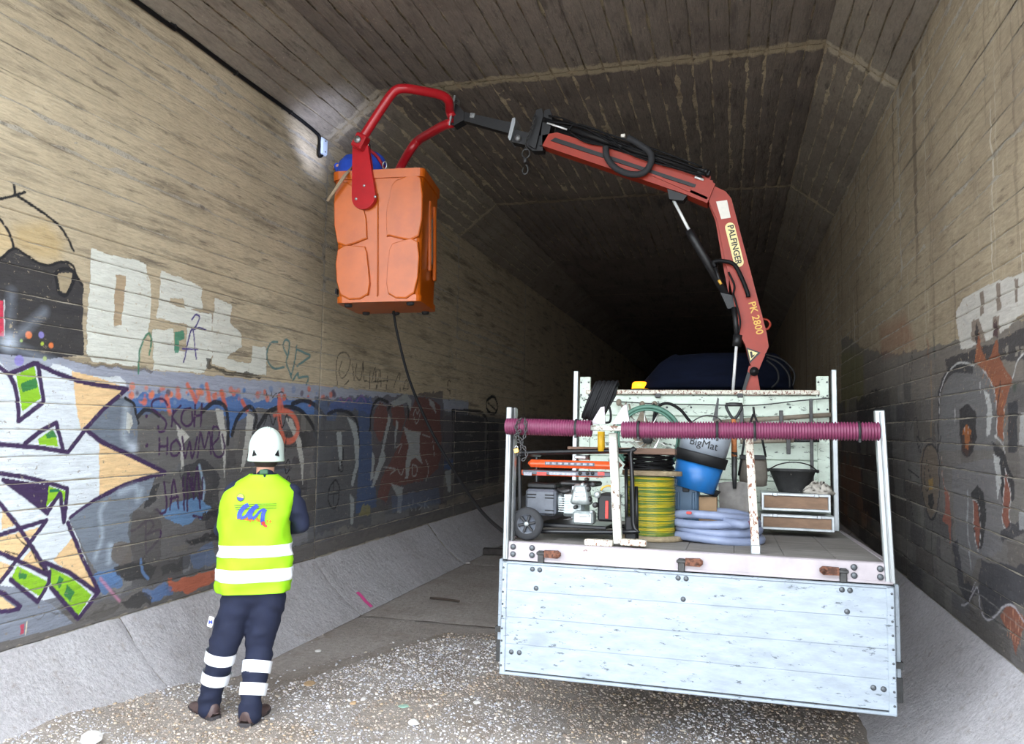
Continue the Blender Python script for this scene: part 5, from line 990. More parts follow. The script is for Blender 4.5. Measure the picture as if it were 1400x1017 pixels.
# spool of yellow-green cable
M_WOODR = mat('spool_wood', (152, 136, 108), .8, 0, .2, 10, bump=.3, stretch=(1, 6, 6), dirt=(108, 92, 70))
t = NT('yellow_green_cable'); v = t.pos((1, 1, 1)); sx = t.n('ShaderNodeSeparateXYZ'); t.l(v, sx.inputs[0])
f = t.ramp(t.noise(t.pos((.6, .6, 34)), 3, 2), .45, .55); out = t.mix(f, lin((178, 158, 40)), lin((84, 112, 48)))
t.l(out, t.b.inputs['Base Color']); t.b.inputs['Roughness'].default_value = .3; M_YG = t.m
cx = T(889, 690, .42); zt2, zb2 = T(889, 647, .42).z, .02
sp_ = cargo('cable_spool', 'wooden spool wound with shiny yellow and green cable', 'spool', (cx.x, .52, 0))
for z, r in ((.016, .185), (zt2, .178)):
    b = MB(); b.lathe([(.05, -.014), (r, -.014), (r+.002, 0), (r, .014), (.05, .014)], (cx.x, .52, z), (0, 0, 1), 40); inst(b, 'flange', M_WOODR, sp_)
prof = []; nz = 34
for i in range(nz*4+1):
    u = i/(nz*4); prof.append((.148+.0045*math.sin(u*nz*2*PI), .03+(zt2-.05)*u))
b = MB(); b.lathe(prof, (cx.x-.01, .52, 0), (0, 0, 1), 40); inst(b, 'cable_winding', M_YG, sp_)
b = MB(); b.cyl((cx.x, .52, 0), (cx.x, .52, zt2+.02), .05, n=16); inst(b, 'core', M_WOODR, sp_)
# coil of black cable on top
bc_ = cargo('cable_coil', 'coil of thin black cable lying on top of the wooden spool', 'cable coil', (cx.x-.03, .52, zt2+.02))
for k in range(9):
    b = MB(); r = .15-.006*(k % 3); z = zt2+.026+k*.0125; b.tube([(cx.x-.02+r*math.cos(j*PI/14+k), .52+r*math.sin(j*PI/14+k), z+.003*math.sin(j*.9+k)) for j in range(28)], .0068, 7, closed=True); inst(b, 'cable_turn', M_HOSE, bc_)
# spoked reel
M_SPK = mat('bright_spoke', (206, 206, 200), .3, .7, .05, 10, bump=0); M_GRIM = mat('green_rim', (72, 112, 96), .5, 0, .1, 14, chip=(110, 90, 70), chipamt=.66)
rc = T(886, 600, 1.05); R_ = (T(886, 600, 1.05)-T(931, 600, 1.05)).length
rl = cargo('spoked_reel', 'spoked metal reel with green rim leaning before the headboard', 'reel', (rc.x, 1.05, rc.z-R_))
b = MB(); b.tube([(rc.x+R_*math.cos(k*PI/24), 1.05, rc.z+R_*math.sin(k*PI/24)) for k in range(48)], .016, 8, closed=True); inst(b, 'rim', M_GRIM, rl)
b = MB(); b.tube([(rc.x+R_*.9*math.cos(k*PI/24), 1.02, rc.z+R_*.9*math.sin(k*PI/24)) for k in range(48)], .008, 8, closed=True); inst(b, 'inner_rim', M_GRIM, rl)
for k in range(12):
    an = k*PI/6+.12; b = MB(); b.tube([(rc.x+.03*math.cos(an+.5), 1.03, rc.z+.03*math.sin(an+.5)), (rc.x+R_*math.cos(an), 1.05, rc.z+R_*math.sin(an))], .0048, 7); inst(b, 'spoke', M_SPK, rl)
b = MB(); b.lathe([(.03, -.04), (.035, -.03), (.035, .03), (.03, .04)], (rc.x, 1.03, rc.z), (0, 1, 0), 16); inst(b, 'hub', M_DSTEEL, rl)
for k in range(2): b = MB(); b.tube([(rc.x-.12+k*.03, .98, rc.z-.02), (rc.x+.02+k*.02, .98, rc.z-.11), (rc.x+.1, .98, rc.z+.03+.02*k)], .006, 7); inst(b, 'brace', M_SPK, rl)
# tilted blue bucket
M_BLU = mat('blue_plastic', (34, 112, 184), .35, 0, .08, 10, dirt=(50, 90, 130)); M_GRB = mat('grey_bucket', (148, 156, 166), .4, 0, .06, 10, dirt=(120, 124, 128))
bv = .8; top, mid, low, bot = T(967, 592, bv), T(959, 620, bv), T(957, 634, bv), T(948, 668, bv); ax = (bot-top).normalized()
r0 = (T(931, 597, bv)-T(999, 603, bv)).length/2
bu = cargo('plastic_bucket', 'tilted blue and grey plastic bucket set against the headboard', 'bucket', bot)
L1, L2, L3 = (mid-top).length, (low-top).length, (bot-top).length
b = MB(); b.lathe([(r0*.94, 0), (r0*1.0, 0), (r0*.97, L1), (r0*.9, L1)], top, ax, 32, cap=False); gy = inst(b, 'bucket_top', M_GRB, bu)
b = MB(); b.lathe([(r0*.9, L1-.004), (r0*1.06, L1-.002), (r0*1.07, L1+.01), (r0*1.04, L2), (r0*.9, L2)], top, ax, 32); inst(b, 'band', M_BLACK, bu)
b = MB(); b.lathe([(r0*.97, L2-.01), (r0*.86, L3), (r0*.8, L3+.004)], top, ax, 32); inst(b, 'bucket_body', M_BLU, bu)
b = MB(); b.lathe([(r0*.92, .01), (r0*.9, .012)], top, ax, 24); inst(b, 'filling', M_DSTEEL, bu)
b = MB(); vs, fs = text_mesh('BigMat', .068, bold=.0, extrude=.0012); sxv = ax.cross(Vector((0, 1, 0))).normalized(); sxv = sxv if sxv.x > 0 else -sxv
out_ = []; c0 = top+ax*(L1*.55)
for p in vs: an = p.x/r0*1.0; out_.append(c0-ax*p.y+sxv*math.sin(an)*(r0*.985)+Vector((0, -1, 0))*(math.cos(an)*(r0*.985)+.004+p.z))
b.add(out_, fs); inst2(b, 'lettering', M_INK, gy)
b = MB(); b.tube(spline([T(934, 597, bv), T(945, 578, bv-.1), T(965, 568, bv-.12), T(985, 574, bv-.1), T(998, 601, bv)], 6), .004, 6); inst(b, 'bail_handle', M_DSTEEL, bu)
bb = cargo('paint_tray', 'dark scoop lying beneath the tilted blue bucket', 'scoop', T(965, 676, .78))
b = MB(); q = T(965, 670, .78); b.loft([[(q.x+sx*.09*s, q.y+.05+sy*.06*s, q.z+.02*h-sx*.02) for sx, sy in ((-1, -1), (1, -1), (1, 1), (-1, 1))] for s, h in ((.7, -1.2), (1, .6), (.92, .6), (.6, -.8))]); inst(b, 'scoop_pan', M_BLACK, bb)
# blue crate, boxes
M_BCR = mat('blue_grey_crate', (66, 92, 116), .5, 0, .08, 10); M_CARD = mat('cardboard', (150, 122, 92), .8, 0, .1, 10, bump=.2, dirt=(120, 96, 70)); M_CARD2 = mat('dark_cardboard', (116, 92, 74), .8, 0, .12, 10, bump=.2)
def boxat(x0, y0, x1, y1, v, d):
    a, c = T(x0, y0, v), T(x1, y1, v); return Vector(((a.x+c.x)/2, v+d/2, (a.z+c.z)/2)), (abs(c.x-a.x), d, abs(a.z-c.z))
c, d = boxat(921, 652, 955, 705, .72, .22); top_ = c.z+d[2]/2; d = (d[0], d[1], top_-.004); c.z = top_/2+.002
o = cargo('blue_crate', 'blue grey plastic case standing right of the wooden spool', 'crate', (c.x, c.y, 0)); b = MB(); b.box(c, d, b=.012); inst(b, 'case_body', M_BCR, o)
b = MB(); b.box(c+Vector((0, 0, d[2]/2-.035)), (d[0]+.012, d[1]+.012, .05), b=.008); inst(b, 'lid', M_BCR, o); b = MB(); b.box(c+Vector((0, -d[1]/2-.008, d[2]/2-.07)), (.04, .012, .04), b=.004); inst(b, 'latch', M_BLACK, o)
for s in (-1, 1): b = MB(); b.box(c+Vector((s*d[0]*.3, -d[1]/2-.003, -.03)), (.02, .012, d[2]-.12), b=.004); inst(b, 'rib', M_BCR, o)
def carton(x0, y0, x1, y1, v, dd, m, lb):
    c, d = boxat(x0, y0, x1, y1, v, dd); top_ = c.z+d[2]/2; d = (d[0], d[1], top_-.004); c.z = top_/2+.002
    o = cargo('cardboard_box', lb, 'box', (c.x, c.y, 0), 'cardboard boxes on the bed'); b = MB(); b.box(c, d, b=.004); inst(b, 'box_body', m, o)
    for s in (-1, 1): b = MB(); b.box(c+Vector((s*d[0]*.25, 0, d[2]/2+.003)), (d[0]*.49, d[1], .004)); inst(b, 'flap', m, o)
    b = MB(); b.box(c+Vector((0, -d[1]/2-.001, d[2]*.3)), (.04, .002, d[2]*.4)); inst(b, 'tape', M_YEL if False else m, o)
carton(955, 680, 980, 712, .75, .25, M_CARD, 'small tan cardboard box between blue case and shovel')
carton(985, 682, 1024, 716, .95, .3, M_CARD2, 'brown cardboard box behind the shovel blade')
# grey corrugated hose coil
M_GH = mat('grey_hose', (128, 138, 164), .45, 0, .08, 16); co = T(975, 725, .48)
hc = cargo('hose_coil', 'coil of pale blue-grey hose lying at the centre of the bed', 'hose', (co.x, .6, 0))
for k, (r, z, dx) in enumerate(((.235, .025, 0), (.215, .07, .01), (.225, .115, -.012), (.19, .03, .02), (.205, .155, -.03))):
    b = MB(); q = [(co.x+.01+dx+r*1.12*math.cos(j*PI/20), .62+r*.85*math.sin(j*PI/20), z+.010*math.sin(j*PI/10+k*1.3)) for j in range(40)]
    b.tube([Vector(p) for p in q], [.024+.0012*(j % 2) for j in range(40)], 12, closed=True); inst(b, 'hose_turn', M_GH, hc)
b = MB(); a = T(1016, 718, .42); c = T(1024, 716, .42); b.tube([T(990, 712, .45), a, c], .024, 12); inst(b, 'hose_turn', M_GH, hc); b = MB(); b.cyl(c, c+Vector((.004, -.002, 0)), .018, n=12); inst(b, 'hose_mouth', M_PUR, hc)
b = MB(); q = T(942, 701, .42); b.box(q, (.03, .03, .014), b=.003); inst(b, 'red_clip', M_LRED, hc)
# shovel
sv = .9; M_SHW = mat('orange_brown_wood', (168, 104, 62), .6, 0, .15, 20, stretch=(1, 1, 4)); M_BLD = mat('muddy_steel', (112, 108, 104), .6, .3, .2, 14, dirt=(84, 72, 62), bump=.3)
shv = cargo('shovel', 'square shovel with a black D-grip standing blade down mid-bed', 'shovel', (T(1004, 690, sv).x, sv, .0))
q = lambda x, y: T(x, y, sv-.02)
b = MB(); b.tube(spline([q(1003, 574), q(997, 565), q(993, 554), q(1003, 552), q(1014, 554), q(1010, 565), q(1004, 574)], 5), .009, 8); inst(b, 'grip_frame', M_BLACK, shv)
b = MB(); b.tube([q(992, 553), q(1015, 553)], .012, 10); inst(b, 'grip', M_DSTEEL, shv)
b = MB(); b.tube([q(1003, 573), q(1004, 624)], [.014, .019], 12); inst(b, 'shaft', M_SHW, shv)
b = MB(); b.tube([q(1004, 618), q(1004, 650), q(1004.5, 668)], [.019, .017, .010], 12); inst(b, 'socket', M_DSTEEL, shv)
pts = [(982, 660), (1000, 658), (1004, 662), (1010, 658), (1026, 661), (1027, 690), (1022, 702), (984, 700)]
b = MB(); P2 = [q(x, y) for x, y in pts]; b.prism([(p.x, p.z) for p in P2], lambda a, c, e: (a, e+.04*abs(a-P2[2].x)*-2.0, c), sv+.0, sv+.006); inst(b, 'blade', M_BLD, shv)
# grey satchel
M_BAG = mat('grey_brown_canvas', (104, 98, 90), .85, 0, .12, 20, bump=.3); sg = T(1029, 663, 1.25)
bg = cargo('canvas_bag', 'grey canvas bag hanging by black straps from the headboard rope', 'bag', sg)
b = MB(); rings = []
for f, w1, dd in ((0, .66, .02), (.04, .92, .04), (.3, 1.0, .055), (.75, .94, .05), (.97, .86, .04), (1, .8, .02)):
    zc = T(1030, 665-(665-622)*f, 1.25); hw = (T(1048, 650, 1.25).x-T(1009, 650, 1.25).x)/2*w1
    rings.append([(zc.x+math.copysign(abs(math.cos(t*PI/8))**.5, math.cos(t*PI/8))*hw, 1.25+math.sin(t*PI/8)*dd, zc.z) for t in range(16)])
b.loft(rings); inst(b, 'bag_body', M_BAG, bg)
b = MB(); a, c = T(1011, 620, 1.19), T(1047, 630, 1.19); b.box((a+c)/2, (c.x-a.x, .012, .03), b=.003); inst(b, 'flap_trim', M_BLACK, bg)
for pts in ([(1047, 625), (1040, 590), (1031, 566)], [(1010, 650), (1018, 600), (1030, 566)], [(1031, 566), (1030, 556)]): b = MB(); b.tube([T(x, y, 1.2) for x, y in pts], .0075, 6); inst(b, 'strap', M_BLACK, bg)
# wooden cases
M_CW = mat('stained_plywood', (134, 106, 84), .7, 0, .15, 9, bump=.2, dirt=(104, 78, 62), stretch=(1, 3, 3))
def wcase(x0, y0, x1, y1, v, lb):
    c, d = boxat(x0, y0, x1, y1, v, .36); o = cargo('wooden_case', lb, 'case', c-Vector((0, 0, d[2]/2)), 'wooden cases stacked at the front right of the bed')
    b = MB(); b.box(c, (d[0]-.01, d[1]-.01, d[2]-.01)); body = inst(b, 'case_panel', M_CW, o)
    for sz in (-1, 1):
        b = MB(); b.box(c+Vector((0, -d[1]/2, sz*(d[2]/2-.009))), (d[0], .014, .018), b=.003); b.box(c+Vector((0, 0, sz*(d[2]/2-.003))), (d[0], d[1], .008)) if sz > 0 else None; inst(b, 'edge_trim', M_STEEL, o)
    for sx_ in (-1, 1):
        b = MB(); b.box(c+Vector((sx_*(d[0]/2-.008), -d[1]/2, 0)), (.018, .015, d[2]), b=.003); inst(b, 'corner_trim', M_STEEL, o)
        b = MB(); b.box(c+Vector((sx_*d[0]*.3, -d[1]/2-.009, d[2]*.42)), (.03, .008, .022), b=.003); inst(b, 'hasp', M_STEEL, o)
    return c, d
v1 = 1.18; c2_, d2_ = wcase(1040, 702, 1141, 728, v1, 'lower aluminium-edged wooden case on the bed at front right')
c1_, d1_ = wcase(1041, 673, 1136, 701, v1+.01, 'upper aluminium-edged wooden case, under the black bucket')
# black builder's bucket with rag
M_BKT = mat('black_mortar_bucket', (52, 52, 52), .7, 0, .2, 18, chip=(118, 114, 106), chipamt=.62, bump=.4)
a, c = T(1052, 640, 1.3), T(1117, 640, 1.3); rb = (c.x-a.x)/2; zb_ = c1_.z+d1_[2]/2+.004; zt_ = T(1084, 641, 1.3).z
kb = cargo('mortar_bucket', 'mortar-stained black builders bucket on top of the wooden cases', 'bucket', ((a.x+c.x)/2, 1.36, zb_)); cc_ = ((a.x+c.x)/2, 1.36, zb_); hk_ = zt_-zb_
b = MB(); b.lathe([(rb*.60, 0), (rb*.62, .004), (rb*.97, hk_-.02), (rb*1.04, hk_-.018), (rb*1.04, hk_), (rb*.95, hk_), (rb*.58, .01), (0, .01)], cc_, (0, 0, 1), 32, cap=False); b.lathe([(rb*.6, 0), (rb*.6, .006)], cc_, (0, 0, 1), 32); inst(b, 'bucket_body', M_BKT, kb)
b = MB(); b.tube(spline([(cc_[0]-rb*1.05, 1.34, zt_-.01), (cc_[0]-rb*.6, 1.2, zt_+.03), (cc_[0], 1.15, zt_+.045), (cc_[0]+rb*.6, 1.2, zt_+.03), (cc_[0]+rb*1.05, 1.34, zt_-.01)], 6), .004, 6); inst(b, 'bail_handle', M_DSTEEL, kb)
for s in (-1, 1): b = MB(); b.box((cc_[0]+s*rb*1.06, 1.36, zt_-.012), (.02, .03, .024), b=.004); inst(b, 'handle_lug', M_BKT, kb)
q = T(1120, 668, 1.24); rg = cargo('rag', 'crumpled pale rag on the upper wooden case beside the black bucket', 'rag', (q.x, q.y, zb_))
b = MB(); rings = []
for i in range(9):
    th = PI*i/8*.56; rings.append([(q.x+math.sin(th)*.08*math.cos(2*PI*k/26)*(1+.35*math.sin(k*2.3+i*1.9)), 1.27+math.sin(th)*.05*math.sin(2*PI*k/26)*(1+.3*math.sin(k*3.1+i)), zb_+.004+math.cos(th)*.055*(1+.5*math.sin(k*1.7+i*2.6))*(1 if i else .8)-.0) for k in range(26)])
b.loft(rings); inst(b, 'cloth', mat('pale_cloth', (176, 170, 160), .9, 0, .15, 30, bump=.5, dirt=(120, 110, 100)), rg)
# tools and straps on the headboard rope
rope = cargo('rope', 'thin dark rope strung along the headboard for hanging tools', 'rope', T(985, 553, 1.76))
b = MB(); b.tube(spline([T(x, y, 1.75) for x, y in ((800, 546), (845, 549), (900, 552), (960, 553), (1030, 554), (1090, 548), (1136, 544))], 6), .0045, 8); inst(b, 'rope_line', M_DSTEEL, rope)
M_WEB = mat('grey_brown_strap', (118, 108, 94), .85, 0, .15, 30, bump=.4)
def strapb(pts, lbl, wd=.02):
    o = cargo('knotted_strap', lbl, 'strap', T(pts[0][0], pts[0][1], 1.72), 'knotted straps on the headboard rope')
    b = MB(); q = spline([T(x, y, 1.72-.01*i) for i, (x, y) in enumerate(pts)], 5); b.tube(q, wd*.42, 6); inst(b, 'strap_band', M_WEB, o)
    c = T(*pts[0], 1.72); b = MB(); b.ball(c, .022, 10, (1, .7, 1.3)); inst(b, 'knot', M_WEB, o); return o
o = strapb([(846, 550), (852, 560), (843, 575), (835, 590)], 'left knotted strap end hanging near the black cable hank')
for pts in ([(848, 552), (858, 562), (866, 574)], [(856, 550), (852, 565), (848, 580)], [(860, 552), (862, 566), (855, 580)]): b = MB(); b.tube(spline([T(x, y, 1.7) for x, y in pts], 5), .007, 6); inst(b, 'strap_band', M_WEB, o)
o = strapb([(878, 553), (879, 562), (874, 576)], 'knotted grey strap with a folded canvas end, left of the black hose'); b = MB(); q = [T(x, y, 1.66) for x, y in ((878, 560), (888, 580), (898, 602), (880, 612), (866, 600), (870, 578))]; b.prism([(p.x, p.z) for p in q], lambda a, c, e: (a, e, c), 1.62, 1.66); inst(b, 'canvas_fold', M_WEB, o)
o = strapb([(895, 553), (898, 566), (890, 585), (886, 600)], 'dark strap bundle hanging behind the spoked reel'); b = MB(); b.tube(spline([T(x, y, 1.68) for x, y in ((893, 552), (900, 560), (896, 575), (902, 590))], 5), .009, 6); inst(b, 'strap_band', M_HOSE, o)
hs = cargo('black_hose', 'black hose arching over the rope beside the knotted straps', 'hose', T(910, 552, 1.6))
b = MB(); b.tube(spline([T(x, y, 1.55) for x, y in ((893, 580), (896, 562), (904, 553), (916, 552), (930, 560), (940, 572), (948, 583), (950, 600))], 6), .011, 10); inst(b, 'hose_body', M_HOSE, hs)
mc = cargo('machete', 'slim steel blade tool standing behind the purple pipe', 'blade', T(978, 575, 1.5))
b = MB(); q = [T(x, y, 1.55) for x, y in ((974, 575), (981, 543), (983, 545), (982, 560), (981, 576))]; b.prism([(p.x, p.z) for p in q], lambda a, c, e: (a, e, c), 1.55, 1.556); inst(b, 'blade_plate', M_DSTEEL, mc)
b = MB(); a, c = T(972, 573, 1.5), T(990, 600, 1.5); b.box((a+c)/2, (.05, .03, abs(a.z-c.z)), b=.006); inst(b, 'tool_head', M_BAG, mc)
def pole(x0, y0, x1, y1, r, m, lb):
    o = cargo('tool_handle', lb, 'tool', T(x0, y0, 1.68), 'tool handles clamped on the headboard'); b = MB(); b.tube([T(x0, y0, 1.70), T(x1, y1, 1.70)], r, 10); inst(b, 'shaft', m, o); return o
M_HAN = mat('grey_wooden_handle', (126, 116, 102), .7, 0, .15, 12, stretch=(1, 6, 6))
pole(984, 577, 1136, 567, .018, M_HAN, 'upper long wooden tool handle clamped across the headboard')
o = pole(1012, 604, 1085, 602, .018, M_HAN, 'lower wooden tool handle clamped across the headboard'); b = MB(); b.tube([T(1085, 602, 1.70), T(1120, 602, 1.70)], .014, 10); inst(b, 'handle_tip', M_BLACK, o)
for x, y0, y1 in ((1014, 558, 584), (1068, 561, 578), (1078, 592, 621)):
    b = MB(); a, c = T(x, y0, 1.66), T(x, y1, 1.66); b.box((a+c)/2, (.028, .012, abs(a.z-c.z)), b=.003); b.build('tool_clamp', M_DSTEEL, hb)
b = MB(); a, c = T(1108, 545, 1.66), T(1111, 660, 1.66); b.box((a+c)/2, (.024, .014, abs(a.z-c.z)), b=.003); b.build('upright_strip', M_DSTEEL, hb)
# black cable hank on its carrier
q0 = T(823, 551, .35); ch = cargo('cable_hank', 'thick hank of black cable on a tilted carrier above the pipe gap', 'cable', T(812, 575, .2))
dx = (T(836, 526, .3)-T(816, 575, .3)); px_ = Vector((1, 0, -.12)).normalized()
b = MB(); q = [T(x, y, .33) for x, y in ((815, 530), (843, 527), (840, 540), (819, 577), (796, 567))]; b.prism([(p.x, p.z) for p in q], lambda a, c, e: (a, e, c), .36, .4); inst(b, 'carrier_plate', M_BLACK, ch)
for k in range(15):
    f = k/14; a = T(815+28*f, 526+1*math.sin(k*2.1), .3); c = T(797+25*f, 568+8*f+1.5*math.sin(k*1.3), .3)
    b = MB(); b.tube(spline([a+Vector((0, .06, .0)), a+Vector((0, -.0, .012)), a.lerp(c, .5)+Vector((.004*math.sin(k), -.03, 0)), c+Vector((0, -.01, -.004)), c+Vector((0, .06, 0))], 4), .0078, 7); inst(b, 'cable_turn', M_HOSE, ch)
b = MB(); b.tube(spline([T(x, y, .28) for x, y in ((833, 556), (835, 566), (834, 576), (828, 578))], 5), .007, 7); inst(b, 'cable_tail', M_HOSE, ch)
# ================================================================== people
M_NAVY = mat('navy_workwear', (20, 27, 52), .85, 0, .1, 14, bump=.35, bsc=30); M_SKIN = mat('skin', (196, 146, 122), .55, 0, .06, 20, bump=.05); M_HAIR = mat('dark_hair', (44, 34, 30), .7, 0, .2, 60)
M_REFL = mat('reflective_tape', (232, 234, 238), .45, 0, .02, 30, bump=0); M_HV = mat('hi_vis_yellow', (146, 208, 14), .7, 0, .04, 10, bump=.12); M_HELM = mat('white_helmet_shell', (214, 230, 222), .3, 0, .02, 8, bump=0)
M_SHOE = mat('brown_leather', (84, 66, 64), .5, 0, .15, 25, bump=.3); M_SOLE = mat('dark_sole', (60, 56, 58), .8, 0, .2, 25); M_LOGO = mat('logo_blue', (44, 66, 158), .6, 0, .02, 20, bump=0); M_LRED2 = mat('logo_red', (206, 52, 34), .6, 0, .02, 20, bump=0)
def chainmesh(segs):
    """closed capsules (p0, r0, p1, r1, flat) collected for remeshing into one continuous surface"""
    b = MB()
    for p0, r0, p1, r1 in segs:
        p0, p1 = Vector(p0), Vector(p1); d = (p1-p0); L = d.length; d = d/L if L > 1e-6 else Vector((0, 0, 1)); prof = []
        for i in range(5): a = PI/2*i/4; prof.append((max(1e-4, r0*math.sin(a)), -r0*math.cos(a)))
        for i in range(5): a = PI/2*i/4; prof.append((max(1e-4, r1*math.cos(a)), L+r1*math.sin(a)))
        b.lathe(prof, p0, d, 16, cap=True)
    return b
def remesh(b, name, mats, parent, vox=.012, fold=.004, seed=0, smooth=6):
    o = b.build(name, mats, parent, world=True); o.data.polygons.foreach_set('material_index', [0]*len(o.data.polygons))
    m = o.modifiers.new('r', 'REMESH'); m.mode = 'VOXEL'; m.voxel_size = vox; m.use_smooth_shade = True
    s = o.modifiers.new('s', 'SMOOTH'); s.iterations = smooth; s.factor = .5
    dg = bpy.context.evaluated_depsgraph_get(); me = bpy.data.meshes.new_from_object(o.evaluated_get(dg)); o.modifiers.clear(); old = o.data; o.data = me; bpy.data.meshes.remove(old); me.name = name
    n = len(me.vertices); co = np.empty(n*3); me.vertices.foreach_get('co', co); co = co.reshape(-1, 3); no = np.empty(n*3); me.vertices.foreach_get('normal', no); no = no.reshape(-1, 3)
    if fold: co = co+no*((vnoise(co[:, 0]*9+co[:, 2]*6, co[:, 2]*26+co[:, 1]*12, seed)-.5)*2*fold)[:, None]
    me.vertices.foreach_set('co', co.ravel()); me.update()
    me.materials.clear()
    for mm in mats: me.materials.append(mm)
    me.polygons.foreach_set('use_smooth', [True]*len(me.polygons)); return o
YP = 4.17
ft = (onZ(320, 990, .02)); YAW = .56; PIV = Vector((ft[0], YP, 0))
def unrot(p): return Matrix.Rotation(-YAW, 3, 'Z')@(Vector(p)-PIV)+PIV
def J(x, y, dy=0):
    o = unrot(CAMP); d = Matrix.Rotation(-YAW, 3, 'Z')@V(ray(x, y)); return o+d*((YP+dy-o.y)/d.y)
pr = thing('person', 'worker in yellow hi-vis vest and white helmet, seen from behind on the gravel', 'person', (ft[0], YP, .02))
hipL, hipR, kL, kR = J(329, 812), J(367, 812), J(303, 890, .04), J(355, 888, .03)
gl = float(gz(ft[0], YP)); h1 = onZ(294, 984, gl); t1 = onZ(254, 962, gl); h2 = onZ(334, 994, gl); t2 = onZ(374, 962, gl)
aL, aR = [unrot(h)+(unrot(t_)-unrot(h)).normalized()*.07+Vector((0, 0, .09)) for h, t_ in ((h1, t1), (h2, t2))]
shL, shR, neck, head = J(322, 672), J(396, 675), J(362, 652), J(364, 619, .03)
elR, wrR = J(413, 716, .03), J(378, 728, .30); elL, wrL = J(306, 722, .08), J(345, 730, .3)
wst = (J(345, 775)); chest = J(357, 700)
segs = [(hipL, .108, kL, .083), (kL, .083, aL+Vector((0, 0, .03)), .064), (aL+Vector((0, 0, .05)), .066, aL-Vector((0, 0, .035)), .068),
        (hipR, .108, kR, .083), (kR, .083, aR+Vector((0, 0, .03)), .064), (aR+Vector((0, 0, .05)), .066, aR-Vector((0, 0, .035)), .068),
        (hipL+Vector((.01, 0, .02)), .115, hipR+Vector((-.01, 0, .02)), .115), (hipL+Vector((.03, 0, .08)), .105, shL+Vector((.08, .02, -.05)), .088), (hipR+Vector((-.03, 0, .08)), .105, shR+Vector((-.09, .02, -.05)), .088),
        (wst, .11, chest, .11), (shL+Vector((.05, 0, -.02)), .06, shR+Vector((-.04, 0, -.01)), .062), (neck-Vector((0, 0, .06)), .075, neck+Vector((0, .0, .0)), .062),
        (shR, .068, elR, .056), (elR, .056, wrR, .042), (shL, .068, elL, .056), (elL, .056, wrL, .042)]
body = remesh(chainmesh(segs), 'body_clothing', [M_NAVY], pr, .012, .010, 5)
# head with neck, ears and face
b = chainmesh([(neck-Vector((0, 0, .02)), .053, head-Vector((0, -.01, .05)), .055)]); b.ball(head, .092, 16, (.84, 1.02, 1.18)); b.ball(head+Vector((0, .05, -.06)), .055, 12, (.9, 1, .9))
for s in (-1, 1): b.ball(head+Vector((s*.08, .0, -.03)), .03, 8, (.35, .7, 1.1))
b.ball(head+Vector((0, .105, -.02)), .018, 8, (.8, 1, 1.4))
hd = remesh(b, 'head', [M_SKIN], pr, .007, 0, smooth=4)
b = MB()
for s in (-1, 1): b.ball(head+Vector((s*.032, .086, .012)), .012, 8)
b.build('eyes', M_REFL, hd, world=True); b = MB(); b.box(head+Vector((0, .098, -.066)), (.04, .01, .008), b=.003); b.build('mouth', mat('lip', (166, 96, 88), .5), hd, world=True)
b = MB(); rings = []
for z, r in ((-.085, .062), (-.06, .078), (-.02, .088), (.03, .092)): rings.append([head+Vector((math.cos(t)*r*.93, -.004+math.sin(t)*r*1.03, z)) for t in np.linspace(PI*1.02, PI*1.98, 16)])
b.loft(rings, cap=False, closed=False); b.build('hair', M_HAIR, hd, world=True)
# collar of the navy jacket
b = MB(); b.loft([[neck+Vector((math.cos(t)*r, math.sin(t)*r*.95+.005, z)) for t in np.linspace(0, 2*PI, 24, endpoint=False)] for z, r in ((-.07, .1), (-.01, .075), (.02, .072), (.018, .064), (-.03, .06))], cap=False); b.build('jacket_collar', M_NAVY, pr, world=True)
# hands
def hand(w, d, up, side, par):
    d = d.normalized(); up = up.normalized(); lat = d.cross(up).normalized()*side; segs = [(w-d*.04, .027, w+d*.03, .03), (w+d*.03-lat*.02, .02, w+d*.075-lat*.026, .014), (w+d*.03+lat*.02, .02, w+d*.075+lat*.026, .014), (w+d*.03, .022, w+d*.08, .015)]
    for i, (o, l) in enumerate(((-.03, .055), (-.010, .068), (.010, .064), (.029, .05))):
        a = w+d*.08+lat*o; m = a+d*l*.5-up*.006; e = m+d*l*.32-up*l*.3; segs += [(a, .0092, m, .0086), (m, .0086, e, .0075)]
    t0 = w+d*.02-lat*.028; t1 = t0+d*.03-lat*.024-up*.01; t2 = t1+d*.028-lat*.004-up*.012; segs += [(t0, .013, t1, .011), (t1, .011, t2, .009)]
    return remesh(chainmesh(segs), 'hand', [M_SKIN], par, .005, 0, smooth=3)

hand(wrR+(wrR-elR).normalized()*.05, (wrR-elR), Vector((0, -.3, 1)), 1, pr); hand(wrL+(wrL-elL).normalized()*.05, (wrL-elL), Vector((0, -.3, 1)), -1, pr)
# vest
VR = [(818, 296, 397, .150), (806, 295.5, 399, .150), (790, 297, 401, .150), (770, 299, 401, .148), (752, 300, 399, .148), (735, 300, 397, .145), (716, 298, 397, .145), (700, 301, 400, .145), (685, 303, 403, .14), (672, 308, 405, .125), (663, 316, 401, .105), (656, 328, 391, .085), (651, 337, 384, .078), (648, 341, 380, .076)]
VR = [(K_y, x0, x1, d) for K_y, x0, x1, d in VR]
VR = [((y if y < 790 else 790+(y-790)*.6), (x0+x1)/2-(x1-x0)*.515, (x0+x1)/2+(x1-x0)*.495, d*.95) for y, x0, x1, d in VR]
def vring(y, off=0.0):
    ys = [r[0] for r in VR][::-1]; x0 = np.interp(y, ys, [r[1] for r in VR][::-1]); x1 = np.interp(y, ys, [r[2] for r in VR][::-1]); dd = np.interp(y, ys, [r[3] for r in VR][::-1])
    a, c = J(x0, y), J(x1, y); cx = (a.x+c.x)/2; return cx, (c.x-a.x)/2+off, dd+off, (a.z+c.z)/2
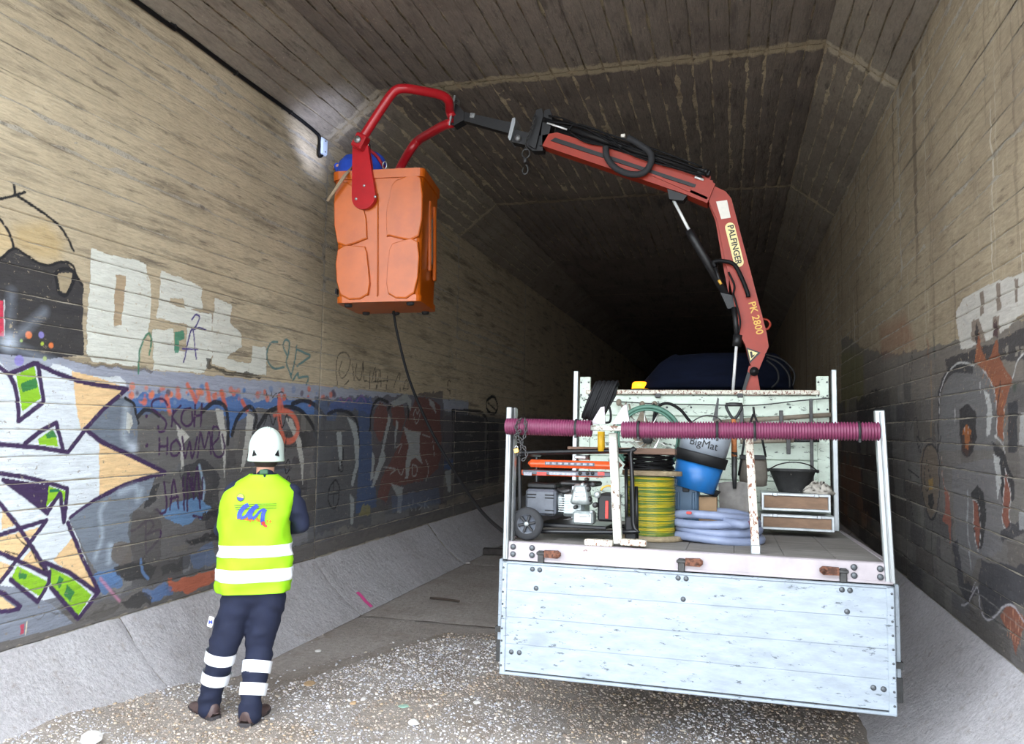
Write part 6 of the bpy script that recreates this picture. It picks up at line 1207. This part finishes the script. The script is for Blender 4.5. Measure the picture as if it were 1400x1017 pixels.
def vpt(t, y, off=0.0):
    cx, hx, dd, z = vring(y, off); e = .72
    c, s_ = math.cos(t), math.sin(t); wob = (.006*math.sin(5*t+y*.07)+.004*math.sin(9*t-y*.16)+.004*math.sin(2*t+y*.3))*min(1, max(.1, (y-655)/60))
    return Vector((cx+math.copysign(abs(c)**e, c)*(hx+wob), YP+.01+math.copysign(abs(s_)**e, s_)*(dd+wob)+(0.0), z))
b = MB(); n = 56; ysv = [807, 806, 803, 798, 793, 788, 780, 772, 764, 756, 748, 740, 730, 720, 710, 700, 692, 684, 677, 671, 666, 661, 656, 651, 648]
ring = [[vpt(2*PI*k/n, y) for k in range(n)] for y in ysv]; inn = [[vpt(2*PI*k/n, y, -.006) for k in range(n)] for y in ysv]
b.loft(ring, cap=False); b.loft(inn, cap=False); b.add(ring[0]+inn[0], [(k, (k+1) % n, n+(k+1) % n, n+k) for k in range(n)]); b.add(ring[-1]+inn[-1], [(k, (k+1) % n, n+(k+1) % n, n+k) for k in range(n)])
vest = b.build('hi_vis_vest', M_HV, pr, world=True)
for y0, y1 in ((742, 758), (774, 791)):
    b = MB(); yy = [y0+(y1-y0)*i/5 for i in range(6)]; rr_ = [[vpt(2*PI*k/n, y, .0035) for k in range(n)] for y in yy]; ri = [[vpt(2*PI*k/n, y, .0005) for k in range(n)] for y in yy]
    b.loft(rr_, cap=False); b.loft(ri, cap=False)
    for a, c in ((0, 0), (-1, -1)): b.add(rr_[a]+ri[c], [(k, (k+1) % n, n+(k+1) % n, n+k) for k in range(n)])
    b.build('reflective_band', M_REFL, vest, world=True)
# arm hole trims show the navy shoulders: dark sleeve caps
# logo on the vest back (design given in photo coordinates, wrapped onto the back)
def vback(x, y, off=.002):
    p = J(x, y, -.14)
    lo, hi = PI+.02, 2*PI-.02
    for _ in range(24):
        m = (lo+hi)/2
        if vpt(m, y).x < p.x: lo = m
        else: hi = m
    q = vpt((lo+hi)/2, y); return Vector((q.x, q.y-off, q.z))
def vstroke(pts, w, off, m, name, par, sub=6):
    q = [Vector((a, c, 0)) for a, c in pts]; q = spline(q, sub) if len(q) > 2 else q; b = MB(); L = []; R = []
    for i, p in enumerate(q):
        d = (q[min(i+1, len(q)-1)]-q[max(i-1, 0)]).normalized(); nn = Vector((-d.y, d.x, 0)); ww = w[0]+(w[1]-w[0])*i/(len(q)-1) if isinstance(w, tuple) else w
        L.append(vback(*(p+nn*ww/2).xy, off)); R.append(vback(*(p-nn*ww/2).xy, off))
    N = len(q); b.add(L+R, [(i, i+1, N+i+1, N+i) for i in range(N-1)]); return b.build(name, m, par, world=True, fix=False)
for y in (686.3, 689, 692): vstroke([(320+(y-686)*.4, y+1.5), (350, y), (378, y+.2)], .7, .008, M_INK, 'logo_line', vest)
for j, (pts, w) in enumerate((([(340, 687), (334, 690), (328, 698), (328, 705)], (5.5, 7)), ([(329, 705), (336, 702), (343, 693), (351, 687)], (4, 3)), ([(353, 688), (347, 692), (342, 699), (343, 706)], (5, 7)), ([(345, 706), (350, 702), (355, 696), (361, 693)], (4, 3)), ([(363, 693), (360, 699), (359, 708), (360, 714)], (5, 6)))):
    vstroke(pts, w, .0105+.0004*j, M_LOGO, 'logo_letter', vest)
vstroke([(359, 710), (361, 714), (365, 717)], (5, 3), .013, M_LRED2, 'logo_letter_tip', vest)
b = MB(); c = (328.5, 677.5); N = 20
def disc(c, r, off, name, m, a0=0, a1=2*PI):
    b = MB(); P = [vback(c[0], c[1], off)]+[vback(c[0]+r*math.cos(a0+(a1-a0)*k/N), c[1]+r*math.sin(a0+(a1-a0)*k/N), off) for k in range(N+1)]
    b.add(P, [(0, k, k+1) for k in range(1, N+1)]); return b.build(name, m, vest, world=True, fix=False)
disc(c, 5.2, .007, 'logo_ring', M_INK); disc(c, 4.5, .008, 'logo_disc', M_YEL); disc(c, 4.4, .009, 'logo_half', M_LOGO, .2, PI+.2)
vs, fs = text_mesh('moncalgis lleid  s.a.', 7.6, bold=.1, shear=.25, extrude=0)
b = MB(); b.add([vback(347+p.x*.86, 706.5+p.x*.10-p.y+.0*p.x, .009) for p in vs], fs); b.build('lettering', M_LRED2, vest, world=True, fix=False)
# trouser bands, badge, shoes
def legband(a, c, f0, f1, r0, r1, par):
    d = c-a; b = MB(); q = [a+d*(f0+(f1-f0)*i/3) for i in range(4)]; rs = [r0+(r1-r0)*i/3 for i in range(4)]; b.tube(q, rs, 28, cap=False); b.tube(q, [x-.004 for x in rs], 28, cap=False); return b.build('reflective_band', M_REFL, par, world=True)
def atp(a, c, y): # fraction along the shin at photo row y
    za = onY(a.x, 0, 1)[2] if False else None; return None
def rowz(x, y): return J(x, y).z
for a, c, rows, x in ((kL, aL, ((893, 908), (922, 937)), 288), (kR, aR, ((904, 919), (931, 946)), 350)):
    for y0, y1 in rows:
        f0 = (a.z-rowz(x, y0))/(a.z-c.z); f1 = (a.z-rowz(x, y1))/(a.z-c.z); rr0 = .083+(.066-.083)*f0+.006; rr1 = .083+(.066-.083)*f1+.006
        legband(a, c, f0, f1, rr0+.003, rr1+.003, pr)
q = J(288, 850, -.085); b = MB(); b.box(q+Vector((.0, -.0, 0)), (.034, .012, .062), rot=Euler((0, .25, -.5)), b=.004); bd = b.build('pocket_badge', M_REFL, pr, world=True)
b = MB(); vs, fs = text_mesh('M', .03, bold=.001, extrude=.001); b.add([q+Vector((p.x, -.012-p.z, p.y)) for p in vs], fs); b.build('badge_mark', M_LOGO, bd, world=True)
def shoe(heel, toe, lb):
    heel = Vector(heel); toe = Vector(toe); d = (toe-heel); L = d.length; d.normalize(); lat = Vector((-d.y, d.x, 0)); b = MB(); rings = []; z0 = heel.z
    for f, w, h, z in ((-.02, .02, .03, .04), (0, .036, .085, .012), (.12, .042, .10, .01), (.3, .043, .105, .01), (.42, .042, .085, .012), (.6, .048, .062, .012), (.8, .048, .052, .014), (.93, .036, .044, .018), (1.0, .014, .03, .026)):
        c = heel+d*L*f; rings.append([Vector((c.x, c.y, z0+z))+lat*w*math.copysign(abs(math.cos(t))**.8, math.cos(t))+Vector((0, 0, (h-z)*max(0, math.sin(t)))) for t in np.linspace(0, 2*PI, 18, endpoint=False)])
    b.loft(rings); s = b.build('shoe', M_SHOE, pr, world=True)
    b = MB(); rings = []
    for f, w in ((-.03, .02), (0, .038), (.3, .042), (.5, .038), (.75, .05), (.95, .038), (1.03, .016)):
        c = heel+d*L*f; rings.append([Vector((c.x, c.y, z0))+lat*w*sx+Vector((0, 0, z)) for sx, z in ((-1, 0), (1, 0), (1.02, .022), (-1.02, .022))])
    b.loft(rings, smooth=False); b.build('sole', M_SOLE, s, world=True)
    c = heel+d*L*.3; b = MB()
    for k in range(3): b.tube([c+d*(.02+.022*k)-lat*.03+Vector((0, 0, .085-.01*k)), c+d*(.02+.022*k)+Vector((0, 0, .104-.012*k)), c+d*(.02+.022*k)+lat*.03+Vector((0, 0, .085-.01*k))], .0035, 6)
    b.build('laces', M_INK, s, world=True)
gl = float(gz(ft[0], YP))
h1 = onZ(294, 984, gl); t1 = onZ(254, 962, gl); h2 = onZ(334, 994, gl); t2 = onZ(374, 962, gl)
def fixlen(h, t, L=.29): h = Vector(h); t = Vector(t); return h, h+(t-h).normalized()*L
shoe(*fixlen(unrot(h1), unrot(t1)), 1); shoe(*fixlen(unrot(h2), unrot(t2)), 1)
# helmet
b = MB(); hc_ = head+Vector((0, .005, .028)); rings = []
for i in range(15):
    th = PI/2*(1-i/14); z = math.sin(th)*.134; r = math.cos(th)
    rings.append([hc_+Vector((math.cos(t)*.104*r*(1+.015*math.cos(8*t)*(r > .3)), math.sin(t)*.138*r, z)) for t in np.linspace(0, 2*PI, 48, endpoint=False)])
for z, k in ((-.02, 1.02), (-.05, 1.04), (-.074, 1.07), (-.079, 1.05), (-.05, .99)):
    rings.append([hc_+Vector((math.cos(t)*.104*k, math.sin(t)*.138*k, z-.012*math.sin(t)*0)) for t in np.linspace(0, 2*PI, 48, endpoint=False)])
b.loft(rings, cap=False); hl = b.build('safety_helmet', M_HELM, pr, world=True)
for k in range(-2, 3):
    b = MB(); q = []
    for i in range(12):
        th = PI*.5*(1-i/11)*.92+.1; off = k*.022; q.append(hc_+Vector((off*(.6+.4*math.cos(th)), -math.cos(th)*math.sqrt(max(0, 1-(off/.104)**2))*.139, math.sin(th)*math.sqrt(max(0, 1-(off/.104)**2))*.1345)))
    b.tube(q, .0035, 6); b.build('helmet_rib', M_HELM, hl, world=True)
for s in (-1, 1):
    b = MB(); c = [(s*.052, -.038), (s*.08, -.046), (s*.072, -.004)]
    q = [hc_+Vector((x, -.1395*math.sqrt(max(0, 1-(x/.112)**2))-.012, z)) for x, z in c]; q2 = [p+Vector((0, .016, 0)) for p in q]; b.add(q+q2, [(0, 1, 2), (5, 4, 3), (0, 3, 4, 1), (1, 4, 5, 2), (2, 5, 3, 0)]); b.build('vent_recess', M_INK, hl, world=True)
b = MB(); b.box(neck+Vector((-.005, -.065, .035)), (.05, .02, .03), b=.006); b.build('helmet_strap_buckle', mat('green_strap', (60, 96, 72), .7), hl, world=True)
pr.rotation_euler = (0, 0, YAW)
# ------------------------------------------------------------------ worker in the basket
M_BJ = mat('blue_jacket', (34, 78, 196), .7, 0, .1, 12, bump=.3); M_RH = mat('red_harness', (170, 30, 44), .6, 0, .1, 30)
def Q(x, y, Y): return K(x, y, Y)
bc2 = (K(505, 330, 6.28)); p2 = thing('person', 'worker in a blue jacket bent forward inside the orange basket', 'person', (bc2.x, 6.28, (BM@Vector((0, .3, .05))).z))
fl_ = BM@Vector((0, .3, .06)); hips = fl_+Vector((-.02, 0, .86)); back = Q(497, 216, 6.3)
hips = Vector((K(510, 300, 6.3).x, 6.25, fl_.z+.86)); chest2 = Q(494, 228, 6.33)-Vector((0, 0, .05)); hd2 = Q(480, 236, 6.66)
sg2 = [(fl_+Vector((-.13, 0, .12)), .07, hips+Vector((-.09, 0, -.42)), .08), (fl_+Vector((.13, 0, .12)), .07, hips+Vector((.09, 0, -.42)), .08), (hips+Vector((-.09, 0, -.42)), .08, hips+Vector((-.08, 0, 0)), .11), (hips+Vector((.09, 0, -.42)), .08, hips+Vector((.08, 0, 0)), .11)]
legs2 = remesh(chainmesh(sg2), 'trousers', [M_NAVY], p2, .016, .005)
c1 = Q(484, 226, 6.3); c2 = Q(506, 222, 6.3)
sg3 = [(hips+Vector((-.06, 0, .05)), .13, c1-Vector((0, 0, .05)), .15), (hips+Vector((.06, 0, .05)), .13, c2-Vector((0, 0, .04)), .15), (c1-Vector((0, 0, .05)), .15, c2-Vector((0, 0, .04)), .15), (c1, .09, Q(474, 234, 6.62), .08), (c2-Vector((0, 0, .05)), .09, Q(500, 240, 6.66), .08)]
shl2, shr2 = Q(474, 234, 6.6), Q(505, 238, 6.62); hl2 = Q(462, 228, 6.85); hr2 = Q(480, 240, 6.95)
sg3 += [(shl2, .065, Q(470, 246, 6.75), .05), (Q(470, 246, 6.75), .05, hl2, .04), (shr2, .065, Q(498, 252, 6.8), .05), (Q(498, 252, 6.8), .05, hr2, .04)]
body2 = remesh(chainmesh(sg3), 'jacket', [M_BJ], p2, .014, .008, 9)
b = chainmesh([(Q(487, 236, 6.55), .05, hd2, .055)]); b.ball(hd2, .09, 14, (.84, 1, 1.15)); b.ball(hd2+Vector((-.03, .095, -.02)), .016, 8)
h2_ = remesh(b, 'head', [M_SKIN], p2, .008, 0, smooth=3)
b = MB(); rings = []
for i in range(9):
    th = PI/2*(1-i/8); rings.append([hd2+Vector((math.cos(t)*.115*math.cos(th), math.sin(t)*.135*math.cos(th), .03+math.sin(th)*.11)) for t in np.linspace(0, 2*PI, 28, endpoint=False)])
rings.append([hd2+Vector((math.cos(t)*.12, math.sin(t)*.142, 0)) for t in np.linspace(0, 2*PI, 28, endpoint=False)]); b.loft(rings, cap=False); b.build('safety_helmet', M_HELM, p2, world=True)
hand(hl2, Vector((-.6, .8, .2)), Vector((0, 0, 1)), -1, p2); hand(hr2, Vector((-.6, .8, .2)), Vector((0, 0, 1)), 1, p2)
b = MB(); q = Q(503, 202, 6.17); b.box(q, (.05, .03, .07), rot=Euler((.3, .1, 0)), b=.01); b.build('back_buckle', M_BLACK, body2, world=True); b = MB(); b.box(q+Vector((0, -.02, 0)), (.035, .014, .05), rot=Euler((.3, .1, 0)), b=.006); lab(b.build('buckle_face', M_PAPER, body2, world=True), 'white patch on the back buckle')
b = MB(); b.tube(spline([Q(506, 205, 6.2), Q(517, 216, 6.2), Q(524, 228, 6.22), Q(526, 240, 6.22)], 5), .014, 8); b.build('harness_strap', M_RH, body2, world=True)
b = MB(); c = Q(526, 226, 6.16); b.tube([c+Vector((.02*math.cos(t*PI/7), 0, .034*math.sin(t*PI/7))) for t in range(14)], .006, 8, closed=True); b.build('carabiner', M_STEEL, body2, world=True)
# helmet lamp: the cool work light that lifts the haunch beside the basket
b = MB(); lp = Q(470, 222, 6.6); b.lathe([(.02, 0), (.028, .02), (.028, .03)], lp, Vector((-.5, -.1, .5)), 14); hlamp = b.build('head_torch', M_BLACK, p2, world=True)
ld = bpy.data.lights.new('work_lamp', 'SPOT'); ld.energy = 8; ld.color = (.62, .7, 1); ld.spot_size = math.radians(120); ld.spot_blend = .9; ld.shadow_soft_size = .05
lo = bpy.data.objects.new('work_lamp', ld); C.objects.link(lo); lo.location = Q(472, 214, 6.45); lo.rotation_euler = Vector((-.62, .28, .55)).to_track_quat('-Z', 'Y').to_euler(); lo.parent = hlamp; lo.matrix_parent_inverse = root_mat(hlamp).inverted()
# ================================================================== things on the walls and ground
M_BOX = mat('pale_grey_box', (190, 204, 220), .45, 0, .05, 10)
jp = onX(437, 201, XL); jb = thing('junction_box', 'small pale grey junction box high on the left wall beside the basket', 'junction box', jp)
b = MB(); b.box(jp+np.array([.03, 0, 0]), (.05, .1, .17), b=.008); b.build('box_body', M_BOX, jb, world=True)
b = MB(); b.box(jp+np.array([.058, 0, 0]), (.012, .09, .15), b=.004); b.build('cover', M_BOX, jb, world=True)
for s in (-1, 1): b = MB(); b.lathe([(.008, 0), (.008, .005)], jp+np.array([.064, .0, s*.055]), (1, 0, 0), 8); b.build('cover_screw', M_BOLT, jb, world=True)
wc = thing('wall_cable', 'black cable clipped along the top of the left wall to the junction box', 'cable', onX(300, 90, XL))
b = MB(); A = V(onX(180, 0, XL))+Vector((.02, 0, 0)); pts = [A+Vector((0, -4.2, .02)), A, V(onX(235, 37, XL))+Vector((.02, 0, 0)), V(onX(320, 100, XL))+Vector((.02, 0, 0)), V(onX(395, 154, XL))+Vector((.02, 0, 0)), V(onX(428, 180, XL))+Vector((.02, 0, 0)), V(onX(434, 190, XL))+Vector((.025, 0, 0)), V(onX(433, 208, XL))+Vector((.025, 0, 0)), V(onX(435, 214, XL))+Vector((.025, 0, 0)), V(onX(439, 208, XL))+Vector((.03, 0, 0))]
b.tube(spline(pts, 8), .017, 8); b.build('cable_run', M_HOSE, wc, world=True)
for x, y in ((235, 37), (320, 100), (395, 154)): q = V(onX(x, y, XL)); b = MB(); b.box(q+Vector((.018, 0, 0)), (.04, .02, .035), b=.004); b.build('cable_clip', M_BLACK, wc, world=True)
hc2 = thing('hanging_cable', 'black cable hanging from the basket in a slack curve towards the truck', 'cable', K(540, 436, 6.25))
P_ = [K(538, 425, 6.3), K(543, 455, 6.3), K(560, 520, 6.2), K(590, 590, 6.0), K(625, 650, 5.7), (TM@T(655, 695, .9)), (TM@T(682, 722, .5)), (TM@T(700, 732, .3)), (TM@T(716, 728, .2))]
b = MB(); b.tube(spline(P_, 10), .012, 8); b.build('cable_run', M_HOSE, hc2, world=True)
# ring marks: wall plates deeper in the tunnel
for x, y, r in ((614, 484, .06),):
    q = V(onX(x, y, XL))
# debris on the ground
M_ST1 = mat('pale_stone', (206, 202, 198), .8, 0, .08, 30, bump=.3); M_ST2 = mat('tan_stone', (186, 156, 120), .8, 0, .1, 30, bump=.3); M_GLS = mat('green_shard', (150, 186, 170), .3, 0, .08, 30); M_WD = mat('dark_stick', (70, 58, 50), .8, 0, .15, 30, bump=.3)
def stone(x, y, s, m, lb, flat=.6, name='stone', cat='stone'):
    p = onZ(x, y, 0); p = onZ(x, y, float(gz(p[0], p[1])) if p[1] < 7 else 0.0); z = max(0.0, float(gz(p[0], p[1]))) if p[1] < 7 else 0.0
    bm = bmesh.new(); bmesh.ops.create_icosphere(bm, subdivisions=2, radius=s)
    rs = np.random.default_rng(int(x*7+y)); dirs = [Vector(rs.normal(size=3)).normalized() for _ in range(7)]
    for v in bm.verts:
        for d in dirs:
            k = v.co.dot(d)-s*.72
            if k > 0: v.co -= d*k*.9
        v.co.z *= flat; v.co.x *= 1.25
    me = bpy.data.meshes.new(name); bm.to_mesh(me); bm.free(); me.materials.append(m); o = bpy.data.objects.new(name, me); C.objects.link(o); o.location = (p[0], p[1], z+s*flat*.45); o.rotation_euler = (0, 0, rs.uniform(0, 6)); return tag(o, lb, cat, 'loose stones on the ground' if cat == 'stone' else None)
stone(566, 990, .034, M_ST1, 'large pale flat stone in front of the truck, left of its tailgate')
stone(483, 962, .022, M_ST2, 'small tan stone on the brown dirt left of centre'); stone(497, 957, .02, M_ST1, 'pale stone just right of the small tan stone')
stone(588, 966, .016, M_ST1, 'left of two small white stones below the tailgate corner'); stone(597, 964, .014, M_ST1, 'right of two small white stones below the tailgate corner')
stone(652, 962, .024, M_ST1, 'pale oval stone below the left end of the tailgate'); stone(552, 966, .032, M_GLS, 'pale green flat shard in the gravel', .2, 'glass_shard', 'shard')
stone(450, 967, .02, M_ST1, 'pale flat stone on dirt right of the worker'); stone(424, 935, .045, M_ST2, 'flat yellowish stone just right of the worker boots', .3); stone(126, 998, .06, M_ST1, 'largest pale rock at the kerb edge, bottom left', .7)
stone(435, 893, .028, M_ST1, 'pale rubble piece at the foot of the kerb slope', .4); stone(640, 770, .03, M_ST1, 'rubble crumb at the kerb joint near the truck', .4); stone(320, 900, .02, M_ST1, 'small stone on the kerb edge between the worker legs', .5)
q = V(onZ(608, 820, .01)); o = MB().tube([q+Vector((-.17, .02, .004)), q+Vector((-.05, .0, .01)), q+Vector((.17, -.02, .004))], .011, 8).build('stick', M_WD); tag(o, 'short dark stick lying on the concrete floor left of the truck', 'stick')
q = V(onZ(672, 757, .03)); br = MB().box(q+Vector((0, .1, .02)), (.3, .12, .09), rz=.2, b=.008).build('brick_block', mat('dark_block', (64, 58, 56), .85, 0, .2, 20, bump=.4)); tag(br, 'dark block on the floor against the left side of the truck', 'block')
# pink paint dash on the kerb
M_PINK = mat('pink_spray', (236, 92, 160), .7, 0, .05, 30, bump=0)
def onkerb(x, y):
    n = np.array([.7, 0, .72]); p0 = np.array([XL, 5, ZBL]); dv = np.array([FL-XL, 0, -ZBL]); n = np.array([-dv[2], 0, dv[0]]); r = ray(x, y); t = ((p0-CAMP)@n)/(r@n); q = CAMP+t*r; k = (q[0]-XL)/(FL-XL); c = math.sin(k*PI)*.035; return Vector((q[0]+.004-c*.5, q[1], q[2]+.006-c))
pts = [onkerb(x, y) for x, y in ((490, 806), (495, 812), (500, 820), (508, 830))]; b = MB(); L = [p+Vector((0, -.03, 0)) for p in pts]; R = [p+Vector((0, .03, 0)) for p in pts]; b.add(L+R, [(i, i+1, 5+i, 4+i) for i in range(3)])
o = b.build('paint_mark', M_PINK); tag(o, 'short pink spray dash on the left kerb slope', 'paint mark')
